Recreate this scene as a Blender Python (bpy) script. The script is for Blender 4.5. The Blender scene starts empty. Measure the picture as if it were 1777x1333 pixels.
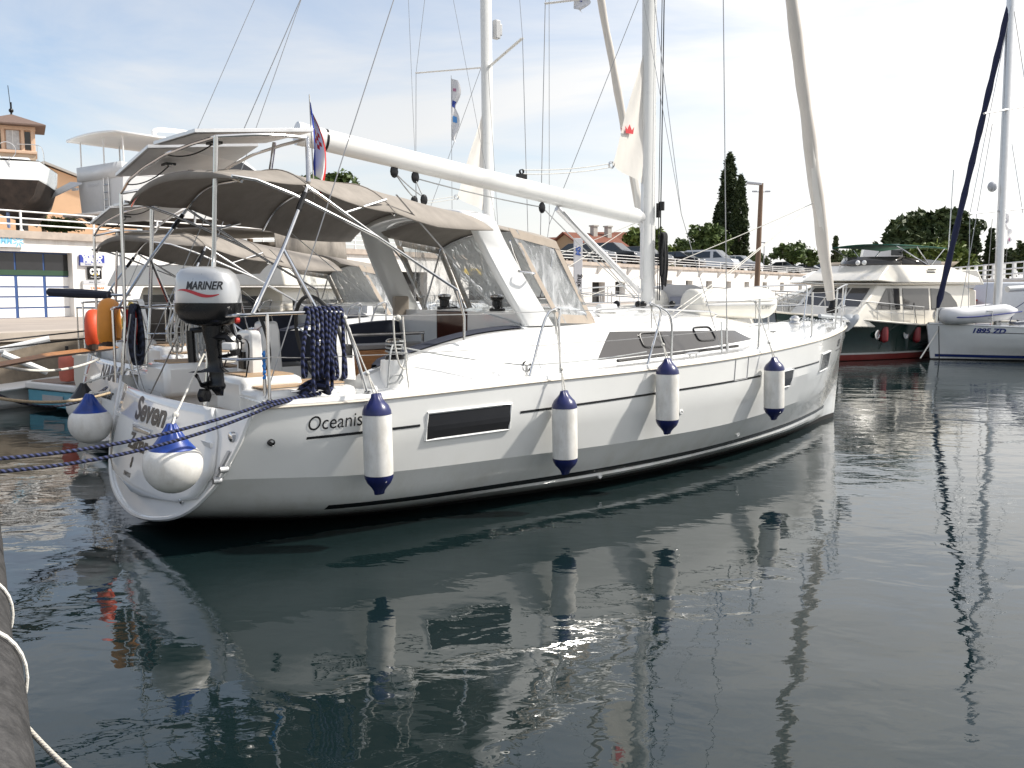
import bpy, bmesh, math, random
from math import sin, cos, pi, radians, sqrt
from mathutils import Vector, Matrix
random.seed(7)
scene = bpy.context.scene
# ------------------------------------------------------------------ camera
CAMH, PITCH, FPX, IW, IH = 2.26, .1027, 1600., 1777., 1333.
cam = bpy.data.cameras.new('camera'); cam.sensor_width = 36; cam.lens = FPX/IW*36
cam.clip_start = .1; cam.clip_end = 3000
camo = bpy.data.objects.new('camera', cam); scene.collection.objects.link(camo)
camo.location = (0, 0, CAMH); camo.rotation_euler = (pi/2-PITCH, 0, 0); scene.camera = camo
# ------------------------------------------------------------------ sky, sun, exposure
SUN_AZ, SUN_EL = radians(6), radians(45)
SKY_STRENGTH, SUN_STRENGTH, EXPOSURE = .107, 3.3, .79
sd = Vector((cos(SUN_AZ)*cos(SUN_EL), sin(SUN_AZ)*cos(SUN_EL), sin(SUN_EL)))
world = bpy.data.worlds.new('World'); scene.world = world; world.use_nodes = True
nt = world.node_tree; nt.nodes.clear()
def N(t, kind, **kw):
    n = t.nodes.new(kind)
    for k, v in kw.items():
        if hasattr(n, k): setattr(n, k, v)
    return n
out = N(nt, 'ShaderNodeOutputWorld'); bg = N(nt, 'ShaderNodeBackground'); bg.inputs[1].default_value = SKY_STRENGTH
sky = N(nt, 'ShaderNodeTexSky', sky_type='NISHITA'); sky.sun_disc = False
sky.sun_elevation = SUN_EL; sky.sun_rotation = pi/2-SUN_AZ; sky.air_density = 1.0; sky.dust_density = 1.2; sky.ozone_density = 1.5
tc = N(nt, 'ShaderNodeTexCoord'); mp = N(nt, 'ShaderNodeMapping')
mp.inputs['Rotation'].default_value = (.12, .35, .3); mp.inputs['Scale'].default_value = (1.1, 1.6, 5.2)
nz = N(nt, 'ShaderNodeTexNoise'); nz.inputs['Scale'].default_value = 1.5; nz.inputs['Detail'].default_value = 9; nz.inputs['Roughness'].default_value = .58; nz.inputs['Distortion'].default_value = .55
rp = N(nt, 'ShaderNodeValToRGB'); rp.color_ramp.elements[0].position = .38; rp.color_ramp.elements[1].position = .64
rp.color_ramp.elements[0].color = (.42, .42, .42, 1); rp.color_ramp.elements[1].color = (1, 1, 1, 1)
# haze of thin cloud is thicker towards the sun's side (east)
sep = N(nt, 'ShaderNodeSeparateXYZ'); mr = N(nt, 'ShaderNodeMapRange')
mr.inputs['From Min'].default_value = -.25; mr.inputs['From Max'].default_value = .45; mr.inputs['To Min'].default_value = -.34; mr.inputs['To Max'].default_value = .1
ad = N(nt, 'ShaderNodeMath', operation='ADD'); ad.use_clamp = True
mixc = N(nt, 'ShaderNodeMix', data_type='RGBA')
nt.links.new(tc.outputs['Generated'], mp.inputs[0]); nt.links.new(mp.outputs[0], nz.inputs['Vector'])
nt.links.new(nz.outputs['Fac'], rp.inputs[0]); nt.links.new(tc.outputs['Generated'], sep.inputs[0])
nt.links.new(sep.outputs['X'], mr.inputs['Value']); nt.links.new(rp.outputs[0], ad.inputs[0]); nt.links.new(mr.outputs[0], ad.inputs[1])
mr_h = N(nt, 'ShaderNodeMapRange'); mr_h.inputs['From Min'].default_value = .0; mr_h.inputs['From Max'].default_value = .22; mr_h.inputs['To Min'].default_value = .4; mr_h.inputs['To Max'].default_value = 0.
ad2 = N(nt, 'ShaderNodeMath', operation='ADD'); ad2.use_clamp = True
nt.links.new(sep.outputs['Z'], mr_h.inputs['Value']); nt.links.new(ad.outputs[0], ad2.inputs[0]); nt.links.new(mr_h.outputs[0], ad2.inputs[1]); nt.links.new(ad2.outputs[0], mixc.inputs[0]); nt.links.new(sky.outputs[0], mixc.inputs[6])
gl = N(nt, 'ShaderNodeMapRange'); gl.inputs['From Min'].default_value = -.1; gl.inputs['From Max'].default_value = .6; gl.inputs['To Min'].default_value = .97; gl.inputs['To Max'].default_value = 1.42
gv = N(nt, 'ShaderNodeVectorMath', operation='SCALE'); gv.inputs[0].default_value = (5.3, 5.2, 5.05)
nt.links.new(sep.outputs['X'], gl.inputs['Value']); nt.links.new(gl.outputs[0], gv.inputs['Scale']); nt.links.new(gv.outputs[0], mixc.inputs[7])
nt.links.new(mixc.outputs[2], bg.inputs[0]); nt.links.new(bg.outputs[0], out.inputs[0])
sun = bpy.data.lights.new('sun', 'SUN'); sun.energy = SUN_STRENGTH; sun.angle = radians(2.2); sun.color = (1, .95, .87)
suno = bpy.data.objects.new('sun', sun); scene.collection.objects.link(suno)
suno.rotation_euler = (-sd).to_track_quat('-Z', 'Y').to_euler(); suno.location = (30, 10, 40)
vs = scene.view_settings; vs.view_transform = 'Standard'; vs.look = 'None'; vs.exposure = EXPOSURE; vs.gamma = 1; vs.use_curve_mapping = False
scene.cycles.max_bounces = 10; scene.cycles.transparent_max_bounces = 16; scene.cycles.caustics_reflective = False; scene.cycles.caustics_refractive = False

# ------------------------------------------------------------------ measured frames: camera rays, the yacht's own axes
CP, SP = cos(PITCH), sin(PITCH)
def ray(px, py):
    x = (px-IW/2)/FPX; y = -(py-IH/2)/FPX
    return Vector((x, CP+y*SP, -SP+y*CP))
O = Vector((0, 0, CAMH))
BX, BY, BA = -3.43, 8.82, radians(39.2)
FW = Vector((cos(BA), sin(BA), 0)); SB = Vector((sin(BA), -cos(BA), 0)); BO = Vector((BX, BY, 0))
def WB(u, v, z): return BO+FW*u+SB*v+Vector((0, 0, z))          # yacht frame (forward, starboard, up) to world
def loc(P): d = P-BO; return Vector((d.dot(FW), d.dot(SB), d.z))
OL = loc(O)
def _dl(px, py): d = ray(px, py); return Vector((d.dot(FW), d.dot(SB), d.z))
def PV(px, py, v): d = _dl(px, py); return OL+d*((v-OL.y)/d.y)
def PU(px, py, u): d = _dl(px, py); return OL+d*((u-OL.x)/d.x)
def PZ(px, py, z): d = _dl(px, py); return OL+d*((z-OL.z)/d.z)
def D(px, py, Y): d = ray(px, py); return O+d*(Y/d.y)             # world point at distance Y
def DZ(px, py, z): d = ray(px, py); return O+d*((z-CAMH)/d.z)

# ------------------------------------------------------------------ materials
MATS = {}
def mat(name, col, rough=.5, metal=0., var=.05, scale=6., bump=0., bscale=40., coat=0., spec=.5, stretch=None, sheen=0.):
    if name in MATS: return MATS[name]
    m = bpy.data.materials.new(name); m.use_nodes = True; t = m.node_tree
    b = t.nodes['Principled BSDF']
    b.inputs['Base Color'].default_value = (*col, 1); b.inputs['Roughness'].default_value = rough; b.inputs['Metallic'].default_value = metal
    b.inputs['Coat Weight'].default_value = coat; b.inputs['Coat Roughness'].default_value = .05; b.inputs['Specular IOR Level'].default_value = spec
    co = N(t, 'ShaderNodeTexCoord'); v = co.outputs['Object']
    if stretch:
        mpn = N(t, 'ShaderNodeMapping'); mpn.inputs['Scale'].default_value = stretch; t.links.new(v, mpn.inputs[0]); v = mpn.outputs[0]
    if var:
        n = N(t, 'ShaderNodeTexNoise'); n.inputs['Scale'].default_value = scale; n.inputs['Detail'].default_value = 6; n.inputs['Roughness'].default_value = .62
        t.links.new(v, n.inputs['Vector'])
        r = N(t, 'ShaderNodeValToRGB'); r.color_ramp.elements[0].position = .3; r.color_ramp.elements[1].position = .7
        r.color_ramp.elements[0].color = (*[c*(1-var) for c in col], 1); r.color_ramp.elements[1].color = (*[min(1, c*(1+var)) for c in col], 1)
        t.links.new(n.outputs['Fac'], r.inputs[0]); t.links.new(r.outputs[0], b.inputs['Base Color'])
        q = N(t, 'ShaderNodeMapRange'); q.inputs['To Min'].default_value = max(.02, rough*.8); q.inputs['To Max'].default_value = min(1, rough*1.25)
        t.links.new(n.outputs['Fac'], q.inputs['Value']); t.links.new(q.outputs[0], b.inputs['Roughness'])
    if bump:
        n2 = N(t, 'ShaderNodeTexNoise'); n2.inputs['Scale'].default_value = bscale; n2.inputs['Detail'].default_value = 4
        t.links.new(v, n2.inputs['Vector'])
        bp = N(t, 'ShaderNodeBump'); bp.inputs['Strength'].default_value = 1; bp.inputs['Distance'].default_value = bump
        t.links.new(n2.outputs['Fac'], bp.inputs['Height']); t.links.new(bp.outputs[0], b.inputs['Normal'])
    MATS[name] = m; return m
def wave_mat(name, c1, c2, rough, scale, direction='X', bump=.003, sharp=(.42, .58), dist=0., var=0.):
    """stripes: planks, rope twist, corrugation"""
    if name in MATS: return MATS[name]
    m = bpy.data.materials.new(name); m.use_nodes = True; t = m.node_tree; b = t.nodes['Principled BSDF']; b.inputs['Roughness'].default_value = rough
    co = N(t, 'ShaderNodeTexCoord'); w = N(t, 'ShaderNodeTexWave', wave_type='BANDS', bands_direction=direction)
    w.inputs['Scale'].default_value = scale; w.inputs['Distortion'].default_value = dist; w.inputs['Detail'].default_value = 1
    r = N(t, 'ShaderNodeValToRGB'); r.color_ramp.elements[0].position = sharp[0]; r.color_ramp.elements[1].position = sharp[1]
    r.color_ramp.elements[0].color = (*c1, 1); r.color_ramp.elements[1].color = (*c2, 1)
    t.links.new(co.outputs['Object'], w.inputs['Vector']); t.links.new(w.outputs['Fac'], r.inputs[0])
    if var:
        n = N(t, 'ShaderNodeTexNoise'); n.inputs['Scale'].default_value = 9; n.inputs['Detail'].default_value = 7; t.links.new(co.outputs['Object'], n.inputs['Vector'])
        hs = N(t, 'ShaderNodeHueSaturation'); mrr = N(t, 'ShaderNodeMapRange'); mrr.inputs['To Min'].default_value = 1-var; mrr.inputs['To Max'].default_value = 1+var
        t.links.new(n.outputs['Fac'], mrr.inputs['Value']); t.links.new(mrr.outputs[0], hs.inputs['Value']); t.links.new(r.outputs[0], hs.inputs['Color']); t.links.new(hs.outputs[0], b.inputs['Base Color'])
    else: t.links.new(r.outputs[0], b.inputs['Base Color'])
    if bump:
        bp = N(t, 'ShaderNodeBump'); bp.inputs['Distance'].default_value = bump; t.links.new(w.outputs['Fac'], bp.inputs['Height']); t.links.new(bp.outputs[0], b.inputs['Normal'])
    MATS[name] = m; return m
def clear_mat(name, tint=(.85, .87, .88), haze=.42, crease=.03):
    if name in MATS: return MATS[name]
    m = bpy.data.materials.new(name); m.use_nodes = True; t = m.node_tree; t.nodes.clear()
    o = N(t, 'ShaderNodeOutputMaterial'); tr = N(t, 'ShaderNodeBsdfTransparent'); tr.inputs[0].default_value = (*tint, 1)
    b = N(t, 'ShaderNodeBsdfPrincipled'); b.inputs['Base Color'].default_value = (.6, .61, .62, 1); b.inputs['Roughness'].default_value = .12
    co = N(t, 'ShaderNodeTexCoord'); mpn = N(t, 'ShaderNodeMapping'); mpn.inputs['Scale'].default_value = (1, 1, .3); mpn.inputs['Rotation'].default_value = (.5, .6, .3)
    n = N(t, 'ShaderNodeTexNoise'); n.inputs['Scale'].default_value = 7; n.inputs['Detail'].default_value = 5; n.inputs['Distortion'].default_value = 1.5
    t.links.new(co.outputs['Object'], mpn.inputs[0]); t.links.new(mpn.outputs[0], n.inputs['Vector'])
    bp = N(t, 'ShaderNodeBump'); bp.inputs['Distance'].default_value = crease; t.links.new(n.outputs['Fac'], bp.inputs['Height']); t.links.new(bp.outputs[0], b.inputs['Normal'])
    lw = N(t, 'ShaderNodeFresnel'); lw.inputs[0].default_value = 1.5; t.links.new(bp.outputs[0], lw.inputs['Normal'])
    mq = N(t, 'ShaderNodeMath', operation='ADD'); mq.use_clamp = True
    mr2 = N(t, 'ShaderNodeMapRange'); mr2.inputs['From Min'].default_value = .45; mr2.inputs['From Max'].default_value = .72; mr2.inputs['To Min'].default_value = haze*.35; mr2.inputs['To Max'].default_value = haze*1.7
    t.links.new(n.outputs['Fac'], mr2.inputs['Value']); t.links.new(lw.outputs[0], mq.inputs[0]); t.links.new(mr2.outputs[0], mq.inputs[1])
    mx = N(t, 'ShaderNodeMixShader'); t.links.new(mq.outputs[0], mx.inputs[0]); t.links.new(tr.outputs[0], mx.inputs[1]); t.links.new(b.outputs[0], mx.inputs[2]); t.links.new(mx.outputs[0], o.inputs[0])
    MATS[name] = m; return m
GEL = mat('gelcoat_white', (.80, .80, .785), .12, var=.02, scale=3, coat=.6)
HULLW = mat('hull_gelcoat', (.79, .79, .77), .10, var=.025, scale=2, coat=.7, bump=.0012, bscale=2.2)
def add_stain(m, z0, z1, col, amt, stretch):
    """runs of dirt that gather above the waterline or under an edge"""
    t = m.node_tree; b = t.nodes['Principled BSDF']; src = b.inputs['Base Color'].links[0].from_socket
    co = N(t, 'ShaderNodeTexCoord'); mpn = N(t, 'ShaderNodeMapping'); mpn.inputs['Scale'].default_value = stretch; n = N(t, 'ShaderNodeTexNoise'); n.inputs['Scale'].default_value = 3.; n.inputs['Detail'].default_value = 8; n.inputs['Roughness'].default_value = .7
    sx = N(t, 'ShaderNodeSeparateXYZ'); r = N(t, 'ShaderNodeMapRange'); r.inputs['From Min'].default_value = z0; r.inputs['From Max'].default_value = z1
    q = N(t, 'ShaderNodeMapRange'); q.inputs['From Min'].default_value = .45; q.inputs['From Max'].default_value = .7; q.inputs['To Max'].default_value = amt
    mu = N(t, 'ShaderNodeMath', operation='MULTIPLY'); mx = N(t, 'ShaderNodeMix', data_type='RGBA'); mx.inputs[7].default_value = (*col, 1)
    t.links.new(co.outputs['Object'], mpn.inputs[0]); t.links.new(mpn.outputs[0], n.inputs['Vector']); t.links.new(co.outputs['Object'], sx.inputs[0]); t.links.new(sx.outputs['Z'], r.inputs['Value']); t.links.new(n.outputs['Fac'], q.inputs['Value'])
    t.links.new(r.outputs[0], mu.inputs[0]); t.links.new(q.outputs[0], mu.inputs[1]); t.links.new(mu.outputs[0], mx.inputs[0]); t.links.new(src, mx.inputs[6]); t.links.new(mx.outputs[2], b.inputs['Base Color'])
add_stain(HULLW, .75, .1, (.45, .40, .28), .45, (1.5, 1.5, .25))
DECKW = mat('deck_nonslip', (.78, .78, .76), .45, var=.03, scale=5, bump=.0006, bscale=300)
GREYG = mat('gelcoat_grey', (.50, .50, .50), .3, var=.04)
BLACKP = mat('black_plastic', (.008, .008, .009), .26, var=.15, spec=.35)
ANTIF = mat('antifouling_black', (.02, .018, .017), .55, var=.4, scale=7)
STRIPE = mat('stripe_black', (.015, .016, .018), .2)
STEEL = mat('stainless_steel', (.62, .62, .62), .16, metal=1, var=.05)
WIRE = mat('wire_rope', (.36, .36, .36), .35, metal=.7, var=.1)
ALU = mat('anodised_aluminium', (.68, .68, .68), .35, metal=.6, var=.05)
MASTW = mat('mast_paint', (.74, .74, .72), .28, var=.03, scale=4)
CANVAS = mat('taupe_canvas', (.29, .262, .232), .85, var=.12, scale=5, bump=.012, bscale=4.5, spec=.15, stretch=(1.6, .5, 1))
CANVL = mat('light_taupe_canvas', (.42, .36, .30), .85, var=.08, scale=9, bump=.004, bscale=9, spec=.15)
NAVYC = mat('navy_cushion', (.022, .027, .045), .8, var=.12, scale=30, bump=.002, bscale=30)
GLASSD = mat('smoked_acrylic', (.055, .052, .05), .04, var=.05, coat=.5)
DARKW = mat('dark_pane', (.02, .02, .022), .06, var=.1)
TEAK = wave_mat('teak_deck', (.06, .04, .028), (.46, .32, .20), .6, 5.2, 'Y', .001, (.03, .09), var=.22)
VINYL = clear_mat('clear_vinyl')
SAILC = mat('sailcloth', (.62, .58, .53), .75, var=.06, scale=5, bump=.01, bscale=5, stretch=(1, 1, .25), spec=.2)
SAILW = mat('white_sailcloth', (.74, .71, .66), .7, var=.05, scale=5, bump=.008, bscale=4, stretch=(1, 1, .3), spec=.2)
ROPEW = mat('white_rope', (.62, .60, .55), .8, var=.25, scale=60, bump=.003, bscale=120)
ROPEN = mat('navy_rope_plain', (.016, .02, .05), .8, var=.5, scale=60, bump=.003, bscale=120)
ROPEG = mat('grey_rope', (.36, .37, .37), .8, var=.25, scale=60, bump=.003, bscale=120)
ROPEK = mat('black_rope', (.012, .012, .014), .8, var=.3, scale=60, bump=.003, bscale=120)
FENDW = mat('fender_vinyl', (.74, .725, .69), .42, var=.09, scale=7, bump=.0008, bscale=25)
add_stain(FENDW, -1, 0, (.42, .37, .29), .38, (3, 3, 1.2))
FENDB = mat('fender_navy', (.008, .013, .085), .3, var=.3, scale=6)
INK = mat('black_lettering', (.012, .012, .014), .3, var=0)
RED = mat('red_vinyl', (.55, .03, .02), .5, var=.1)
WOOD = mat('varnished_wood', (.32, .15, .06), .4, var=.25, scale=5, stretch=(1, 8, 8))

# ------------------------------------------------------------------ mesh helpers
class MB:
    def __init__(s): s.v = []; s.f = []
    def add(s, vs, fs):
        o = len(s.v); s.v += [tuple(p) for p in vs]; s.f += [[i+o for i in f] for f in fs]; return s
    def box(s, c, size, R=None, taper=1.):
        hx, hy, hz = [q/2 for q in size]; c = Vector(c); P = []
        for z in (-1, 1):
            k = taper if z > 0 else 1
            for x, y in ((-1, -1), (1, -1), (1, 1), (-1, 1)):
                q = Vector((x*hx*k, y*hy*k, z*hz)); P.append(c+(R @ q if R else q))
        return s.add(P, [(3, 2, 1, 0), (4, 5, 6, 7), (0, 1, 5, 4), (1, 2, 6, 5), (2, 3, 7, 6), (3, 0, 4, 7)])
    def hexa(s, P): return s.add(P, [(3, 2, 1, 0), (4, 5, 6, 7), (0, 1, 5, 4), (1, 2, 6, 5), (2, 3, 7, 6), (3, 0, 4, 7)])
    def tube(s, pts, r, n=8, cap=True, flat=1.):
        pts = [Vector(p) for p in pts]; m = len(pts); rs = r if isinstance(r, (list, tuple)) else [r]*m
        tan = []
        for i in range(m):
            d = (pts[min(i+1, m-1)]-pts[max(i-1, 0)]); tan.append(d.normalized() if d.length > 1e-9 else Vector((0, 0, 1)))
        a = Vector((0, 0, 1)) if abs(tan[0].z) < .9 else Vector((1, 0, 0))
        x = tan[0].cross(a).normalized(); rows = []
        for i in range(m):
            x = (x-tan[i]*x.dot(tan[i]))
            x = x.normalized() if x.length > 1e-6 else tan[i].orthogonal().normalized()
            y = tan[i].cross(x)
            rows.append([pts[i]+(x*cos(2*pi*k/n)+y*sin(2*pi*k/n)*flat)*rs[i] for k in range(n)])
        s.loft(rows, closed=True)
        if cap:
            o = len(s.v)-n*m; s.f.append([o+k for k in range(n)][::-1]); s.f.append([o+n*(m-1)+k for k in range(n)])
        return s
    def loft(s, rows, closed=False):
        n = len(rows[0]); o = len(s.v)
        for r in rows: s.v += [tuple(p) for p in r]
        for i in range(len(rows)-1):
            for k in range(n if closed else n-1):
                a = o+i*n+k; b = o+i*n+(k+1) % n; s.f.append([a, b, b+n, a+n])
        return s
    def lathe(s, prof, c=(0, 0, 0), n=20, R=None):
        c = Vector(c); rows = []
        for r, z in prof:
            rows.append([c+((R @ Vector((r*cos(2*pi*k/n), r*sin(2*pi*k/n), z))) if R else Vector((r*cos(2*pi*k/n), r*sin(2*pi*k/n), z))) for k in range(n)])
        return s.loft(rows, closed=True)
    def ball(s, c, r, n=14, m=8, sc=(1, 1, 1)):
        prof = [(r*sin(pi*i/m), -r*cos(pi*i/m)) for i in range(m+1)]; prof[0] = (1e-4, -r); prof[-1] = (1e-4, r)
        o = len(s.v); s.lathe(prof, (0, 0, 0), n)
        for i in range(o, len(s.v)): q = s.v[i]; s.v[i] = (c[0]+q[0]*sc[0], c[1]+q[1]*sc[1], c[2]+q[2]*sc[2])
        return s
    def prism(s, poly, off):
        off = Vector(off); P = [Vector(p) for p in poly]; n = len(P)
        return s.add(P+[p+off for p in P], [list(range(n))[::-1], list(range(n, 2*n))]+[(i, (i+1) % n, (i+1) % n+n, i+n) for i in range(n)])
    def quad(s, *P): return s.add(P, [list(range(len(P)))])
    def torus(s, c, R, r, ax, n=32, m=8, a0=0, a1=2*pi):
        ax = Vector(ax).normalized(); x = ax.orthogonal().normalized(); y = ax.cross(x); c = Vector(c)
        full = abs(a1-a0-2*pi) < 1e-6
        return s.tube([c+(x*cos(a0+(a1-a0)*i/n)+y*sin(a0+(a1-a0)*i/n))*R for i in range(n+1)], r, m, cap=not full)
    def build(s, name, m, parent=None, uv=False, smooth=32, bevel=0., solid=0., flip=False):
        me = bpy.data.meshes.new(name)
        vv = [(p[0], -p[1], p[2]) for p in s.v] if flip else s.v
        me.from_pydata(vv, [], s.f); me.update()
        bm = bmesh.new(); bm.from_mesh(me); bmesh.ops.remove_doubles(bm, verts=bm.verts, dist=1e-5); bmesh.ops.recalc_face_normals(bm, faces=bm.faces); bm.to_mesh(me); bm.free()
        me.materials.append(m)
        if smooth:
            me.polygons.foreach_set('use_smooth', [True]*len(me.polygons)); me.set_sharp_from_angle(angle=radians(smooth))
        o = bpy.data.objects.new(name, me); scene.collection.objects.link(o)
        if parent: o.parent = parent
        if solid:
            md = o.modifiers.new('solid', 'SOLIDIFY'); md.thickness = solid; md.offset = 0
        if bevel:
            md = o.modifiers.new('bevel', 'BEVEL'); md.width = bevel; md.segments = 2; md.limit_method = 'ANGLE'; md.angle_limit = radians(40)
        return o
class YB(MB):
    """a mesh written in yacht axes (forward, starboard, up)"""
    def build(s, name, m, parent=None, **k): return MB.build(s, name, m, parent, flip=True, **k)
def tag(o, label=None, cat=None, group=None, kind=None):
    if label: o['label'] = label
    if cat: o['category'] = cat
    if group: o['group'] = group
    if kind: o['kind'] = kind
    return o
def thing(name, label, cat, at=(0, 0, 0), rz=0., group=None):
    o = bpy.data.objects.new(name, None); o.empty_display_size = .2; scene.collection.objects.link(o)
    o.location = at; o.rotation_euler = (0, 0, rz); return tag(o, label, cat, group)
def catmull(P, k=6, closed=False):
    P = [Vector(p) for p in P]; n = len(P); outp = []
    for i in range(n if closed else n-1):
        p1, p2 = P[i], P[(i+1) % n]
        p0 = P[(i-1) % n] if (closed or i > 0) else p1*2-p2
        p3 = P[(i+2) % n] if (closed or i+2 < n) else p2*2-p1
        for j in range(k):
            t = j/k; outp.append(((p1*2)+(p2-p0)*t+(p0*2-p1*5+p2*4-p3)*t*t+(p1*3-p0-p2*3+p3)*t**3)*.5)
    if not closed: outp.append(P[-1])
    return outp
def interp(x, xs, ys):
    if x <= xs[0]: return ys[0]
    for i in range(len(xs)-1):
        if x <= xs[i+1]: return ys[i]+(ys[i+1]-ys[i])*(x-xs[i])/(xs[i+1]-xs[i])
    return ys[-1]
def cinterp(x, xs, ys):
    """smooth interpolation through the stations"""
    n = len(xs)
    if x <= xs[0]: return ys[0]
    if x >= xs[-1]: return ys[-1]
    i = max(k for k in range(n-1) if xs[k] <= x); h = xs[i+1]-xs[i]; t = (x-xs[i])/h
    def sl(k):
        if k == 0: return (ys[1]-ys[0])/(xs[1]-xs[0])
        if k == n-1: return (ys[-1]-ys[-2])/(xs[-1]-xs[-2])
        return (ys[k+1]-ys[k-1])/(xs[k+1]-xs[k-1])
    m0, m1 = sl(i)*h, sl(i+1)*h
    return (2*t**3-3*t*t+1)*ys[i]+(t**3-2*t*t+t)*m0+(-2*t**3+3*t*t)*ys[i+1]+(t**3-t*t)*m1
def sag(a, b, d, n=14):
    a, b = Vector(a), Vector(b)
    return [a.lerp(b, i/n)-Vector((0, 0, 4*d*(i/n)*(1-i/n))) for i in range(n+1)]
def text(body, fn, m, name, parent, size=1., bold=0., width=1., shear=0., align='CENTER', thick=.0, space=1.):
    """lettering as a mesh; fn maps glyph x, y (and height) to the place it is stuck on"""
    c = bpy.data.curves.new('lettering', 'FONT'); c.body = body; c.size = size; c.align_x = align; c.align_y = 'CENTER'; c.offset = bold; c.shear = shear; c.space_character = space; c.resolution_u = 4
    o = bpy.data.objects.new('lettering', c); scene.collection.objects.link(o)
    dg = bpy.context.evaluated_depsgraph_get(); dg.update()
    me = bpy.data.meshes.new_from_object(o.evaluated_get(dg)); bpy.data.objects.remove(o)
    me.name = name
    for v in me.vertices: v.co = Vector(fn(v.co.x*width, v.co.y))
    me.materials.clear(); me.materials.append(m)
    for p in me.polygons: p.material_index = 0
    o = bpy.data.objects.new(name, me); scene.collection.objects.link(o)
    if parent: o.parent = parent
    return o
def plane_fn(c, x, y):
    c, x, y = Vector(c), Vector(x).normalized(), Vector(y).normalized()
    return lambda a, b: c+x*a+y*b
def flipfn(f):
    def g(a, b): p = f(a, b); return (p[0], -p[1], p[2])
    return g
# ------------------------------------------------------------------ hull lines (stations along the boat, half breadth and height down the section)
ST = [0, 1.2, 3, 4.6, 6.4, 8.6, 10.2, 11.2, 11.85]
SV = [[1.79, 1.70, 1.53, 1.16, .66, 0], [1.97, 1.93, 1.83, 1.60, 1.10, 0], [2.07, 2.05, 1.94, 1.71, 1.43, 0], [2.10, 2.07, 1.97, 1.75, 1.54, 0], [2.02, 1.99, 1.88, 1.63, 1.40, 0],
      [1.64, 1.58, 1.42, 1.16, 1.0, 0], [1.05, .98, .83, .64, .54, 0], [.53, .46, .35, .24, .18, 0], [.035, .03, .025, .022, .02, 0]]
SZ = [[1.29, 1.0, .66, .35, .19, .12], [1.305, .98, .60, .28, .08, -.15], [1.355, .98, .58, .26, .08, -.4], [1.39, .98, .57, .25, .08, -.5], [1.445, 1.0, .59, .27, .08, -.5],
      [1.545, 1.08, .66, .28, .08, -.45], [1.61, 1.15, .70, .30, .08, -.4], [1.65, 1.2, .72, .30, .08, -.35], [1.67, 1.2, .72, .30, .08, -.3]]
def sec(u):
    return [(cinterp(u, ST, [r[j] for r in SV]), cinterp(u, ST, [r[j] for r in SZ])) for j in range(6)]
def shx(u, v, z):
    """rake of the transom and of the stem"""
    if u < 1.6: k = 1-u/1.6; return u+k*k*(-.1+.2*(v/1.9)**2+.25*(z-.7))
    if u > 10: k = (u-10)/1.85; return u+k*k*(.11*(z-.1)-.05)
    return u
def hv(u, z):
    P = secpts(max(0, min(11.85, u)))
    for i in range(len(P)-1):
        if P[i+1][1] <= z <= P[i][1]:
            t = (z-P[i][1])/(P[i+1][1]-P[i][1]); return P[i][0]+(P[i+1][0]-P[i][0])*t
    return P[0][0] if z > P[0][1] else 0
def sheer(u): return cinterp(u, ST, [r[0] for r in SZ])
def beam(u): return cinterp(u, ST, [r[0] for r in SV])
NU = 48
UU = [11.85*(i/NU) for i in range(NU+1)]
def secpts(u):
    s = sec(u); P = []
    for j in range(2):
        for k in range(3): t = k/3; P.append((s[j][0]+(s[j+1][0]-s[j][0])*t, s[j][1]+(s[j+1][1]-s[j][1])*t))
    c = [s[1] if u < .01 else (s[2][0]*2-s[3][0], s[2][1]*2-s[3][1]), s[2], s[3], s[4], s[5], (-s[4][0], s[4][1])]
    for j in range(1, 4):
        for k in range(4):
            t = k/4; q = []
            for d in (0, 1):
                p0, p1, p2, p3 = (c[j+m][d] for m in (-1, 0, 1, 2)); q.append(.5*(2*p1+(p2-p0)*t+(2*p0-5*p1+4*p2-p3)*t*t+(3*p1-p0-3*p2+p3)*t**3))
            P.append((max(0, q[0]), q[1]))
    P.append(s[5]); return P
def make_hull(root, white, anti, stripe):
    top, bot = YB(), YB()
    for sg in (1, -1):
        top.loft([[(shx(u, v, z), sg*v, z) for v, z in secpts(u)[:15]] for u in UU])
        bot.loft([[(shx(u, v, z), sg*v, z) for v, z in secpts(u)[14:]] for u in UU])
    h = top.build('hull', white, root, smooth=13)
    bot.build('antifouling', anti, h, smooth=30)
    return h
def hull_strip(u0, u1, zf, w, sg=1, off=.004, n=40):
    m = YB(); rows = []
    for i in range(n+1):
        u = u0+(u1-u0)*i/n; z = zf(u); rows.append([(shx(u, hv(u, zz), zz), sg*(hv(u, zz)+off), zz) for zz in [z+w/2-w*j/6 for j in range(7)]])
    return m.loft(rows)
def ut(v, z): return -.1+.2*(v/1.9)**2+.25*(z-.7)
def tw(z):
    s = [(a, b) for a, b in secpts(0)][::-1]
    for j in range(len(s)-1):
        if s[j][1] <= z <= s[j+1][1]: return s[j][0]+(s[j+1][0]-s[j][0])*(z-s[j][1])/(s[j+1][1]-s[j][1]+1e-9)
    return s[-1][0] if z > s[-1][1] else .01
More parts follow.
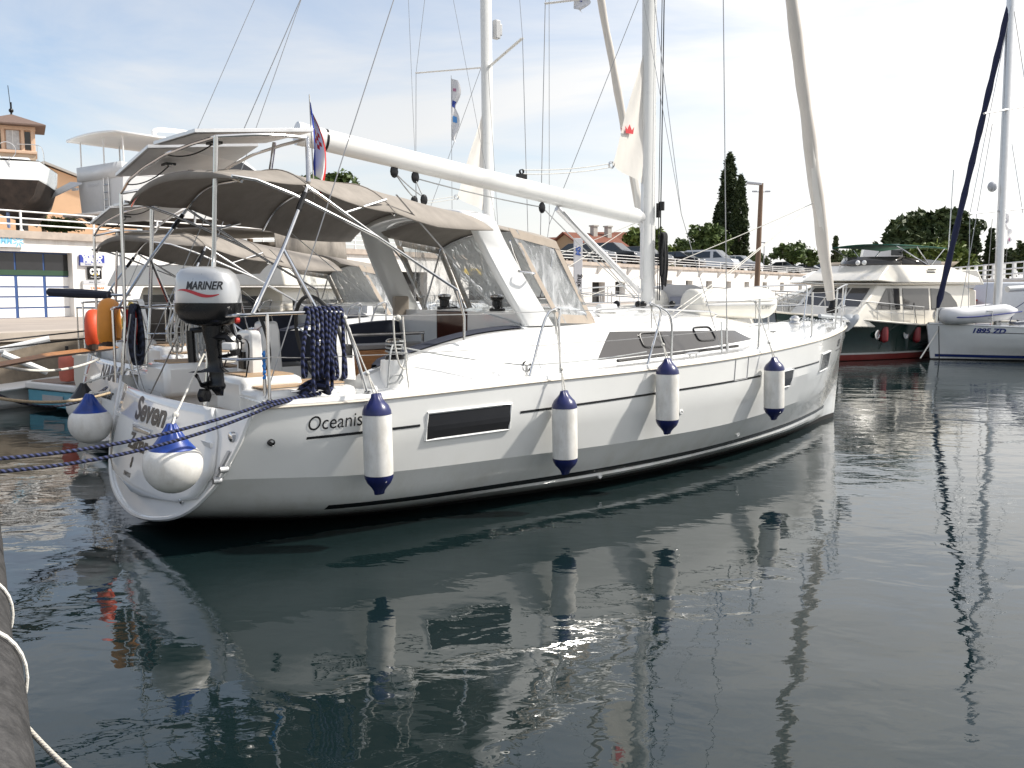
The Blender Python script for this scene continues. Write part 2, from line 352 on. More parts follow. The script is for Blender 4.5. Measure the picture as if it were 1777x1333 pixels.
def make_transom(root, white, sill=1.23):
    m = YB(); zs = [.12, .125, .135, .15, .17, .2, .25, .3, .36, .44, .52, .6, .68, .76, .85, .95, 1.05, 1.15, sill]
    m.loft([[(ut(v, z), v, z) for v in [tw(z)*(-1+2*k/20) for k in range(21)]] for z in zs])
    t = m.build('transom', white, root, smooth=40)
    # the lip where the moulding ends
    edge = [(ut(v, z)-.012, v, z) for v, z in secpts(0)[::-1]]
    full = [(u, -v, z) for u, v, z in edge[::-1]]+edge[1:]
    YB().tube(full, .022, 6).build('moulding_lip', white, t)
    # fold-down bathing platform door
    L = [(-1.20, 1.235), (-1.36, 1.0), (-1.42, .7), (-1.25, .47), (-.85, .36), (0, .30)]
    R = [(1.20, 1.235), (1.36, 1.0), (1.42, .7), (1.25, .47), (.85, .36), (0, .30)]
    rows = []
    for i in range(13):
        z = .31+(1.233-.31)*i/12
        lv = interp(z, [p[1] for p in L[::-1]], [p[0] for p in L[::-1]])
        rows.append([(ut(v, z)-.018, v, z) for v in [lv+(-2*lv)*k/16 for k in range(17)]])
    d = YB().loft(rows).build('platform_door', white, root, smooth=40, solid=.03)
    return t, d
# inner lines of the deck: half breadth of the deckhouse foot and shoulder, height of shoulder and roof
WBU = [1.45, 2.0, 3.0, 4.5, 6.0, 7.4, 8.3, 9.0]
def wb(u): return cinterp(u, WBU, [1.66, 1.68, 1.67, 1.57, 1.50, 1.34, 1.08, .72])
def wt(u): return cinterp(u, WBU, [1.50, 1.46, 1.40, 1.31, 1.27, 1.12, .88, .56])
def zt(u): return cinterp(u, WBU, [1.46, 1.62, 1.80, 1.84, 1.81, 1.775, 1.73, 1.625])
def cam_(u): return cinterp(u, WBU, [.1, .15, .19, .2, .22, .17, .11, .03])
def make_deck(root, deckm, gel, trim):
    m = YB(); rail = YB()
    for sg in (1, -1):
        rows = []; rr = []
        for i in range(61):
            u = .10+(11.80-.10)*i/60; b = beam(u); z = sheer(u)
            inn = 1.28 if u < 1.45 else (wb(u)-.05 if u < 8.9 else max(0, interp(u, [8.9, 9.0], [wb(8.9)-.05, 0])))
            inn = min(inn, b*.82); X = shx(u, b, z); f = min(1, b/.6)
            rows.append([(X, sg*b, z), (X, sg*(b-.012*f), z+.035), (X, sg*(b-.05*f), z+.04), (X, sg*(b-.075*f), z+.018), (X, sg*inn, z+.03+(.04 if u > 8.9 else 0))])
            rr.append((X, sg*(b+.004), z-.02))
        m.loft(rows); rail.tube(rr, .011, 6)
    d = m.build('deck', gel, root, smooth=35)
    rail.build('rubbing_strake', trim, d)
    return d
def make_coachroof(root, gel, glass):
    rows = []
    for i in range(40):
        u = 3.5+(9.05-3.5)*i/39; a, b, z, c = wb(u), wt(u), zt(u), cam_(u); zs = sheer(u)
        h = [(a, zs+.02), (a-.01, zs+.06), (b+.05, z-.05), (b+.015, z-.012), (b-.04, z+.012), (b*.75, z+c*.45), (b*.4, z+c*.84), (0, z+c)]
        rows.append([(u, v, q) for v, q in h]+[(u, -v, q) for v, q in h[-2::-1]])
    m = YB().loft(rows); n = len(rows[0]); o = len(m.v)
    m.f.append([o-n+k for k in range(n)]); m.f.append(list(range(n))[::-1])
    r = m.build('coachroof', gel, root, smooth=28)
    def side(u, z, sg, off=.006):
        t = (z-sheer(u)-.06)/(zt(u)-.05-sheer(u)-.06); v = (wb(u)-.01)+((wt(u)+.05)-(wb(u)-.01))*t
        return (u, sg*(v+off), z)
    for sg in (1, -1):
        w = YB(); rows = []
        for i in range(25):
            t = i/24; ub = 4.40+(7.66-4.40)*t; ua = 4.78+(7.34-4.78)*t; r0 = []
            for j in range(5):
                s = j/4; u = ub+(ua-ub)*s; z0 = sheer(u)+.075; z1 = zt(u)-.075; r0.append(side(u, z0+(z1-z0)*s, sg))
            rows.append(r0)
        win = w.loft(rows).build('coachroof_window', glass, root, smooth=30)
        for uc in (5.45, 6.55):
            fr = YB(); P = []
            for k in range(24):
                a = 2*pi*k/24; cx = abs(cos(a))**.4*(1 if cos(a) > 0 else -1); cz = abs(sin(a))**.4*(1 if sin(a) > 0 else -1)
                P.append(side(uc+.2*cx, sheer(uc)+.235+.085*cz, sg, .012))
            fr.tube(P+[P[0]], .012, 6, cap=False); fr.build('opening_port_frame', BLACKP, win)
    # handrail, hatch and instrument bulge on the roof
    hr = YB(); pts = [(5.0, .98, zt(5)+.1), (5.02, .98, zt(5)+.19), (7.3, .82, zt(7.3)+.17), (7.34, .82, zt(7.3)+.08)]
    hr.tube(catmull(pts, 2), .014); hr.tube([(6.2, .9, zt(6.2)+.05), (6.2, .9, zt(6.2)+.19)], .011)
    hr.build('roof_handrail', STEEL, root)
    hb = YB().box((5.35, .75, 2.02), (.34, .12, .11), taper=.8); hb.build('vent_box', gel, root, bevel=.02)
    ht = YB().box((8.0, 0, zt(8.0)+cam_(8.0)+.02), (.5, .5, .06)); ht.build('deck_hatch', GLASSD, root, bevel=.02)
    return r
def make_cockpit(root, gel, full=True):
    sole = YB().box((1.8, 0, .93), (3.6, 2.7, .04)); s = sole.build('cockpit_sole', gel, root)
    YB().box((.47, 0, .962), (.75, 1.9, .016)).build('sole_teak', TEAK, s)
    for sg in (1, -1):
        rows = []
        for i in range(16):
            u = 1.45+(3.6-1.45)*i/15; a, b, z = wb(u), wt(u), zt(u)
            rows.append([(u, sg*a, sheer(u)+.02), (u, sg*(b+.05), z-.05), (u, sg*(b+.01), z-.008), (u, sg*(b-.05), z), (u, sg*(b-.16), z-.005), (u, sg*(b-.19), z-.03), (u, sg*(b-.2), 1.40), (u, sg*.72, 1.38), (u, sg*.70, .95)])
        m = YB().loft(rows); m.f.append(list(range(9)))
        c = m.build('coaming', gel, root, smooth=30)
        rows = []
        for i in range(18):                              # backrest cushion lying on the inside of the coaming
            u = 1.62+(3.5-1.62)*i/17; b, z = wt(u), zt(u); e = .7 if i in (0, 17) else 1
            rows.append([(u, sg*(b-.19), 1.44), (u, sg*(b-.30), 1.46), (u, sg*(b-.31*e), z-.1), (u, sg*(b-.26*e), z+.035*e), (u, sg*(b-.15*e), z+.04*e), (u, sg*(b-.1*e), z+.012)])
        YB().loft(rows).build('seat_cushion', NAVYC, root, smooth=50)
    # aft quarters: helm seat boxes with teak tops
    for sg in (1, -1):
        q = YB().box((.80, sg*1.22, 1.17), (.95, .82, .44)); hs = q.build('helm_seat', gel, root, bevel=.05)
        P = [(.42, 1.02), (1.26, .95), (1.26, 1.42), (.42, 1.48)]
        YB().prism([(a, sg*b, 1.395) for a, b in P], (0, 0, .012)).build('seat_teak', TEAK, hs)
        q2 = YB().box((.62, sg*.98, 1.30), (.6, .62, .36)); h2 = q2.build('helm_seat_step', gel, root, bevel=.06)
        YB().box((.62, sg*.98, 1.487), (.46, .48, .012)).build('seat_teak', TEAK, h2)
    YB().hexa([(3.52, -1.2, .95), (3.62, -1.2, .95), (3.62, 1.2, .95), (3.52, 1.2, .95), (3.56, -1.2, 2.0), (3.66, -1.2, 2.0), (3.66, 1.2, 2.0), (3.56, 1.2, 2.0)]).build('companionway_bulkhead', gel, root)
    cw = YB().box((3.50, .0, 1.75), (.03, .62, .5)); cw.build('companionway_hatch', mat('brown_smoked_acrylic', (.06, .022, .015), .08, var=.1), root, bevel=.02)
    if not full: return
    # cockpit table with folded leaves
    t = YB().box((2.55, 0, 1.62), (1.15, .34, .05)); tb = t.build('cockpit_table', mat('table_grey', (.20, .19, .185), .4), root, bevel=.01)
    YB().box((2.5, .19, 1.44), (1.0, .025, .3)).build('table_leaf', WOOD, tb); YB().box((2.5, -.19, 1.44), (1.0, .025, .3)).build('table_leaf', WOOD, tb)
    YB().box((2.5, 0, 1.25), (.9, .2, .62)).build('table_trunk', gel, tb, bevel=.02)
    YB().tube([(1.95, 0, 1.75), (3.1, 0, 1.75)], .018).tube([(1.97, 0, 1.6), (1.97, 0, 1.75)], .015).tube([(3.08, 0, 1.6), (3.08, 0, 1.75)], .015).build('table_grab_rail', STEEL, tb)
    for sg in (1, -1):
        # steering pedestal, throttle, wheel
        p = YB().loft([[(1.52+a*s, sg*.83+b*s*.8, z) for a, b in ((-.13, -.16), (.13, -.16), (.13, .16), (-.13, .16))] for z, s in ((.95, 1.2), (1.45, 1.0), (1.78, .9), (1.90, .75))], closed=True)
        p.f.append([12, 13, 14, 15]); pd = p.build('steering_pedestal', gel, root, bevel=.03)
        YB().box((1.38, sg*.83, 1.62), (.02, .2, .16)).build('instrument_panel', BLACKP, pd)
        YB().lathe([(.07, -.02), (.075, .0), (.06, .05), (1e-3, .07)], (1.52, sg*.83, 1.92), 16).build('compass', BLACKP, pd)
        w = YB(); c = Vector((1.32, sg*.83, 1.74)); ax = Vector((1, 0, .22))
        w.torus(c, .46, .019, ax, 40, 8)
        wh = w.build('steering_wheel', mat('wheel_leather', (.02, .02, .02), .6), root)
        sp = YB(); x = Vector((0, 1, 0)); y = ax.normalized().cross(x)
        for k in range(5):
            a = 2*pi*k/5+.3; sp.tube([c, c+(x*cos(a)+y*sin(a))*.455], .008, 6)
        sp.lathe([(.05, -.04), (.05, .03), (1e-3, .04)], c, 12, Matrix.Rotation(pi/2, 3, 'Y'))
        sp.build('wheel_spokes', STEEL, wh)
    pn = YB().loft([[(.62+a*s, .78+b*s, z) for a, b in ((-.06, -.17), (.06, -.17), (.06, .17), (-.06, .17))] for z, s in ((1.3, 1.), (1.7, 1), (1.84, .92), (1.88, .75))], closed=True); pn.f.append([12, 13, 14, 15])
    e = pn.build('engine_console', gel, root, bevel=.02)
    YB().box((.55, .78, 1.60), (.03, .12, .16)).tube([(.535, .78, 1.62), (.52, .78, 1.80)], .016, 8).ball((.52, .78, 1.81), .032, 10, 6).build('throttle_lever', BLACKP, e)
    YB().box((.553, .80, 1.44), (.006, .12, .07)).build('warning_label', mat('orange_label', (.7, .32, .02), .5), e)
    YB().box((1.52, 1.05, 1.66), (.02, .1, .13)).build('switch_panel', BLACKP, root)
    # dark cushion standing on the port seat
    YB().box((1.75, -.95, 1.6), (.9, .09, .36), Matrix.Rotation(.1, 3, 'Z')).build('seat_cushion', NAVYC, root, bevel=.03)
def winch(root, u, v, z0, z1, h=.19, drum=.075, pod=True):
    if pod:
        p = YB().lathe([(.17, -.02), (.15, 0), (.135, (z1-z0)), (.11, (z1-z0)+.004), (1e-3, (z1-z0)+.005)], (u, v, z0), 28); p.build('winch_pod', GEL, root, smooth=40)
    w = YB().lathe([(drum*1.25, 0), (drum*1.25, .03), (drum*.85, .045), (drum*.8, .12), (drum*1.05, .14), (drum*1.1, .17), (drum*.9, .185)], (u, v, z1), 24)
    wd = w.build('winch', BLACKP, root, smooth=40)
    YB().lathe([(drum*1.12, .165), (drum*1.14, .18), (drum*.8, .195), (drum*.3, .2), (1e-3, .2)], (u, v, z1), 24).build('winch_top', STEEL, wd, smooth=40)
def make_rails(root, full=True):
    """pushpit, stanchions, lifelines, pulpit"""
    for sg in (1, -1):
        p = YB()
        p.tube(catmull([(.07, sg*1.52, 2.03), (.09, sg*1.64, 2.04), (.17, sg*1.77, 2.05), (.55, sg*1.83, 2.06), (.94, sg*1.87, 2.06), (1.03, sg*1.88, 1.98), (1.21, sg*1.92, 1.34)], 6), .0155, 8)
        p.tube([(.34, sg*1.815, 1.33), (.34, sg*1.81, 2.05)], .0145, 8)
        if sg < 0: p.tube([(.07, sg*1.52, 1.24), (.07, sg*1.52, 2.03)], .0145, 8)
        p.tube(catmull([(.07, sg*1.52, 1.68), (.14, sg*1.68, 1.68), (.34, sg*1.815, 1.69)], 5), .012, 8)
        p.lathe([(.035, 0), (.035, .012), (.018, .02)], (.34, sg*1.815, 1.325), 12).lathe([(.035, 0), (.035, .012), (.018, .02)], (1.21, sg*1.92, 1.345), 12)
        p.build('pushpit_rail', STEEL, root)
        tops = []
        for (ua, ub, ttop) in ((3.02, 3.42, 3.40), (4.72, 5.12, 4.80)):
            g = YB(); va, vb = beam(ua)-.07, beam(ub)-.07; z = sheer(ua)+.03
            g.tube(catmull([(ua, sg*va, z), (ua+.2, sg*va, z+.56), (ttop-.06, sg*va, z+.665), (ttop+.02, sg*(va), z+.66), (ub-.02, sg*vb, z+.5), (ub, sg*vb, z)], 6), .0135, 8)
            for q, w in ((ua, va), (ub, vb)): g.lathe([(.032, 0), (.032, .012), (.018, .025)], (q, sg*w, z-.01), 12)
            g.build('stanchion', STEEL, root); tops.append((ttop, sg*va, z+.65))
        for u in (6.95, 8.62):
            v = beam(u)-.07; z = sheer(u)+.03
            YB().tube([(u, sg*v, z), (u, sg*v, z+.64)], .0135, 8).lathe([(.03, 0), (.03, .012), (.016, .03)], (u, sg*v, z-.01), 12).build('stanchion', STEEL, root); tops.append((u, sg*v, z+.63))
        end = (10.2, sg*.98, 2.24)
        P = [(1.0, sg*1.875, 2.03)]+tops+[end]
        l = YB()
        for a, b in zip(P, P[1:]): l.tube(sag(a, b, .012, 8), .0042, 5)
        P2 = [(.34, sg*1.815, 1.70), (1.12, sg*1.9, 1.68), (3.08, sg*(beam(3)-.07), 1.70), (3.42, sg*(beam(3.4)-.07), 1.71), (4.78, sg*(beam(4.8)-.07), 1.73), (6.95, sg*(beam(6.95)-.07), 1.80), (8.62, sg*(beam(8.62)-.07), 1.90), (10.2, sg*.98, 1.95)]
        for a, b in zip(P2, P2[1:]): l.tube(sag(a, b, .012, 8), .0038, 5)
        l.build('lifeline', WIRE, root)
        q = YB()
        q.tube(catmull([(10.2, sg*.96, sheer(10.2)+.03), (10.2, sg*.98, 2.2), (10.3, sg*.95, 2.27), (11.3, sg*.48, 2.33), (11.45, sg*.38, 2.25), (11.35, sg*.36, sheer(11.3)+.05)], 6), .0145, 8)
        q.tube([(10.8, sg*.7, sheer(10.8)+.03), (10.8, sg*.72, 2.3)], .0135, 8)
        q.tube([(10.2, sg*.97, 1.95), (11.4, sg*.4, 1.98)], .011, 8)
        q.build('pulpit_rail', STEEL, root)
def cleat(root, u, v, z, rot=0, L=.3):
    c = YB(); R = Matrix.Rotation(rot, 3, 'Z'); w = [(u+(R@Vector((x, 0, 0))).x, v+(R@Vector((x, 0, 0))).y, z+zz) for x, zz in ((-L/2, .055), (-L/4, .06), (0, .058), (L/4, .06), (L/2, .055))]
    c.tube(w, [.008, .014, .016, .014, .008], 8)
    for x in (-.06, .06): q = R@Vector((x, 0, 0)); c.tube([(u+q.x, v+q.y, z), (u+q.x, v+q.y, z+.055)], .012, 8)
    c.build('mooring_cleat', STEEL, root)
def make_rig(root, mastm, gr=1.):
    mu = 6.92
    sec_ = [(.12*cos(a), .078*sin(a)) for a in [2*pi*k/20 for k in range(20)]]
    m = YB(); m.loft([[(mu+(z-2)*-.012+a*s, b*s, z) for a, b in sec_] for z, s in ((1.9, 1.), (7, 1.), (13., 1.), (16.2, .75))], closed=True)
    ms = m.build('mast', mastm, root, smooth=40)
    g = YB(); g.box((mu-.135, 0, 6.0), (.022, .05, 7.2)); g.build('sail_track', ALU, ms)
    cl = YB().lathe([(.21, -.04), (.21, .03), (.17, .05)], (mu, 0, 1.99), 20); cl.build('mast_collar', GREYG, ms)
    # boom: fat tube with caps, end plate with sheave, vang
    a, b = Vector((6.70, 0, 3.27)), Vector((1.62, 0, 3.86)); d = (b-a).normalized(); up = Vector((0, 0, 1)).cross(d).cross(d)*-1; up = d.cross(Vector((0, 1, 0))).normalized(); up = up if up.z > 0 else -up
    bs = [(cos(t)*.085, sin(t)*.118) for t in [2*pi*k/24 for k in range(24)]]
    def ring(p, s=1.): return [p+Vector((0, 1, 0))*x*s+up*y*s for x, y in bs]
    bm = YB().loft([ring(a, .85), ring(a+d*.25), ring(b-d*.3), ring(b)], closed=True); boom = bm.build('boom', mastm, root, smooth=40)
    YB().loft([ring(b, 1.04), ring(b+d*.07, 1.04)], closed=True).prism(ring(b+d*.071, 1.04), d*.01).build('boom_end_cap', GEL, boom)
    YB().loft([ring(b-d*.26, 1.012), ring(b-d*.23, 1.012)], closed=True).build('boom_band', BLACKP, boom)
    YB().loft([ring(a-d*.12, .5), ring(a+d*.02, .86)], closed=True).prism(ring(a-d*.12, .5), d*-.01).build('gooseneck', ALU, boom)
    car = a+d*2.15+up*.14; YB().box(car, (.14, .05, .06)).lathe([(.03, -.02), (.03, .02)], car+Vector((0, 0, .06)), 10, Matrix.Rotation(pi/2, 3, 'X')).build('outhaul_car', BLACKP, boom)
    YB().tube([(mu-.16, 0, 2.22), (5.18, 0, 3.30)], .035, 10).tube([(mu-.5, 0, 2.45), (5.18, 0, 3.30)], .045, 10).build('boom_vang', ALU, root)
    for off in (.05, -.05): YB().tube([(mu-.2, off, 2.12), (5.25, off, 3.26)], .007, 5).build('vang_line', ROPEG, root)
    # sail corner standing out of the mast
    H, T, C = Vector((mu-.15, 0, 5.5)), Vector((mu-.15, 0, 3.72)), Vector((6.16, 0, 3.93)); rows = []
    for i in range(15):
        t = i/14; f, l = T.lerp(H, t), C.lerp(H, t); rows.append([f.lerp(l, j/8)+Vector((0, .03*sin(j*.9+t*7)*(1-t), 0)) for j in range(9)])
    sl = YB().loft(rows).build('mainsail', SAILW, root, smooth=60)
    YB().lathe([(.045, -.02), (.055, 0), (.045, .02)], C, 12, Matrix.Rotation(pi/2, 3, 'X')).build('clew_block', ALU, sl)
    if True:
        cr = []
        for sg in (1, -1):
            c0 = Vector((6.46, sg*.045, 4.42)); P = [(-.07, -.05), (-.09, .05), (-.045, 0), (0, .075), (.045, 0), (.09, .05), (.07, -.05)]
            YB().quad(*[c0+Vector((x, 0, y)) for x, y in P]).build('red_crown', mat('crown_red', (.6, .04, .05), .6), sl, smooth=0)
    ol = YB()
    for dz in (.02, -.03): ol.tube(sag(C+Vector((0, 0, dz)), car+Vector((0, 0, .06+dz)), .03), .006, 5)
    ol.build('outhaul_line', ROPEW, root)
    # genoa rolled on the forestay
    f0, f1 = Vector((11.62, 0, 1.98)), Vector((8.1, 0, 13.8)); pts = []; rs = []
    for i in range(60):
        t = i/59; pts.append(f0.lerp(f1, .008+t*.97)+Vector((.006*sin(t*60), .006*cos(t*47), 0))); rs.append(gr*(.068+.052*min(1, t*9))*(1-.45*t)*(1+.05*sin(t*88)+.04*sin(t*39)))
    gs = YB().tube(pts, rs, 14).build('furled_genoa', SAILC, root, smooth=50)
    YB().lathe([(.09, 0), (.1, .02), (.1, .09), (.07, .1), (.05, .2), (.06, .21)], (11.66, 0, 1.84), 16).build('furling_drum', BLACKP, root)
    YB().tube([(11.70, 0, 1.68), (11.64, 0, 1.95)], .02).build('forestay_fitting', STEEL, root)
    YB().tube([f1, (mu-.14, 0, 16.2)], .006, 5).build('forestay', WIRE, root)
    ck = f0.lerp(f1, .145)
    fl = YB()
    rows = []
    for i in range(7):
        t = i/6; p = f0.lerp(f1, .10+.13*t); rows.append([p+Vector((0, .10, 0)), p+Vector((-.06-.05*sin(pi*t)*(1-t*.5), .09, 0)), p+Vector((-.08-.14*sin(pi*t)**2*(1-t), .03, -.02))])
    fl.loft(rows).build('genoa_clew', SAILW, gs, smooth=60)
    sh = YB()
    for sg, tgt in ((1, (5.35, 1.3, 1.62)), (-1, (5.35, -1.2, 1.75)), (1, (6.2, .9, 1.86))): sh.tube(sag(ck+Vector((-.15, 0, 0)), Vector(tgt), .06), .007, 5)
    sh.build('genoa_sheet', ROPEW, root)
    # standing rigging
    for sg in (1, -1):
        s = YB(); cp = Vector((6.42, sg*1.80, sheer(6.4)+.03))
        s.tube([cp, (6.38, sg*1.62, 6.45)], .0065, 5); s.tube([(6.38, sg*1.62, 6.45), (mu-.1, 0, 15.8)], .005, 5)
        s.tube([cp+Vector((-.1, 0, 0)), (6.15, sg*1.25, 3.2), (mu-.1, sg*.1, 6.35)], .005, 5)
        s.tube([(6.15, sg*1.25, 3.2), (5.5, sg*.55, 8.1)], .004, 5)
        s.build('shroud', WIRE, root)
        tb = YB(); tb.tube([cp+Vector((0, 0, .02)), cp+Vector((0, 0, .12))], .02, 8).tube([cp+Vector((0, -sg*.01, .12)), cp+Vector((-.002, -sg*.015, .42))], .013, 8).tube([cp+Vector((-.1, 0, .02)), cp+Vector((-.09, -sg*.03, .38))], .012, 8)
        tb.build('turnbuckle', STEEL, root)
        YB().tube([(mu, 0, 6.35), (6.38, sg*1.62, 6.45)], .035, 8, flat=.4).build('spreader', mastm, ms)
        st = YB(); f = Vector((.36, sg*1.68, 1.34)); e = Vector((mu-.1, 0, 16.2)); st.tube([f+(e-f)*.0, f.lerp(e, 1)], .0055, 5); st.build('backstay', WIRE, root)
def make_bimini(root, canv, edge_w=1.47, dz=0.):
    hp = [(.20, 3.33, 3.18), (.55, 3.365, 3.175), (.90, 3.385, 3.17), (1.4, 3.355, 3.02), (1.8, 3.335, 2.975), (2.3, 3.24, 2.86), (2.98, 3.13, 2.86)]
    rows = []
    for u, zc, ze in hp:
        r = []
        for k in range(25):
            t = -1+2*k/24; dip = .02*sin(u*5)*cos(t*4)
            r.append((u+.10*t*t*(1 if u < .5 else 0), t*edge_w, zc+dz-(zc-ze)*abs(t)**3.2+dip*(1-t*t)))
        rows.append(r)
    dense = []
    for i in range(len(rows)-1):
        for s in range(4): dense.append([Vector(a).lerp(Vector(b), s/4)-Vector((0, 0, .009*sin(pi*s/4))) for a, b in zip(rows[i], rows[i+1])])
    dense.append([Vector(p) for p in rows[-1]])
    first = dense[0]; val = [[p+Vector((-.03, 0, -.075*(1-abs(-1+2*k/24)**4))) for k, p in enumerate(first)], [p+Vector((-.025, 0, -.012)) for p in first]]+dense
    b = YB().loft(val).build('bimini_canopy', canv, root, smooth=40, solid=.012)
    for t in (-.34, .34): YB().tube([r[int(12+t*12)]+Vector((0, 0, .008)) for r in dense], .007, 5).build('canopy_seam', canv, b)
    for i in (8, 16): YB().tube([q+Vector((0, 0, .008)) for q in dense[i]], .007, 5).build('canopy_seam', canv, b)
    fr = YB()
    def hoop(i, du=0.):
        return [p+Vector((du, 0, -.022)) for p in [Vector(q) for q in rows[i]]]
    for sg in (1, -1):
        fr.tube([(2.58, sg*1.5, 1.75), (2.58, sg*1.5, 1.98), (2.50, sg*1.5, 2.25), (1.6, sg*1.49, 2.74), (1.0, sg*1.48, 3.10), (.9, sg*1.46, 3.16)], .0145, 8)
        fr.tube([(1.6, sg*1.495, 2.74), (.75, sg*1.49, 3.08), (.42, sg*1.485, 3.18), (.22, sg*1.46, 3.20)], .0145, 8)
        fr.tube([(1.27, sg*1.485, 2.95), (1.75, sg*1.40, 3.10)], .013, 8)
        fr.tube([(.9, sg*1.47, 3.15), (.55, sg*1.7, 2.6), (.22, sg*1.80, 2.06)], .017, 8)
        fr.tube([(.55, sg*1.70, 2.6), (.8, sg*1.83, 2.06)], .016, 8)
    fr.tube(hoop(0), .0135, 8); fr.tube(hoop(2), .0135, 8); fr.tube(hoop(4), .0135, 8)
    fr.build('bimini_frame', STEEL, b)
    for sg in (1, -1): a, c = Vector((.9, sg*1.47, 3.15)), Vector((.55, sg*1.7, 2.6)); YB().tube([a.lerp(c, .1), a.lerp(c, .38)], .025, 8).build('strut_grip', BLACKP, b)
    for sg in (1, -1): YB().tube([(1.85, sg*1.42, 3.15), (3.2, sg*1.2, 2.05)], .014, 6, flat=.3).build('canopy_strap', GREYG, b)
    return b
def make_arch(root, gel):
    for sg in (1, -1):
        pass
    P = []                                                # centre line of the moulded arch, with its own fore-and-aft width
    for k in range(33):
        t = -1+2*k/32; s = abs(t); sg = 1 if t >= 0 else -1
        if s > .55:
            q = (s-.55)/.45; p = Vector((3.10+.66*q**1.15, sg*(1.12+.17*q), 2.98-1.13*q)); w = .36+.06*q
        else:
            q = s/.55; p = Vector((3.07+.03*q, sg*1.12*q, 3.10-.12*q**3)); w = .34
        P.append((p, w))
    rows = []
    for i, (p, w) in enumerate(P):
        a = P[max(0, i-1)][0]; b = P[min(len(P)-1, i+1)][0]; d = b-a; nrm = Vector((0, -d.z, d.y)).normalized()*.05
        if nrm.z < 0 and abs(p.y) < .9: nrm = -nrm
        f = Vector((w/2, 0, 0)); rows.append([p-f+nrm*.3, p-f*.8+nrm, p+f*.8+nrm, p+f+nrm*.3, p+f-nrm*.5, p+f*.8-nrm, p-f*.8-nrm, p-f-nrm*.5])
    m = YB().loft(rows, closed=True); ar = m.build('targa_arch', gel, root, smooth=45)
    for sg in (1, -1):
        YB().tube(catmull([(3.42, sg*1.20, 2.78), (3.55, sg*1.14, 2.6), (3.78, sg*1.16, 2.2), (3.92, sg*1.22, 2.16)], 4), .014, 8).build('grab_rail', STEEL, ar)
        YB().tube(catmull([(3.45, sg*1.30, 2.45), (3.48, sg*1.34, 2.44), (3.62, sg*1.36, 2.43), (3.66, sg*1.31, 2.42)], 4), .013, 8).build('grab_handle', STEEL, ar)
    YB().box((3.5, -1.13, 2.04), (.22, .07, .26)).build('storage_pouch', CANVL, ar, bevel=.02)
    return ar
def make_sprayhood(root, canv, canl, vin):
    """cover from the arch forward to a hoop, then clear panels down to the coachroof"""
    def top(u, t): return (u, t*1.12, 3.09-.17*abs(t)**2.4-(u-3.2)*.13)
    c = YB().loft([[top(u, -1+k/12) for k in range(25)] for u in (3.15, 3.5, 3.85, 4.15)])
    cv = c.build('sprayhood_canopy', canv, root, smooth=40, solid=.01)
    def front(t, s):                                     # t across, s from hoop down to the roof
        a = Vector(top(4.15, t)); b = Vector((5.05-.25*t*t-.12*abs(t)**6, t*1.22, zt(5)+cam_(5)*(1-min(1, abs(t))**2)+.02)); return a.lerp(b, s)
    def grid(t0, t1, s0, s1, n=10, m_=6, off=0.): return [[front(t0+(t1-t0)*i/n, s0+(s1-s0)*j/m_)+Vector((off, 0, off*.5)) for j in range(m_+1)] for i in range(n+1)]
    YB().loft(grid(-.98, .98, 0, 1, 20)).build('clear_windscreen', vin, cv, smooth=60)
    trim = YB()
    for t in (-1, -.36, .36, 1): w = .05; trim.loft(grid(max(-1, t-w), min(1, t+w), 0, 1, 2, 6, .008))
    trim.loft(grid(-1, 1, 0, .06, 16, 2, .008)); trim.loft(grid(-1, 1, .93, 1.0, 16, 2, .012))
    trim.build('canvas_trim', canl, cv, smooth=60)
    for sg in (1, -1):
        def sd(t, s):
            a = Vector((3.42, sg*1.16, 2.92)).lerp(Vector((4.02, sg*1.33, 1.88)), s); b = front(sg*1., s); return a.lerp(b, t)
        YB().loft([[sd(i/6, j/8)+Vector((0, sg*.015*sin(i*1.7+j*.8), 0)) for j in range(9)] for i in range(7)]).build('clear_side_panel', vin, cv, smooth=60)
        tr = YB()
        for t0, t1 in ((0, .12), (.88, 1.0)): tr.loft([[sd(t0+(t1-t0)*i/2, j/8)+Vector((0, sg*.008, 0)) for j in range(9)] for i in range(3)])
        tr.loft([[sd(i/6, .90+.10*j)+Vector((0, sg*.012, 0)) for j in range(2)] for i in range(7)]); tr.loft([[sd(i/6, .1*j)+Vector((0, sg*.012, 0)) for j in range(2)] for i in range(7)])
        tr.build('canvas_trim', canl, cv, smooth=60)
    fr = YB(); fr.tube([Vector(top(4.13, -1+k/10))-Vector((0, 0, .02)) for k in range(21)], .012, 8)
    for sg in (1, -1): fr.tube([Vector(top(4.13, sg)), (4.05, sg*1.15, 2.5), (3.85, sg*1.12, 2.0)], .012, 8)
    fr.build('sprayhood_frame', STEEL, cv)
    return cv
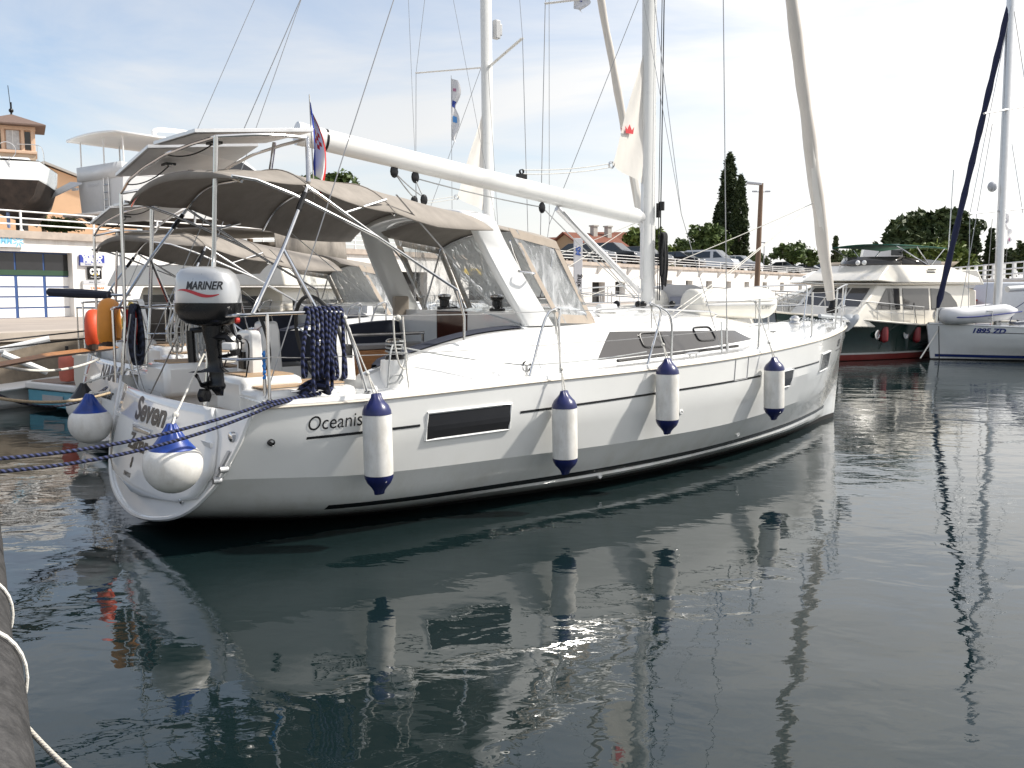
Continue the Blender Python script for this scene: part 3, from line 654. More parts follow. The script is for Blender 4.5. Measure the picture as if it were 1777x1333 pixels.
def make_solar(root, pan):
    PU_ = .25
    aft = [PU(212, 332, PU_), PU(232, 308, PU_), PU(262, 283, PU_), PU(290, 268, PU_), PU(330, 250, PU_), PU(375, 238, PU_)]
    z0 = lambda v: interp(v, [-1.66, -1.35, -.85, -.2, .5, 1.07, 1.4], [3.30, 3.42, 3.50, 3.56, 3.575, 3.57, 3.5])
    vs_ = [-1.66, -1.5, -1.35, -1.1, -.85, -.5, -.2, .2, .5, .8, 1.07]
    f = YB()
    f.tube(catmull([(.25, v, z0(v)) for v in vs_], 3), .016, 8)
    f.tube(catmull([(1.15, v*.95, z0(v)+.08) for v in vs_[:-1]]+[(1.15, 1.0, 3.66)], 3), .016, 8)
    f.tube(catmull([(.25, 1.07, 3.57), (.7, 1.09, 3.63), (1.15, 1.0, 3.66)], 4), .016, 8)
    f.tube(catmull([(.25, -1.66, 3.30), (.7, -1.70, 3.40), (1.15, -1.58, 3.38)], 4), .016, 8)
    for a, b in (((.25, 1.07, 3.57), (.25, .93, 2.5)), ((.25, .93, 2.5), (.12, .90, .98)), ((.25, -1.66, 3.30), (.25, -1.70, 1.9)), ((.25, -1.70, 1.9), (.20, -1.72, 1.3)), ((1.15, 1.0, 3.66), (.95, 1.4, 3.2)), ((.6, -1.66, 3.36), (.55, -1.78, 2.05)),
                 ((1.15, .3, 3.70), (1.1, .3, 3.42))): f.tube([a, b], .02, 10)
    fr = f.build('solar_arch', STEEL, root)
    for (pa, pb, w) in (((.12, .30), (1.28, .30), 0), ((.12, -.95), (1.28, -.95), 1)):
        vc = pa[1]; hw = .54; tilt = -.02 if not w else .16
        pl = YB(); P = []
        for dz in (.0, .035):
            for u in (.15, 1.30):
                for s in (-1, 1): P.append(Vector((u, vc+s*hw, z0(vc)+.075+tilt*s*1.0*hw+(u-.25)*.11+dz)))
        pl.hexa([P[0], P[1], P[3], P[2], P[4], P[5], P[7], P[6]])
        q = pl.build('solar_panel', ALU, root, bevel=.004)
        YB().quad(*[p*1. for p in (P[0]+Vector((.03, .03, -.003)), P[1]+Vector((.03, -.03, -.003)), P[3]+Vector((-.03, -.03, -.003)), P[2]+Vector((-.03, .03, -.003)))]).build('panel_backsheet', pan, q, smooth=0)
        YB().quad(*[p*1. for p in (P[4]+Vector((.03, .03, .002)), P[5]+Vector((.03, -.03, .002)), P[7]+Vector((-.03, -.03, .002)), P[6]+Vector((-.03, .03, .002)))]).build('solar_cells', mat('solar_cells_navy', (.01, .014, .04), .1), q, smooth=0)
        YB().box((.5, vc+.1, z0(vc)+.05+tilt*.1), (.1, .16, .025)).tube(sag((.5, vc+.1, z0(vc)+.05), (.25, vc-.5, z0(vc-.5)), .06), .007, 5).build('junction_box', BLACKP, q)
BACKS = mat('panel_backsheet_white', (.86, .85, .85), .4, var=.04)
# ================================================================== WATER
wm = bpy.data.materials.new('harbour_water'); wm.use_nodes = True; t = wm.node_tree; b = t.nodes['Principled BSDF']
b.inputs['Base Color'].default_value = (.006, .014, .015, 1); b.inputs['Roughness'].default_value = 0.0; b.inputs['IOR'].default_value = 1.6
co = N(t, 'ShaderNodeTexCoord')
def wn(scale, detail, sx, sy, rot=.4, dist=.4):
    m_ = N(t, 'ShaderNodeMapping'); m_.inputs['Scale'].default_value = (sx, sy, 1); m_.inputs['Rotation'].default_value = (0, 0, rot)
    n = N(t, 'ShaderNodeTexNoise'); n.inputs['Scale'].default_value = scale; n.inputs['Detail'].default_value = detail; n.inputs['Distortion'].default_value = dist
    t.links.new(co.outputs['Object'], m_.inputs[0]); t.links.new(m_.outputs[0], n.inputs['Vector']); return n.outputs['Fac']
def mth(op, a, b_):
    q = N(t, 'ShaderNodeMath', operation=op)
    for i, x in enumerate((a, b_)):
        if isinstance(x, (int, float)): q.inputs[i].default_value = x
        else: t.links.new(x, q.inputs[i])
    return q.outputs[0]
big = wn(.55, 2, 1, 1.3, .3, .2); mid = wn(1.7, 2, 1, 1.5, .5, .5); fine = wn(6., 3, .8, 1.6, .2, .3); patch = wn(.11, 3, 1, 1, .2, .6)
pr = N(t, 'ShaderNodeMapRange'); pr.inputs['From Min'].default_value = .44; pr.inputs['From Max'].default_value = .62; t.links.new(patch, pr.inputs['Value'])
# ripples grow away from the sheltered water by the pontoon
sx = N(t, 'ShaderNodeSeparateXYZ'); t.links.new(co.outputs['Object'], sx.inputs[0])
far = N(t, 'ShaderNodeMapRange'); far.inputs['From Min'].default_value = 9; far.inputs['From Max'].default_value = 24; far.inputs['To Min'].default_value = .12; far.inputs['To Max'].default_value = 1.
t.links.new(sx.outputs['Y'], far.inputs['Value'])
fine2 = wn(4.2, 3, 1, 1.5, .5, .6)
h = mth('ADD', mth('MULTIPLY', big, .017), mth('MULTIPLY', mid, .0065))
h = mth('ADD', h, mth('MULTIPLY', fine2, .0016))
h = mth('ADD', h, mth('MULTIPLY', fine, mth('MULTIPLY', mth('ADD', mth('MULTIPLY', pr.outputs[0], 1.0), .15), mth('MULTIPLY', far.outputs[0], .0075))))
bp = N(t, 'ShaderNodeBump'); bp.inputs['Distance'].default_value = 1.; bp.inputs['Strength'].default_value = 1.
t.links.new(h, bp.inputs['Height']); t.links.new(bp.outputs[0], b.inputs['Normal'])
wv = MB(); wv.quad((-600, -200, 0), (600, -200, 0), (600, 900, 0), (-600, 900, 0)); tag(wv.build('water', wm, smooth=0), kind='structure')

# ================================================================== THE YACHT
yacht = thing('sailing_yacht', 'large white sailing yacht in the foreground with Seven on its transom and navy tipped fenders', 'yacht', BO, BA, 'white sailing yachts with taupe canopies')
hull = make_hull(yacht, HULLW, ANTIF, STRIPE)
transom, door = make_transom(yacht, GEL)
deck = make_deck(yacht, DECKW, GEL, mat('strake_cream', (.62, .56, .47), .5))
make_coachroof(yacht, GEL, GLASSD); make_cockpit(yacht, GEL)
st = YB()
for sg in (1, -1):
    st.loft([[(shx(u, hv(u, z), z), sg*(hv(u, z)+.004), z) for z in [zc+.028-.056*j/6 for j in range(7)]] for u, zc in [(1.0+(11.0-1.0)*i/60, cinterp(1.0+10*i/60, [1, 3, 6, 9, 11], [.275, .245, .255, .27, .28])) for i in range(61)]])
st.build('boot_stripe', STRIPE, hull, smooth=0)
for sg in (1, -1):
    for a, c in ((.60, 1.72), (2.86, 4.83), (4.96, 6.95), (7.85, 8.95)): hull_strip(a, c, lambda u: .985+.027*(u-.6) if u < 7 else 1.155+.03*(u-7), .024, sg).build('cove_stripe', STRIPE, hull, smooth=0)
# hull windows let into a white rebate
for sg in (1, -1):
    for (a0, a1, z0, z1, sl) in ((1.79, 2.74, .865, 1.125, .03), (7.30, 7.92, .93, 1.16, .05), (9.05, 9.62, 1.05, 1.31, .05)):
        w = YB(); n = 8; w.loft([[(shx(u, 0, 1), sg*(hv(u, z)+.007), z) for z in [z0+.02*(i/n)+(z1-z0)*j/6 for j in range(7)]] for i in range(n+1) for u in [a0+(a1-a0)*i/n]])
        hw = w.build('hull_window', DARKW, hull, smooth=0)
        P = []
        for k in range(9): u = a0+(a1-a0)*k/8; P.append((u, sg*(hv(u, z1+.02*k/8)+.006), z1+.02*k/8))
        for k in range(8, -1, -1): u = a0+(a1-a0)*k/8; P.append((u, sg*(hv(u, z0+.02*k/8)+.006), z0+.02*k/8))
        YB().tube(P+[P[0]], .013, 6, cap=False).build('window_rim', GEL, hw)
def hull_fn(u0, z0, sg=1, off=.004, k=.03): return flipfn(lambda a, b_: (shx(u0+a, hv(u0+a, z0+b_+k*a), z0+b_+k*a), sg*(hv(u0+a, z0+b_+k*a)+off), z0+b_+k*a))
text('Oceanis', hull_fn(.585, 1.105), INK, 'hull_lettering', hull, .180, .0, .93, align='LEFT')
text('SEV', hull_fn(10.15, 1.41), INK, 'hull_lettering', hull, .15, .004, .9, .2, align='LEFT')
m = hull_strip(10.1, 10.75, lambda u: 1.30+.02*(u-10), .012); m.build('hull_lettering', INK, hull, smooth=0)
# through hulls, access panel, skin fittings
fit = YB()
def disc(u, z, r, mb, d=.012):
    v = hv(u, z); mb.lathe([(r, -.01), (r, d), (r*.7, d+.004), (r*.66, d*.2), (1e-3, d*.2)], (shx(u, v, z), v, z), 16, Matrix.Rotation(-pi/2, 3, 'X'))
disc(.28, .97, .032, fit); fit.build('hull_fitting', BLACKP, hull)
fit = YB(); disc(5.3, .84, .03, fit); disc(6.9, .37, .03, fit); disc(4.3, .17, .03, fit); fit.build('hull_fitting', GEL, hull)
P = [(6.30, 1.14), (6.60, 1.15), (6.60, 1.43), (6.30, 1.42)]
YB().tube([(u, hv(u, z)+.003, z) for u, z in P+[P[0]]], .006, 5).build('chainplate_panel', GREYG, hull)
# transom lettering and fittings
def tr_fn(v0, z0, off=.037, sc=1., k=0.): return flipfn(lambda a, b_: (ut(v0+a, z0+b_)-off, v0+a, z0+b_+k*a))
text('Seven', tr_fn(-.08, 1.07), INK, 'name_lettering', door, .31, .010, 1.22, .2)
text('Zadar', tr_fn(-.24, .755), INK, 'name_lettering', door, .21, .007, 1.15, .2)
text('8', tr_fn(-.30, .56), INK, 'name_lettering', door, .14, .006, .8, .2)
text('ENI471S D', tr_fn(-.36, .44), INK, 'name_lettering', door, .055, .002, .9, .1)
lat = YB().box((ut(0, .9)-.04, -.18, .885), (.02, .50, .045)); lat.build('door_latch', STEEL, door, bevel=.008)
YB().box((ut(0, .9)-.034, -.18, .865), (.012, .58, .12)).build('latch_recess', GREYG, door, bevel=.006)
for v, z, r in ((1.56, 1.02, .045), (.98, .40, .03), (-.98, .40, .03)): YB().lathe([(r, -.02), (r, .02), (r*.6, .03), (1e-3, .03)], (ut(v, z), v, z), 14, Matrix.Rotation(-pi/2, 3, 'Y')).build('stern_socket', STEEL, transom)
sp = YB(); sp.hexa([(ut(v, z)-o, v, z) for o in (.012, .03) for v, z in ((1.36, .50), (1.39, .49), (1.60, .90), (1.57, .91))]); sp.build('folding_step', GREYG, transom)
for v, z in ((1.60, .76), (1.54, .66)): YB().lathe([(.028, 0), (.028, .07), (1e-3, .07)], (ut(v, z)-.08, v, z), 12, Matrix.Rotation(pi/2, 3, 'Y')).build('step_bracket', ALU, transom)
make_rails(yacht); make_rig(yacht, MASTW); make_bimini(yacht, CANVAS); make_arch(yacht, GEL); make_sprayhood(yacht, CANVAS, CANVL, VINYL); make_solar(yacht, BACKS)
winch(yacht, 1.70, 1.60, 1.33, 1.60); winch(yacht, 1.70, -1.60, 1.33, 1.60)
winch(yacht, 3.78, .52, 1.93, 2.0, pod=True); winch(yacht, 3.78, -.55, 1.93, 2.0, pod=True)
cleat(yacht, .78, 1.74, sheer(.8)+.03, .03, .42); cleat(yacht, .78, -1.74, sheer(.8)+.03, -.03); cleat(yacht, 5.6, beam(5.6)-.14, sheer(5.6)+.03, 0, .28); cleat(yacht, 10.3, .8, sheer(10.3)+.05, .4)
# clutches, blocks, pads at the mast foot and the sheet tracks
ck = YB()
for v in (.75, .85, .95, -.75, -.85): ck.box((4.0, v, 1.99), (.22, .07, .09))
ck.build('rope_clutch', BLACKP, yacht, bevel=.01)
bl = YB()
for x, y in ((6.55, .25), (6.55, -.25), (6.45, .35), (7.1, .3), (6.6, .12), (7.15, -.2)): bl.ball((x, y, zt(6.5)+cam_(6.5)+.04), .05, 10, 6)
bl.build('mast_foot_block', BLACKP, yacht)
for sg in (1, -1): YB().tube([(4.6, sg*1.68, sheer(4.6)+.06), (6.9, sg*1.60, sheer(6.9)+.06)], .02, 6).build('sheet_track', BLACKP, yacht)
gb = YB().lathe([(.055, -.02), (.06, 0), (.055, .02)], (3.10, 1.86, sheer(3.1)+.12), 14, Matrix.Rotation(pi/2, 3, 'X')).tube([(3.10, 1.86, sheer(3.1)+.02), (3.10, 1.86, sheer(3.1)+.14)], .015); gb.build('turning_block', STEEL, yacht)
YB().tube(sag((1.75, 1.56, 1.72), (3.10, 1.86, 1.49), .02), .009, 6).tube(sag((3.1, 1.86, 1.49), (5.1, 1.66, 1.53), .02), .008, 6).build('genoa_sheet_line', ROPEG, yacht)
# tail of the sheet wound on the winch
wr = YB(); P = [(1.70+.085*cos(.5*k), 1.60+.085*sin(.5*k), 1.66+.0028*k) for k in range(42)]; wr.tube(P, .009, 6)
wr.tube(catmull([(1.76, 1.67, 1.76), (1.70, 1.78, 1.6), (1.60, 1.80, 1.42), (1.52, 1.76, 1.40), (1.56, 1.79, 1.47), (1.66, 1.79, 1.46), (1.62, 1.80, 1.39)], 6), .009, 6)
wr.tube(catmull([(1.64, 1.66, 1.74), (1.55, 1.76, 1.66), (1.52, 1.77, 1.45), (1.50, 1.79, 1.36)], 6), .009, 6).tube(catmull([(1.78, 1.62, 1.75), (1.73, 1.77, 1.62), (1.63, 1.79, 1.45)], 6), .009, 6)
wr.build('winch_rope', ROPEG, yacht)
# mainsheet to the boom, with blocks
for x, y, z in ((2.72, 0, 3.60), (3.0, 0, 3.56), (4.92, 0, 3.32)): YB().ball((x, y, z-.03), .055, 10, 6, (1, .5, 1.3)).tube([(x, y, z+.02), (x, y, z+.09)], .008, 5).build('mainsheet_block', BLACKP, yacht)
for y in (.1, -.1): YB().ball((3.05, y, 3.27), .05, 10, 6, (1, .5, 1.3)).build('mainsheet_block', BLACKP, yacht)
ml = YB()
for a, c in (((2.72, 0, 3.57), (3.05, .1, 3.3)), ((2.72, 0, 3.57), (3.06, -.1, 3.3)), ((3.0, 0, 3.52), (3.05, .1, 3.3)), ((3.0, 0, 3.52), (4.9, 0, 3.3)), ((4.92, 0, 3.3), (6.5, .15, 2.15))): ml.tube(sag(a, c, .02), .0075, 5)
ml.build('mainsheet', ROPEG, yacht)
# halyards down the mast
hl = YB()
for x, y in ((6.98, .13), (7.03, .12), (7.07, .09)): hl.tube([(x, y, 2.1), (x, y, 12)], .006, 5)
hl.build('halyard', ROPEK, yacht)
hh = YB().box((7.0, .11, 3.36), (.05, .05, .2)).lathe([(.04, -.06), (.04, .06)], (7.03, .14, 3.42), 10); hh.build('halyard_guide', BLACKP, yacht)
# anchor on the bow roller
an = YB(); an.tube([(11.2, .05, 1.80), (11.95, .05, 1.74), (12.2, .05, 1.62)], .03, 8)
fl = []
for i in range(9):
    t_ = i/8; wv_ = .17*sin(pi*min(1, .18+t_*.82)); c0 = Vector((12.02+.24*t_, .05, 1.50+.24*sin(t_*1.9))); fl.append([c0+Vector((0.05*abs(k), k*wv_, .07*k*k)) for k in (-1, -.5, 0, .5, 1)])
an.loft(fl); an.build('anchor', mat('galvanised_grey', (.36, .38, .40), .5, metal=.3), yacht, solid=.014)
YB().box((11.75, .05, 1.70), (.5, .16, .06)).build('bow_roller', STEEL, yacht, bevel=.01)
YB().lathe([(.09, 0), (.1, .02), (.07, .05), (.09, .09), (.05, .13), (1e-3, .14)], (10.55, 0, 1.68), 16).build('windlass', STEEL, yacht)
ch = YB()
for k in range(26): ch.torus((10.65+k*.042, .05+.004*sin(k), 1.735+.02*sin(k*.4)), .026, .007, (0, 1, 0) if k % 2 else (0, 0, 1), 10, 5)
ch.build('anchor_chain', mat('galvanised_grey', (.36, .38, .40), .5, metal=.3), yacht)
# coachroof maker's plate (lettering on the side) and cleats for cockpit
text('PLATINUM', flipfn(lambda a, b_: (4.05+a, wb(4.05)-.03+.0-(.10+b_)*.35, sheer(4)+.18+b_+.02*a)), mat('grey_lettering', (.3, .3, .3), .4, var=0), 'coachroof_lettering', yacht, .045, 0, 1.3, .2)

# ================================================================== THINGS ON AND AROUND THE YACHT
def ything(name, label, cat, u, v, z, group=None, rz=0.): return thing(name, label, cat, WB(u, v, z), BA+rz, group)
GF = 'cylindrical white fenders along the yacht side'
def rope_tube(mb, pts, r, n=7): return mb.tube(pts, r, n)
def fender(px, ytop, ybot, label, hook, tilt=.0):
    v = 2.2
    for i in range(30): q = PV(px, ytop, v); v = .5*v+.5*(beam(q.x)+.145)
    q0 = PV(px, ytop, v); q1 = PV(px, ybot, v); L = q0.z-q1.z; r = .128
    e = ything('boat_fender', label, 'fender', q0.x, v, q1.z, GF); e.rotation_euler = (0, radians(tilt), BA)
    cap = .2*L
    MB().lathe([(r*.985, cap*1.0), (r, cap*1.15), (r, L-cap*1.15), (r*.985, L-cap*1.0)], n=32).build('fender_body', FENDW, e, smooth=60)
    for s in (1, -1):
        c = MB(); prof = [(r*1.004, cap*1.0), (r*.97, cap*.82), (r*.82, cap*.58), (r*.58, cap*.38), (r*.42, cap*.2), (r*.36, 0), (r*.2, -.004)]
        c.lathe([(a, (L-z_) if s > 0 else z_) for a, z_ in prof], n=32)
        for i in range(len(c.v)):                         # moulded ribs gather towards the eye
            x, y, z_ = c.v[i]; d = (L-z_) if s > 0 else z_; a = math.atan2(y, x); k = 1+.10*max(0, 1-d/(cap*.6))*cos(a*8); fl = 1-.55*max(0, 1-d/(cap*.45))
            c.v[i] = (x*k, y*k*fl, z_)
        c.build('fender_end', FENDB, e, smooth=50)
    hk = Vector((hook[0]-q0.x, -(hook[1]-v), hook[2]-q1.z))
    lr = MB(); top = Vector((0, 0, L-.015)); kn = top.lerp(hk, .28)
    lr.tube([top+Vector((.02, 0, 0)), kn], .0065, 6).tube([top-Vector((.02, 0, 0)), kn], .0065, 6).tube(sag(kn, hk, .01, 6), .0065, 6).ball(kn, .02, 8, 6).ball(hk, .022, 8, 6)
    lr.tube([hk, hk+Vector((.03, .02, -.25))], .006, 5)
    lr.build('fender_line', ROPEW, e)
    return e
fender(656, 683, 858, 'white fender with navy ends nearest the stern, below the Oceanis lettering', (1.05, 1.885, 2.02), -1.2)
fender(982, 678, 823, 'white fender with navy ends hanging right of the dark hull window', (3.40, 2.0, 2.04), -1.6)
fender(1160, 622, 753, 'white fender with navy ends hanging under the smoked coachroof windows', (4.82, 2.0, 2.07), -1.0)
fender(1346, 620, 728, 'white fender with navy ends nearest the bow, over a small hull window', (6.95, 1.86, 2.10), -2.)
def ball_fender(c, r, label, cap, hook, top=True, sq=1.12):
    e = thing('ball_fender', label, 'fender', c, BA, 'round white stern fenders')
    prof = []
    for i in range(25):
        a = pi*i/24; rr = r*sin(a); z = -r*cos(a)
        prof.append((max(rr, .002), z))
    prof = [q for q in prof if q[1] < .42*r]; r0, z0 = prof[-1]
    for k in range(1, 9): f = k/8; prof.append((r0*(1-f)**1.25*(1-.08*sin(pi*f))+.035*f, z0+(1.42*r-z0)*(f+.06*sin(pi*f))))
    prof.append((.004, 1.425*r))
    split = next(i for i, p in enumerate(prof) if p[1] > .50*r)
    MB().lathe(prof[:split+1], n=32).build('fender_body', FENDW, e, smooth=60)
    c_ = MB().lathe(prof[split:], n=48)
    for i, (x, y, z) in enumerate(c_.v):
        d = max(0, (z-.85*r)/(.5*r)); a = math.atan2(y, x); k = 1+.12*min(1, d)*cos(a*9); c_.v[i] = (x*k, y*k, z)
    c_.build('fender_end', cap, e, smooth=50)
    d = Vector(hook)-Vector(c); hk = Matrix.Rotation(-BA, 3, 'Z') @ d; top_ = Vector((0, 0, r*1.40)); kn = top_.lerp(hk, .12)
    MB().tube([top_+Vector((0, .03, 0)), kn], .009, 6).tube([top_-Vector((0, .03, 0)), kn], .009, 6).tube([kn, hk], .009, 6).ball(kn, .03, 8, 6).build('fender_line', ROPEW, e)
BLUEC = mat('fender_blue', (.010, .045, .26), .35, var=.55, scale=3)
q = PU(300, 806, -.42)
ball_fender(WB(q.x, q.y, q.z), .232, 'big round white fender with blue top tied against the transom, behind the navy mooring lines', BLUEC, WB(.05, 1.15, 1.70))
q = PU(157, 734, -.20)
ball_fender(WB(q.x, q.y, q.z), .225, 'round white fender with blue top at the far corner of the transom', BLUEC, WB(.0, -1.55, 1.15))
# --- rope coils hung on the pushpit
def rope_twist(c1, c2, name, sc=26):
    return wave_mat(name, c1, c2, .85, sc, 'DIAGONAL', .005, (.3, .7))
NAVYR = rope_twist((.003, .004, .012), (.036, .046, .12), 'navy_twisted_rope', 11.)
NAVYR2 = rope_twist((.004, .005, .012), (.02, .026, .05), 'dark_navy_rope', 7.)
def coil(name, label, u, v, ztop, zlow, span, loops, m, r=.0155, seed=1, group=None, along=(1, 0), strand=True):
    rnd = random.Random(seed); e = ything(name, label, 'rope', u, v, ztop, group); mb = MB()
    ax = Vector((along[0], along[1], 0)).normalized(); nx = Vector((-ax.y, ax.x, 0)); P = []
    for k in range(loops):
        s0 = -span/2+span*k/(loops-1)*1.0; L = (ztop-zlow)*(1-.16*rnd.random()-(.16 if k % 3 == 0 else 0)); w = .03+.03*rnd.random(); sl = s0*1.12+(rnd.random()-.5)*.09; dz = rnd.random()*.012
        for (a, b_, z) in ((s0, .025, -.02), (s0, 0, .02+dz), (s0+.01, -.028, -.03), (sl-w*.6, -.035-.03*rnd.random(), -L*.55), (sl-w*.5, -.03, -L*.92), (sl, -.005, -L), (sl+w*.8, .025, -L*.92), (sl+w*.5, .04, -L*.5)):
            P.append(ax*a+nx*b_+Vector((0, 0, z)))
    mb.tube(catmull(P, 5), r, 7); mb.build('rope_coil', m, e, smooth=60)
    return e
GC = 'rope coils hung over the stern rail'
coil('rope_coil', 'thick navy twisted rope coiled over the starboard stern rail beside the wheel', .83, 1.85, 2.075, 1.38, .32, 9, NAVYR, .0165, 3, GC)
coil('rope_coil', 'dark navy rope coiled over the far stern rail, left of the outboard motor', .28, -1.45, 2.06, 1.42, .34, 10, NAVYR2, .015, 8, GC, along=(.15, 1))
coil('rope_coil', 'cream and grey thin rope hank hanging behind the black outboard motor', .62, -.95, 2.05, 1.5, .24, 7, ROPEW, .009, 5, GC, along=(.8, -.6))
coil('rope_coil', 'grey thin rope hank hanging next to the cream one behind the outboard motor', .70, -.62, 2.03, 1.46, .14, 6, ROPEG, .009, 12, GC, along=(.8, -.6))
coil('halyard_coil', 'long black halyard coil hanging on the front of the mast', 7.06, .15, 3.02, 2.22, .10, 10, ROPEK, .011, 6, None, along=(1, .2))
# --- mooring lines: doubled navy rope from the stern cleat to the pontoon
a0 = Vector(WB(.80, 1.76, sheer(.8)+.075)); mid_ = Vector(WB(.45, 1.88, 1.31))
for k, (py, lab) in enumerate(((797, 'navy mooring rope from the stern cleat, upper of the two crossing the transom'), (808, 'navy mooring rope from the stern cleat, lower of the two crossing the transom'))):
    e = thing('mooring_line', lab, 'rope', (0, 0, 0), 0, 'navy mooring lines'); end = D(-170, py+6+10*k, 5.75)
    fair = Vector(WB(.30+.06*k, 1.86, 1.325-.02*k)); cl_ = Vector(WB(.80+.03*k, 1.78, sheer(.8)+.06))
    MB().tube([cl_.lerp(fair, i/6) for i in range(6)]+sag(fair, end, .12+.035*k, 24), .0138, 8).build('rope_strand', NAVYR, e, smooth=60)
e = ything('rope_hitch', 'navy rope figure-of-eight belayed on the stern cleat', 'rope', .80, 1.75, sheer(.8)+.05)
P = []
for k in range(40): a = 2*pi*k/13; P.append((.13*sin(a), .065*sin(2*a)+.02, .02+.03*cos(2*a)+.0015*k))
P += [(.1, -.02, .09), (.04, .0, .13), (-.08, .03, .10), (-.16, .05, .02)]
MB().tube(catmull(P, 3), .0155, 7).build('rope_turns', NAVYR, e, smooth=60)
# blue and white lashing at the backstay foot
e = ything('lashing_cord', 'short blue and white cord tied under the backstay', 'rope', .37, 1.66, 1.36)
MB().tube([(0, 0, .0), (.004, 0, .09)], .012, 6).tube([(0, .0, .02), (.0, .0, .14)], .016, 6).build('shackle', STEEL, e)
cb = MB()
for k in range(14): cb.ball((.003*sin(k*2), .004*cos(k*3), .15+k*.017), .012+.005*(k % 3 == 0), 7, 5)
cb.build('cord', mat('bright_blue_cord', (.04, .22, .62), .7, var=.3, scale=30), e)
# --- horseshoe buoys on the far pushpit
def horseshoe(name, label, px, py, Yu, col, R=.2, tube=.07, rz=.0):
    p = PU(px, py, Yu); e = ything(name, label, 'life buoy', p.x, p.y, p.z, None, rz)
    mb = MB(); P = []
    for k in range(25): a = radians(-125)+radians(250)*k/24; P.append((0, R*sin(a), R*1.25*cos(a)))
    mb.tube(P, [tube*.9]+[tube]*23+[tube*.9], 10, flat=1.35); mb.build('buoy_body', col, e, smooth=50)
    MB().tube([(0, -R*.8, -.2), (0.02, -R*.85, .05)], tube*1.06, 10).build('buoy_strap', mat('strap_dark', (.05, .03, .02), .7), e) if 'orange yellow' in label else None
    return e
ORG = mat('orange_cover', (.68, .26, .03), .55, var=.08, bump=.004, bscale=9); REDO = mat('red_orange_cover', (.66, .075, .02), .5, var=.08, bump=.004, bscale=9)
horseshoe('horseshoe_buoy', 'orange yellow horseshoe life buoy standing edge-on at the far stern rail', 190, 568, .16, ORG, .205, .075, -.42)
horseshoe('horseshoe_buoy', 'red orange horseshoe life buoy left of the orange yellow one', 163, 577, .30, REDO, .185, .06, -.40)
e = ything('rescue_bag', 'red cloth hanging behind the orange life buoy', 'bag', .30, -1.62, 1.93)
MB().loft([[(.02*sin(k*1.3+z*9), -.16+.32*k/8, z) for k in range(9)] for z in (.1, 0, -.1, -.2, -.28)]).build('bag_cloth', mat('red_cloth', (.6, .03, .025), .7, var=.15), e, solid=.02, smooth=60)
# --- outboard motor clamped to the rail
q = PU(362, 545, .03)
ob = ything('outboard_motor', 'black and silver outboard motor clamped to the stern rail', 'outboard motor', q.x, q.y, .985, None, radians(-4)); ob.scale = (1.13, 1.13, 1.3); ob.location.z = .79
SILV = mat('silver_paint', (.48, .49, .50), .28, metal=.35, var=.03, coat=.5)
def ell(cx, cy, z, a, b_, n=24, p=2.6): return [(cx+a*abs(cos(t_))**(2/p)*(1 if cos(t_) > 0 else -1), cy+b_*abs(sin(t_))**(2/p)*(1 if sin(t_) > 0 else -1), z) for t_ in [2*pi*k/n for k in range(n)]]
def capped(m_, n=24): m_.f.append([len(m_.v)-n+k for k in range(n)]); m_.f.append(list(range(n))[::-1]); return m_
# local axes: x forward (the boat), the cowl's long side lies along x; turned so that its side faces the camera
OBR = radians(-52)
def obr(rows): c_, s_ = cos(OBR), sin(OBR); return [[(x*c_-y*s_, x*s_+y*c_, z) for x, y, z in r] for r in rows]
cw = capped(MB().loft(obr([ell(.0, 0, 1.04, .248, .15, 24, 3), ell(0, 0, 1.08, .248, .153, 24, 3), ell(-.0, 0, 1.17, .235, .148, 24, 3), ell(-.01, 0, 1.225, .218, .138, 24, 3), ell(-.02, 0, 1.258, .175, .115, 24, 3), ell(-.03, 0, 1.275, .09, .07, 24, 3)]), closed=True)).build('engine_cowl', SILV, ob, smooth=40)
capped(MB().loft(obr([ell(.03, 0, .895, .10, .08), ell(.02, 0, .91, .19, .12), ell(.01, 0, .945, .235, .145), ell(0, 0, 1.0, .252, .158), ell(0, 0, 1.042, .254, .16)]), closed=True)).build('engine_pan', BLACKP, ob, smooth=40)
capped(MB().loft(obr([ell(-.10, 0, 1.246, .10, .105), ell(-.1, 0, 1.262, .095, .10)]), closed=True)).build('cowl_vent', mat('silver_dark', (.33, .34, .35), .35, metal=.3), cw)
leg = MB()
leg.loft(obr([ell(.03, 0, .93, .085, .06), ell(.03, 0, .85, .075, .058), ell(.035, 0, .68, .058, .045), ell(.04, 0, .42, .055, .04), ell(.045, 0, .28, .06, .035), ell(.03, 0, .22, .12, .05), ell(.03, 0, .205, .125, .05), ell(.05, 0, .2, .06, .022), ell(.055, 0, .03, .06, .02), ell(.05, 0, -.02, .075, .035), ell(.05, 0, -.07, .07, .03), ell(.055, 0, -.10, .055, .008), ell(.075, 0, -.2, .03, .006)]), closed=True); capped(leg)
leg.loft(obr([ell(-.03, 0, .235, .02, .03), ell(-.10, 0, .21, .05, .045), ell(-.12, 0, .19, .06, .05)]), closed=True)
leg.build('drive_leg', BLACKP, ob, smooth=40)
pr_ = MB(); c_, s_ = cos(OBR), sin(OBR)
def R_(x, y, z): return (x*c_-y*s_, x*s_+y*c_, z)
for k in range(3):
    a = 2*pi*k/3+.5; pts = []
    for i in range(7):
        r_ = .025+.085*i/6; w_ = .045*sin(pi*(i+1.2)/8.4); pts.append([R_(-.06+.03*j, (r_*cos(a)+w_*j*-sin(a)), -.03+(r_*sin(a)+w_*j*cos(a))) for j in (-1, 0, 1)])
    pr_.loft(pts)
pr_.build('propeller', BLACKP, ob, solid=.006)
MB().tube([R_(-.09, 0, -.03), R_(-.01, 0, -.03)], [.012, .034], 10).build('propeller_hub', BLACKP, ob)
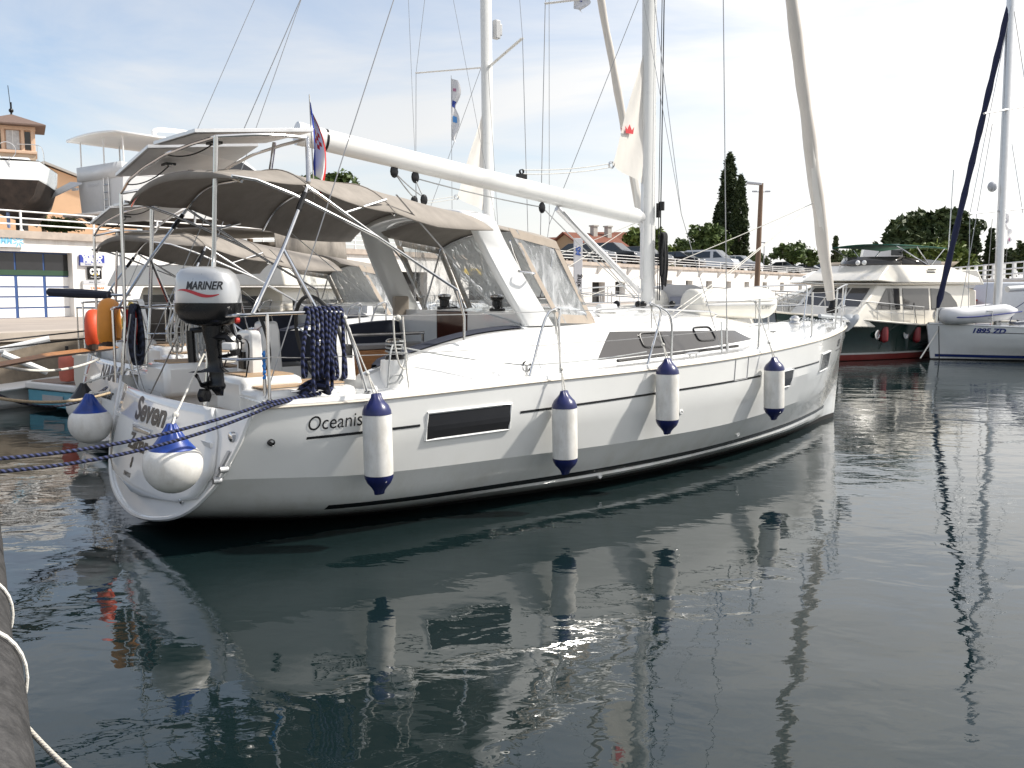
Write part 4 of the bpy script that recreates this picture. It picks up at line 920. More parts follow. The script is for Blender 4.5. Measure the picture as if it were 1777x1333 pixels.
tl = MB().tube([R_(.12, .02, .88), R_(-.16, .0, .86), R_(-.165, 0, .82)], .018, 8).tube([R_(-.165, 0, .86), R_(-.155, 0, .36)], .032, 10); tl.build('tiller_handle', BLACKP, ob)
br = MB()
br.tube([R_(.02, 0, .80), R_(.17, 0, .80), R_(.20, 0, .74), R_(.22, 0, .50)], [.05, .055, .05, .03], 8).tube([R_(.05, 0, .45), R_(.22, 0, .52)], .03, 8).tube([R_(.16, .05, .73), R_(.26, .05, .7)], .014, 6); br.box(R_(.20, .06, .66), (.06, .03, .16)).build('clamp_bracket', BLACKP, ob)
MB().box(R_(.20, -.02, .66), (.09, .12, .13), Matrix.Rotation(OBR, 3, 'Z')).build('mounting_pad', mat('white_plastic', (.7, .7, .68), .4), ob, bevel=.01)
def cowl_fn(x0, z0, off=.003):
    def g(a, b_):
        x = x0+a; z = z0+b_; zz = [1.04, 1.08, 1.17, 1.235]; A = interp(z, zz, [.248, .248, .235, .22]); B_ = interp(z, zz, [.15, .155, .148, .13])
        y = -B_*(max(0, 1-abs(x/A)**3))**(1/3)-off; return R_(x, y, z)
    return g
text('MARINER', cowl_fn(.06, 1.15), INK, 'cowl_lettering', cw, .072, .0015, .95, .25)
sw = MB(); g = cowl_fn(0, 0, .004)
sw.loft([[g(x, 1.105+.02*cos((x+.12)*14)+.012*(1-abs((x-.02)/.19)**2)), g(x, 1.105+.02*cos((x+.12)*14)-.010*(1-abs((x-.02)/.19)**2))] for x in [-.165+.35*i/24 for i in range(25)]])
sw.build('red_swoosh', mat('swoosh_red', (.45, .02, .03), .3), cw, smooth=0)
MB().lathe([(.018, 0), (.018, .03), (1e-3, .032)], R_(.26, -.05, .93), 10, Matrix.Rotation(pi/2, 3, 'Y')).build('stop_button', RED, ob)
MB().tube([R_(.16, 0, .55), R_(.12, 0, .30), R_(.05, 0, .25)], .006, 5).tube(catmull([R_(.2, 0, .8), R_(.32, 0, .75), R_(.30, .05, .45), R_(.24, .1, .1)], 5), .006, 5).build('fuel_line', BLACKP, ob)
for ch in list(ob.children):                              # short shaft: the leg is squat under the power head
    dz_ = None
    for v in ch.data.vertices:
        if ch.name.startswith('propeller'): v.co.z += .533
        elif v.co.z < .83: v.co.z = .83-(.83-v.co.z)*.38
# --- national flag on the backstay, sagging
fe = ything('national_flag', 'red, white and blue flag hanging limp beside the end of the boom', 'flag', 1.50, .28, 3.72)
q0 = PV(537, 175, .55); fe.location = WB(q0.x, q0.y, 0); H0 = q0.z
rows = []
for j in range(17):
    s = j/16; r0 = []
    for k in range(13):
        t_ = k/12; x = (.04+.13*sin(s*pi*.9)+.03*s)*t_*(1.05-.2*s)+.03*s; y = .05*sin(t_*9+s*3)*(.3+s); z = -s*.66-t_*.16*(1-s*.1)-(.12*t_*t_*s)
        r0.append((x, -y, H0+z))
    rows.append(r0)
for i, (nm, col) in enumerate((('red_band', (.55, .03, .03)), ('white_band', (.72, .72, .72)), ('blue_band', (.03, .06, .36)))):
    k0, k1 = (0, 4) if i == 2 else ((4, 8) if i == 1 else (8, 12)); k0, k1 = (8, 12) if i == 0 else ((4, 8) if i == 1 else (0, 4))
    MB().loft([r[k0:k1+1] for r in rows]).build(nm, mat('flag_'+nm, col, .8, var=.06), fe, smooth=60)
cq = MB()
for a in range(4):
    for c_ in range(3):
        if (a+c_) % 2 == 0:
            p = [Vector(rows[5+a+i][4+c_+j]) for i, j in ((0, 0), (1, 0), (1, 1), (0, 1))]
            for s in (.004, -.004): cq.quad(*[x+Vector((0, s, 0)) for x in p])
cq.build('chequer_shield', mat('flag_red_band', (.55, .03, .03)), fe, smooth=0)
MB().tube([(.0, 0, H0+.06), (.03, 0, H0-.95)], .006, 5).build('flag_line', ROPEW, fe)
# --- dinghy upside down? no: rolled dinghy lying on the foredeck
dg_ = ything('inflatable_dinghy', 'cream inflatable dinghy lashed on the yacht foredeck in front of the mast', 'dinghy', 8.30, .12, 1.80, None, radians(-4)); dg_.scale = (.88, 1, 1)
PVC = mat('dinghy_pvc', (.74, .71, .64), .4, var=.03)
def dtube(y0):
    P = [(-1.15, y0, .24), (-1.0, y0, .24), (-.5, y0, .24), (.3, y0, .24), (.62, y0*.96, .24), (.80, y0*.75, .25), (.88, y0*.35, .26), (.90, 0, .26)]
    return catmull(P, 4)
for y0 in (.40, -.40):
    L = dtube(y0); n = len(L); MB().tube(L, [.03, .12, .19]+[.225]*(n-3), 18).build('side_tube', PVC, dg_, smooth=50)
    MB().tube([p+Vector((0, (-.225 if y0 < 0 else .225), 0)) for p in L[4:-8]], .022, 8).tube([p+Vector((0, (-.22 if y0 < 0 else .22), .05)) for p in L[4:-8]], .01, 6).build('rubbing_strip', GREYG, dg_)
MB().prism([(-.92, -.42, .08), (-.92, .42, .08), (-.92, .46, .48), (-.92, .3, .52), (-.92, -.3, .52), (-.92, -.46, .48)], (.04, 0, 0)).build('dinghy_transom', mat('transom_grey', (.40, .40, .41), .5), dg_)
MB().box((-.945, 0, .25), (.03, .26, .2)).build('motor_plate', mat('plate_bluegrey', (.22, .23, .28), .5), dg_)
MB().box((0, 0, .1), (1.8, .7, .05)).build('dinghy_floor', GREYG, dg_)
text('DHI', lambda a, b_: (.45-.0+a, -.40-.225*cos((b_-.02)/.225*1.0)-.003, .23+b_-.03), mat('grey_lettering', (.3, .3, .3), .4, var=0), 'tube_lettering', dg_, .12, .0, 1.1, .2)
# fender rope loops on the rail, life lines on port pushpit
e = ything('rope_loop', 'long white rope loop tied to the lifeline near the sheet winch', 'rope', 1.5, 1.9, 2.0)
MB().tube(catmull([(0, 0, .0), (.01, -.01, -.25), (.05, -.02, -.42), (.16, .05, -.47), (.30, .1, -.46)], 5), .008, 6).ball((0.05, 0, .0), .03, 8, 6).tube([(0, 0, .01), (.1, 0, .02), (.12, -.03, -.5), (.14, -.05, -.72)], .008, 6).build('loop_line', ROPEW, e)
e = ything('steering_cable_loop', 'thin grey cable looping behind the outboard motor above the transom', 'cable', .1, -.9, 2.0)
MB().tube(catmull([(.0, .1, 0), (-.05, .1, -.4), (-.05, -.2, -.74), (-.04, -.45, -.82), (-.03, -.75, -.62), (-.02, -1.3, -.2)], 7), .007, 5).tube(catmull([(.1, .25, -.05), (.0, .0, -.45), (-.05, -.5, -.85), (-.05, -.9, -1.05), (0, -1.3, -1.0)], 7), .007, 5).build('cable', WIRE, e)
# ================================================================== QUAY AND THE PARKING DECK BUILDING
WO = Vector((-14.8, 26.7, 0)); WD = Vector((.525, .851, 0)).normalized(); WN = Vector((.851, -.525, 0)).normalized(); WA = math.atan2(WD.y, WD.x)
QZ, RZ = 1.40, 3.96
def WX(px, py, off=0.):
    """pixel ray on the garage wall plane (or a plane parallel to it): along, height"""
    d = ray(px, py); s = ((WO+WN*off-O).dot(WN))/d.dot(WN); P = O+d*s; return (P-WO).dot(WD), P.z
def WP(t, off, z): return WO+WD*t+WN*off+Vector((0, 0, z))
CONC = mat('quay_concrete', (.36, .31, .27), .9, var=.14, scale=.7, bump=.01, bscale=9)
STONE = mat('quay_stone', (.20, .165, .125), .9, var=.45, scale=1.6, bump=.05, bscale=2.2)
PLAST = mat('white_render', (.77, .755, .73), .85, var=.045, scale=.8, bump=.004, bscale=30)
add_stain(PLAST, 2.4, 4.0, (.42, .38, .32), .5, (1.2, 1.2, .12))
ROOFC = mat('roof_edge_concrete', (.42, .36, .31), .9, var=.22, scale=2.5)
WHITEP = mat('white_paint', (.78, .78, .77), .4, var=.03)
Q = MB(); A0, A1 = -40, 150
q0 = [WP(A0, 8.9, 0), WP(A1, 8.9, 0), WP(A1, -90, 0), WP(A0, -90, 0)]
Q.prism([(p.x, p.y, -1.5) for p in q0], (0, 0, 1.5+QZ)); tag(Q.build('quay', CONC, smooth=0), kind='structure')
e = MB(); a, b_ = WP(A0, 8.905, 0), WP(A1, 8.905, 0)
e.prism([(p.x, p.y, -1.5) for p in (WP(A0, 8.91, 0), WP(A1, 8.91, 0), WP(A1, 8.6, 0), WP(A0, 8.6, 0))], (0, 0, 1.5+QZ-.16)); tag(e.build('quay_wall', STONE, smooth=0), kind='structure')
e = MB(); e.prism([(p.x, p.y, QZ-.155) for p in (WP(A0, 8.95, 0), WP(A1, 8.95, 0), WP(A1, 8.35, 0), WP(A0, 8.35, 0))], (0, 0, .17)); tag(e.build('quay_kerb', mat('kerb_concrete', (.46, .40, .34), .9, var=.15, scale=2), smooth=0), kind='structure')
gar = thing('parking_garage', 'long white waterfront garage building with a parking deck on its roof', 'building', WO, WA)
# local: x along the wall, y away from the water (left of WD), z up; the water side is -y... WN is to the right of WD
def GL(t, off, z): return (t, -off, z)
holes = [(-9., 2.34, QZ, 3.36)]
for k, pc in enumerate((1160, 1196, 1230.5, 1264, 1296, 1327, 1357)):
    t_, _ = WX(pc, 497); holes.append((t_-.72, t_+.72, 2.09, 2.92))
holes += [(37.9, 39.75, QZ, 2.70), (41.3, 42.9, 1.9, 2.75), (88, 89.5, 2.09, 2.9), (93.5, 95, 2.09, 2.9), (24.0, 29.6, QZ, 3.05), (15.5, 20.5, QZ, 3.05)]
holes.sort()
w = MB(); xs = sorted(set([-40, 130]+[h[0] for h in holes]+[h[1] for h in holes])); zs = sorted(set([QZ-.1, RZ-.22]+[h[2] for h in holes]+[h[3] for h in holes]))
for i in range(len(xs)-1):
    for j in range(len(zs)-1):
        cx, cz = (xs[i]+xs[i+1])/2, (zs[j]+zs[j+1])/2
        if not any(h[0] < cx < h[1] and h[2] < cz < h[3] for h in holes): w.quad(GL(xs[i], 0, zs[j]), GL(xs[i+1], 0, zs[j]), GL(xs[i+1], 0, zs[j+1]), GL(xs[i], 0, zs[j+1]))
for t0, t1, z0, z1 in holes:
    dp = .45
    w.quad(GL(t0, 0, z0), GL(t0, 0, z1), GL(t0, -dp, z1), GL(t0, -dp, z0)).quad(GL(t1, 0, z0), GL(t1, 0, z1), GL(t1, -dp, z1), GL(t1, -dp, z0)).quad(GL(t0, 0, z1), GL(t1, 0, z1), GL(t1, -dp, z1), GL(t0, -dp, z1)).quad(GL(t0, 0, z0), GL(t1, 0, z0), GL(t1, -dp, z0), GL(t0, -dp, z0))
w.quad(GL(-40, 0, QZ-.1), GL(-40, -60, QZ-.1), GL(-40, -60, RZ-.22), GL(-40, 0, RZ-.22))
w.build('wall', PLAST, gar, smooth=0)
s_ = MB().box((45, 30-.06, RZ-.11), (170, 60.12, .22)); s_.build('roof_slab', ROOFC, gar)
INT = mat('dark_interior', (.02, .02, .02), .9, var=.3)
for t0, t1, z0, z1 in holes:
    if t1-t0 < 2.2:
        p = MB().quad(GL(t0, -.44, z0), GL(t1, -.44, z0), GL(t1, -.44, z1), GL(t0, -.44, z1)).build('window', INT, gar, smooth=0)
        sh = MB().box(((t0+(t1-t0)*.20), .40, (z0+z1)/2), ((t1-t0)*.34, .05, z1-z0-.02)); sh.build('shutter', wave_mat('louvre_white', (.10, .10, .10), (.40, .39, .37), .5, 2.6, 'Z', .004, (.15, .3)), p)
    elif t0 > 0: MB().quad(GL(t0, -.44, z0), GL(t1, -.44, z0), GL(t1, -.44, z1), GL(t0, -.44, z1)).build('garage_opening', INT, gar, smooth=0)
# blue sectional door with white panels
BLUE = mat('door_blue', (.03, .075, .22), .45, var=.06); GREEN = mat('door_green', (.02, .06, .03), .5)
dt = [WX(p, 520, -.2)[0] for p in (-110, -66, -20, 30.5, 80, 126)]
d0 = MB().box(((-9+2.34)/2, .30, (QZ+3.36)/2), (11.34, .1, 3.36-QZ)); dr = d0.build('workshop_door', BLUE, gar)
zr = [WX(60, p, -.2)[1] for p in (551, 535, 533, 516, 514, 499, 497, 480)]
for i in range(5):
    for r in range(4):
        MB().box(((dt[i]+dt[i+1])/2, .245, (zr[2*r]+zr[2*r+1])/2), (dt[i+1]-dt[i]-.10, .02, zr[2*r+1]-zr[2*r]-.01)).build('door_panel', WHITEP, dr)
zg0, zg1, zg2 = (WX(60, p, -.2)[1] for p in (478, 469, 440))
MB().box((-3.3, .24, (zg0+zg1)/2), (11.3, .03, zg1-zg0)).build('door_beam', GREEN, dr)
for i in range(5): MB().box(((dt[i]+dt[i+1])/2, .245, (zg1+zg2)/2), (dt[i+1]-dt[i]-.06, .02, zg2-zg1)).build('door_glass', DARKW, dr)
# brackets under the overhanging edge
bk = MB()
for k in range(14):
    t_ = 34+k*4.6; bk.prism([GL(t_, 0.01, 3.70), GL(t_, .42, 3.74), GL(t_, 0.01, 3.2)], (.12, 0, 0))
bk.build('edge_bracket', PLAST, gar, smooth=0)
# railing along the roof edge
rl = thing('roof_railing', 'white three rail railing along the edge of the parking deck', 'railing', WO, WA)
r3 = MB()
for z in (4.14, 4.32, 4.52): r3.tube([GL(t_, .04, z) for t_ in (-14, 20, 60, 128)], .024, 6)
r3.build('rail', WHITEP, rl)
tt = -11.0; n_ = 0
while tt < 126:
    MB().box(GL(tt, .04, 4.22), (.05, .05, .66)).box(GL(tt, .06, 3.86), (.10, .05, .26)).build('railing_post', WHITEP, rl); tt += 2.35 if tt < 8 else 5.2; n_ += 1
# signs on the wall
def wallbox(name, label, cat, px0, py0, px1, py1, m, off=.05, thick=.06, group=None):
    t0, z1 = WX(px0, py0, off); t1, z0 = WX(px1, py1, off); o = thing(name, label, cat, WP((t0+t1)/2, off, (z0+z1)/2), WA, group)
    w_, h_ = t1-t0, z1-z0; MB().box((0, 0, 0), (w_, thick, h_)).build('sign_board', m, o, bevel=.005); return o, w_, h_, thick/2+.004
def sfn(th, x0=0, z0=0): return lambda a, b_: (x0+a, -th, z0+b_)
WINK = mat('white_lettering', (.8, .8, .8), .5, var=0); LBL = mat('light_blue_lettering', (.18, .48, .70), .5, var=0)
BLU = mat('sign_blue', (.03, .05, .32), .4); SGREY = mat('sign_grey', (.50, .51, .54), .5)
o, w_, h_, th = wallbox('company_sign', 'blue VOLVO PENTA sign on the white wall right of the workshop door', 'sign', 137.5, 442, 181, 462, BLU)
MB().box((0, -.035, -h_*.36), (w_, .02, h_*.28)).build('sign_strip', SGREY, o); text('Service', sfn(.05, -w_*.2, -h_*.36), BLU, 'sign_lettering', o, h_*.22, 0, 1)
text('VOLVO', sfn(th, 0, h_*.29), WINK, 'sign_lettering', o, h_*.46, .012, w_/(h_*1.9)); text('PENTA', sfn(th, 0, -h_*.02), WINK, 'sign_lettering', o, h_*.46, .012, w_/(h_*1.95))
o, w_, h_, th = wallbox('company_sign', 'black CAT sign with a yellow triangle on the white wall', 'sign', 152, 463.5, 176, 484.5, BLACKP)
text('CAT', sfn(th, 0, h_*.1), WINK, 'sign_lettering', o, h_*.62, .02, .78); text('Marine Power', sfn(th, 0, -h_*.34), WINK, 'sign_lettering', o, h_*.16, 0, .95)
MB().prism([(-w_*.22, -th-.006, -h_*.17), (w_*.22, -th-.006, -h_*.17), (0, -th-.006, h_*.13)], (0, -.004, 0)).build('sign_triangle', mat('sign_yellow', (.80, .50, .03), .5), o, smooth=0)
o, w_, h_, th = wallbox('company_sign', 'white and grey sign with small orange YANMAR lettering under the black one', 'sign', 143, 486.5, 183, 505, mat('sign_white', (.74, .74, .73), .5))
MB().box((0, -.035, h_*.32), (w_, .02, h_*.34)).build('sign_strip', SGREY, o); text('YANMAR', sfn(th, w_*.12, -h_*.25), mat('orange_lettering', (.75, .2, .05), .5, var=0), 'sign_lettering', o, h_*.3, .004, 1.2); text('SERVIS MOTORA', sfn(.05, 0, h_*.32), INK, 'sign_lettering', o, h_*.16, 0, 1)
o, w_, h_, th = wallbox('company_sign', 'white plate with light blue MMS logo lettering above the workshop door', 'sign', -26, 406, 40, 430, mat('sign_white', (.74, .74, .73), .5))
text('MM', sfn(th, w_*.03, 0), LBL, 'sign_lettering', o, h_*.72, .01, .9, .1)
st_ = MB()
for k in range(8): a = 2*pi*k/8; st_.prism([(w_*.36+.03*cos(a), -th, .03*sin(a)), (w_*.36+.20*cos(a+.35), -th, .20*sin(a+.35)), (w_*.36+.10*cos(a+.75), -th, .10*sin(a+.75))], (0, -.003, 0))
st_.build('sign_emblem', LBL, o, smooth=0)
YEL = mat('sign_yellow_pale', (.80, .58, .10), .5)
o, w_, h_, th = wallbox('garage_sign', 'yellow garage sign on the white wall behind the far solar panels', 'sign', 271, 402, 331, 420, YEL); text('garage', sfn(th, w_*.1, -.02), INK, 'sign_lettering', o, h_*.62, .01, 1.15)
o, w_, h_, th = wallbox('garage_sign', 'small yellow garage sign over a dark opening, seen beside the far mast', 'sign', 803, 466, 838, 478, YEL); text('garage', sfn(th, 0, 0), INK, 'sign_lettering', o, h_*.62, .01, 1.2)
# upright parking sign
p = D(1003, 452, 52); o = thing('parking_sign', 'tall upright grey sign reading parking sideways, left of the mast', 'sign', (p.x, p.y, QZ), radians(18))
MB().box((0, 0, (5.06+2.0)/2-QZ), (.52, .1, 3.1)).build('sign_board', SGREY, o, bevel=.02); MB().box((0, 0, .3), (.1, .08, .8)).build('sign_post', ALU, o)
text('parking', lambda a, b_: (-b_+.03, -.06, 1.05+a), INK, 'sign_lettering', o, .42, .01, 1.0); text('MS', lambda a, b_: (-b_, -.06, 2.95+a), mat('sign_ink_blue', (.03, .08, .3), .5), 'sign_lettering', o, .4, .02, 1, .2)

# ================================================================== CARS ON THE ROOF
TYRE = mat('tyre_rubber', (.015, .015, .015), .8); GLASS = mat('car_glass', (.025, .03, .035), .05, var=.1, coat=.3)
def car(name, label, t_, front, col, kind='sedan', group='cars parked on the garage roof', rz=0., z=RZ):
    base = WP(t_, -front, z); o = thing(name, label, 'van' if kind in ('van', 'camper') else 'car', base, math.atan2(WN.y, WN.x)+rz, group)
    prof = {'sedan': ([(-4.4, .35), (-4.45, .75), (-4.2, .95), (-3.6, 1.0), (-3.0, 1.40), (-1.75, 1.45), (-.95, 1.0), (-.15, .82), (0, .55), (-.05, .3)], [(-3.45, 1.02), (-2.95, 1.36), (-2.2, 1.39), (-2.2, 1.0)], [(-2.12, 1.0), (-2.12, 1.39), (-1.78, 1.39), (-1.1, 1.0)]),
            'suv': ([(-4.5, .4), (-4.55, 1.0), (-4.3, 1.55), (-3.9, 1.68), (-1.9, 1.68), (-1.15, 1.1), (-.2, .98), (0, .65), (-.05, .35)], [(-4.15, 1.1), (-3.95, 1.58), (-2.5, 1.6), (-2.5, 1.08)], [(-2.42, 1.08), (-2.42, 1.6), (-1.95, 1.6), (-1.3, 1.08)]),
            'van': ([(-4.95, .35), (-5.0, 1.2), (-4.85, 1.85), (-4.6, 1.95), (-1.75, 1.95), (-.95, 1.25), (-.2, 1.08), (0, .75), (-.05, .32)], [(-4.7, 1.22), (-4.6, 1.78), (-2.3, 1.8), (-2.3, 1.2)], [(-2.0, 1.2), (-2.0, 1.78), (-1.75, 1.78), (-1.1, 1.22)]),
            'camper': ([(-5.6, .4), (-5.7, 1.4), (-5.5, 2.5), (-5.2, 2.6), (-2.2, 2.6), (-1.5, 2.0), (-.9, 1.3), (-.15, 1.1), (0, .8), (-.05, .35)], [(-3.0, 1.45), (-3.0, 2.0), (-2.0, 2.0), (-2.0, 1.45)], [(-1.85, 1.35), (-1.85, 1.95), (-1.6, 1.95), (-1.1, 1.35)])}[kind]
    body, wins = prof[0], prof[1:]; hw = .88 if kind in ('sedan', 'suv') else .97
    def ty(z_): return hw*(1 if z_ < 1.0 else 1-.16*(z_-1.0)/(1.0 if kind != 'camper' else 3))
    rows = [[(x, s*ty(z_)*k, z_) for x, z_ in body] for s, k in ((-1, .0), (-1, .93), (-1, 1), (1, 1), (1, .93), (1, 0))]
    m_ = MB(); inner = .0
    left = [(x, -ty(z_), z_) for x, z_ in body]; right = [(x, ty(z_), z_) for x, z_ in body]; n = len(body)
    m_.add(left+right, [list(range(n)), list(range(2*n-1, n-1, -1))]+[(i, (i+1) % n, (i+1) % n+n, i+n) for i in range(n)])
    b = m_.build('body', col, o, bevel=.06, smooth=40)
    for wv in wins:
        for s in (-1, 1): MB().prism([(x, s*(ty(z_)+.004), z_) for x, z_ in wv], (0, s*.008, 0)).build('side_window', GLASS, b, smooth=0)
    # windscreen
    f = sorted([p for p in body if p[0] > -2.3 and p[1] > (.95 if kind == 'sedan' else 1.05)], key=lambda p: -p[1])
    tp = max(f, key=lambda p: (round(p[1], 2), p[0])); bt = [p for p in body if p[0] > tp[0] and p[1] < tp[1]][0]
    nx, nz = (tp[1]-bt[1]), (bt[0]-tp[0]); l = sqrt(nx*nx+nz*nz); nx, nz = nx/l*.01, nz/l*.01
    P = [(bt[0]*.92+tp[0]*.08+nx, s*ty(bt[1])*.9, bt[1]*.92+tp[1]*.08+nz) for s in (-1, 1)]+[(bt[0]*.08+tp[0]*.92+nx, s*ty(tp[1])*.92, bt[1]*.08+tp[1]*.92+nz) for s in (1, -1)]
    MB().prism(P, (nx, 0, nz)).build('windscreen', GLASS, b, smooth=0)
    L = -body[1][0]
    for x in (-.85, -L+.95):
        for s in (-1, 1):
            wl = MB().lathe([(.2, -.1), (.31, -.09), (.325, 0), (.31, .09), (.2, .1)], (x, s*(hw-.08), .325), 18, Matrix.Rotation(pi/2, 3, 'X')).build('wheel', TYRE, o)
            MB().lathe([(.2, -.105), (.19, 0), (1e-3, -.105 if s > 0 else .0)], (x, s*(hw-.08), .325), 14, Matrix.Rotation(pi/2*s, 3, 'X')).build('wheel_rim', ALU, wl)
    for s in (-1, 1): MB().ball((-.12, s*hw*.75, body[-3][1]-.08 if kind == 'sedan' else .8), .09, 10, 6, (.9, 1.3, .7)).build('headlight', WHITEP, o)
    return o
SILVER = mat('car_silver', (.46, .47, .49), .25, metal=.4, coat=.6); CWHITE = mat('car_white', (.72, .73, .74), .25, coat=.6); CBLACK = mat('car_black', (.012, .012, .014), .2, coat=.7); CGREY = mat('car_grey', (.20, .21, .23), .25, metal=.3, coat=.6)
def tfront(px, py=455, front=1.): return WX(px, py, -front)[0]
car('parked_van', 'silver passenger van on the garage roof right of the mast, with dark windows', tfront(1279), 1.0, SILVER, 'van')
car('parked_car', 'black sedan on the garage roof half hidden behind the silver van', tfront(1212), .6, CBLACK, 'sedan')
car('parked_car', 'black hatchback on the garage roof just right of the black halyard coil', tfront(1168), 1.2, CBLACK, 'suv')
car('parked_car', 'black estate car on the garage roof left of the mast', tfront(1108), .8, CBLACK, 'suv')
car('parked_car', 'black sedan at the left end of the roof row, by the sideways parking sign', tfront(1058), .8, CBLACK, 'sedan')
car('parked_car', 'grey car on the garage roof behind the brown lamp post', tfront(1325), 1.2, SILVER, 'suv')
car('parked_car', 'silver sedan on the garage roof right of the brown lamp post', tfront(1393), .9, SILVER, 'sedan')
car('parked_car', 'dark grey roofed silver car on the garage roof left of the furled genoa', tfront(1432), 1.0, CGREY, 'sedan')
car('parked_van', 'silver people carrier on the garage roof crossed by the furled genoa', tfront(1477), 1.2, SILVER, 'van')
car('parked_van', 'white van on the garage roof just right of the furled genoa', tfront(1503), 1.4, CWHITE, 'van')
car('parked_car', 'small dark car on the garage roof left of the white camper van', tfront(1512), .8, CGREY, 'sedan')
p = D(1596, 470, 95); o = car('camper_van', 'white camper van parked beyond the green motor boat', 0, 0, CWHITE, 'camper'); o.location = (p.x, p.y, RZ+.25); o.rotation_euler = (0, 0, radians(-12))

# ================================================================== BUILDINGS BEHIND
PEACH = mat('peach_render', (.72, .47, .29), .9, var=.06, scale=1.2); TOWERM = mat('tower_stone', (.50, .40, .30), .9, var=.12, scale=2); PEACHT = mat('tower_peach', (.66, .47, .34), .9, var=.08, scale=2)
TILE = wave_mat('roof_tiles', (.17, .062, .04), (.28, .11, .07), .9, 2.2, 'X', .05, (.2, .8), 1., var=.25); GREYW = mat('grey_render', (.42, .40, .37), .9, var=.1)
def frame_at(px, Y, z, rz): p = D(px, 500, Y); return Vector((p.x, p.y, z)), rz
TW, TY = 3.4, 80.
p = D(14, 300, TY); tw_ = thing('stone_tower', 'square tower with peach window storey and dark eaves under a flat pyramid roof', 'tower', (p.x-.3, p.y+1.6, 3.9), radians(28))
def zat(py, Y): return D(10, py, Y).z-3.9
zb_, ze, zr_ = zat(264, TY), zat(220, TY), zat(192, TY)
MB().box((0, 0, zb_/2), (TW, TW, zb_)).build('tower_shaft', TOWERM, tw_); MB().box((0, 0, zb_+.06), (TW+.3, TW+.3, .25)).build('cornice', PEACHT, tw_, bevel=.04)
core = MB().box((0, 0, (zb_+ze)/2), (TW-.5, TW-.5, ze-zb_-.1)).build('window_storey', PEACHT, tw_)
for s in range(4):
    R = Matrix.Rotation(s*pi/2, 3, 'Z')
    for x in (-1.5, -.75, .75, 1.5): MB().box(R @ Vector((x, -TW/2+.12, (zb_+ze)/2+.05)), (.26, .26, ze-zb_-.1)).build('pilaster', PEACHT, tw_, bevel=.02)
    wn_ = MB().box(R @ Vector((0, -TW/2+.21, (zb_+ze)/2)), (1.0, .06, ze-zb_-.5) if s % 2 == 0 else (.06, 1.0, ze-zb_-.5)).build('window', mat('curtain_window', (.5, .5, .5), .15, var=.2, scale=4), tw_)
    MB().box(R @ Vector((0, -TW/2+.16, (zb_+ze)/2)), (.05, .05, ze-zb_-.5)).build('window_frame', WHITEP, wn_)
    for x in (-1.12, 1.12): MB().box(R @ Vector((x, -TW/2+.23, (zb_+ze)/2)), (.42, .04, ze-zb_-.6) if s % 2 == 0 else (.04, .42, ze-zb_-.6)).build('window', DARKW, tw_)
MB().box((0, 0, ze-.05), (TW+.1, TW+.1, .3)).build('cornice', PEACHT, tw_)
h = TW/2+.85; MB().add([(-h, -h, ze+.12), (h, -h, ze+.12), (h, h, ze+.12), (-h, h, ze+.12), (-h, -h, ze+.24), (h, -h, ze+.24), (h, h, ze+.24), (-h, h, ze+.24), (0, 0, zr_)], [(3, 2, 1, 0), (0, 1, 5, 4), (1, 2, 6, 5), (2, 3, 7, 6), (3, 0, 4, 7), (4, 5, 8), (5, 6, 8), (6, 7, 8), (7, 4, 8)]).build('roof', mat('roof_brown', (.16, .11, .09), .9, var=.15), tw_, smooth=0)
MB().tube([(0, 0, zr_-.1), (0, 0, zr_+1.0)], .09, 6).tube([(0, 0, zr_), (-.15, 0, zr_+2.4)], .03, 5).ball((0, 0, zr_+.3), .2, 8, 6).build('lightning_mast', BLACKP, tw_)
def house(name, label, px, Y, z0, rz, w_, d_, zw, zr2, wallm, roofm, chim=(), cat='house', ridge='x', wins=()):
    p = D(px, 480, Y); o = thing(name, label, cat, (p.x, p.y, z0), rz); zw, zr2 = zw-z0, zr2-z0
    b = MB(); hw, hd = w_/2, d_/2
    b.add([(-hw, -hd, 0), (hw, -hd, 0), (hw, hd, 0), (-hw, hd, 0), (-hw, -hd, zw), (hw, -hd, zw), (hw, hd, zw), (-hw, hd, zw), (-hw, 0, zr2-.1), (hw, 0, zr2-.1)], [(0, 1, 5, 4), (2, 3, 7, 6), (1, 2, 6, 9, 5), (3, 0, 4, 8, 7)]); b.build('wall', wallm, o, smooth=0)
    r = MB(); ov = .35; dz = (zr2-zw)/hd*ov
    for s in (-1, 1): r.hexa([(-hw-ov, s*(hd+ov), zw-dz), (hw+ov, s*(hd+ov), zw-dz), (hw+ov, 0, zr2), (-hw-ov, 0, zr2), (-hw-ov, s*(hd+ov), zw-dz+.15), (hw+ov, s*(hd+ov), zw-dz+.15), (hw+ov, 0, zr2+.15), (-hw-ov, 0, zr2+.15)])
    rf = r.build('roof', roofm, o, smooth=0)
    for x, y in chim: MB().box((x, y, zr2+.2), (.6, .6, 1.4)).box((x, y, zr2+.95), (.8, .8, .15)).build('chimney', GREYW, rf)
    for x, z, ww, wh in wins: MB().box((x, -hd-.03, z-z0), (ww, .06, wh)).build('window', DARKW, o)
    return o
house('peach_house', 'peach house with sloping cornice behind the boats on the left of the roof yard', 88, 66, 3.9, radians(-64), 9, 11, D(88, 336, 66).z-.6, D(88, 308, 66).z+.4, PEACH, GREYW, wins=((-2, 5.6, 1, 1.6),))
house('grey_house', 'grey block with twin chimneys behind the peach house', 103, 90, 3.9, radians(20), 3.4, 4, D(103, 331, 90).z, D(103, 322, 90).z, GREYW, GREYW, ((-.6, 0), (.9, .4)))
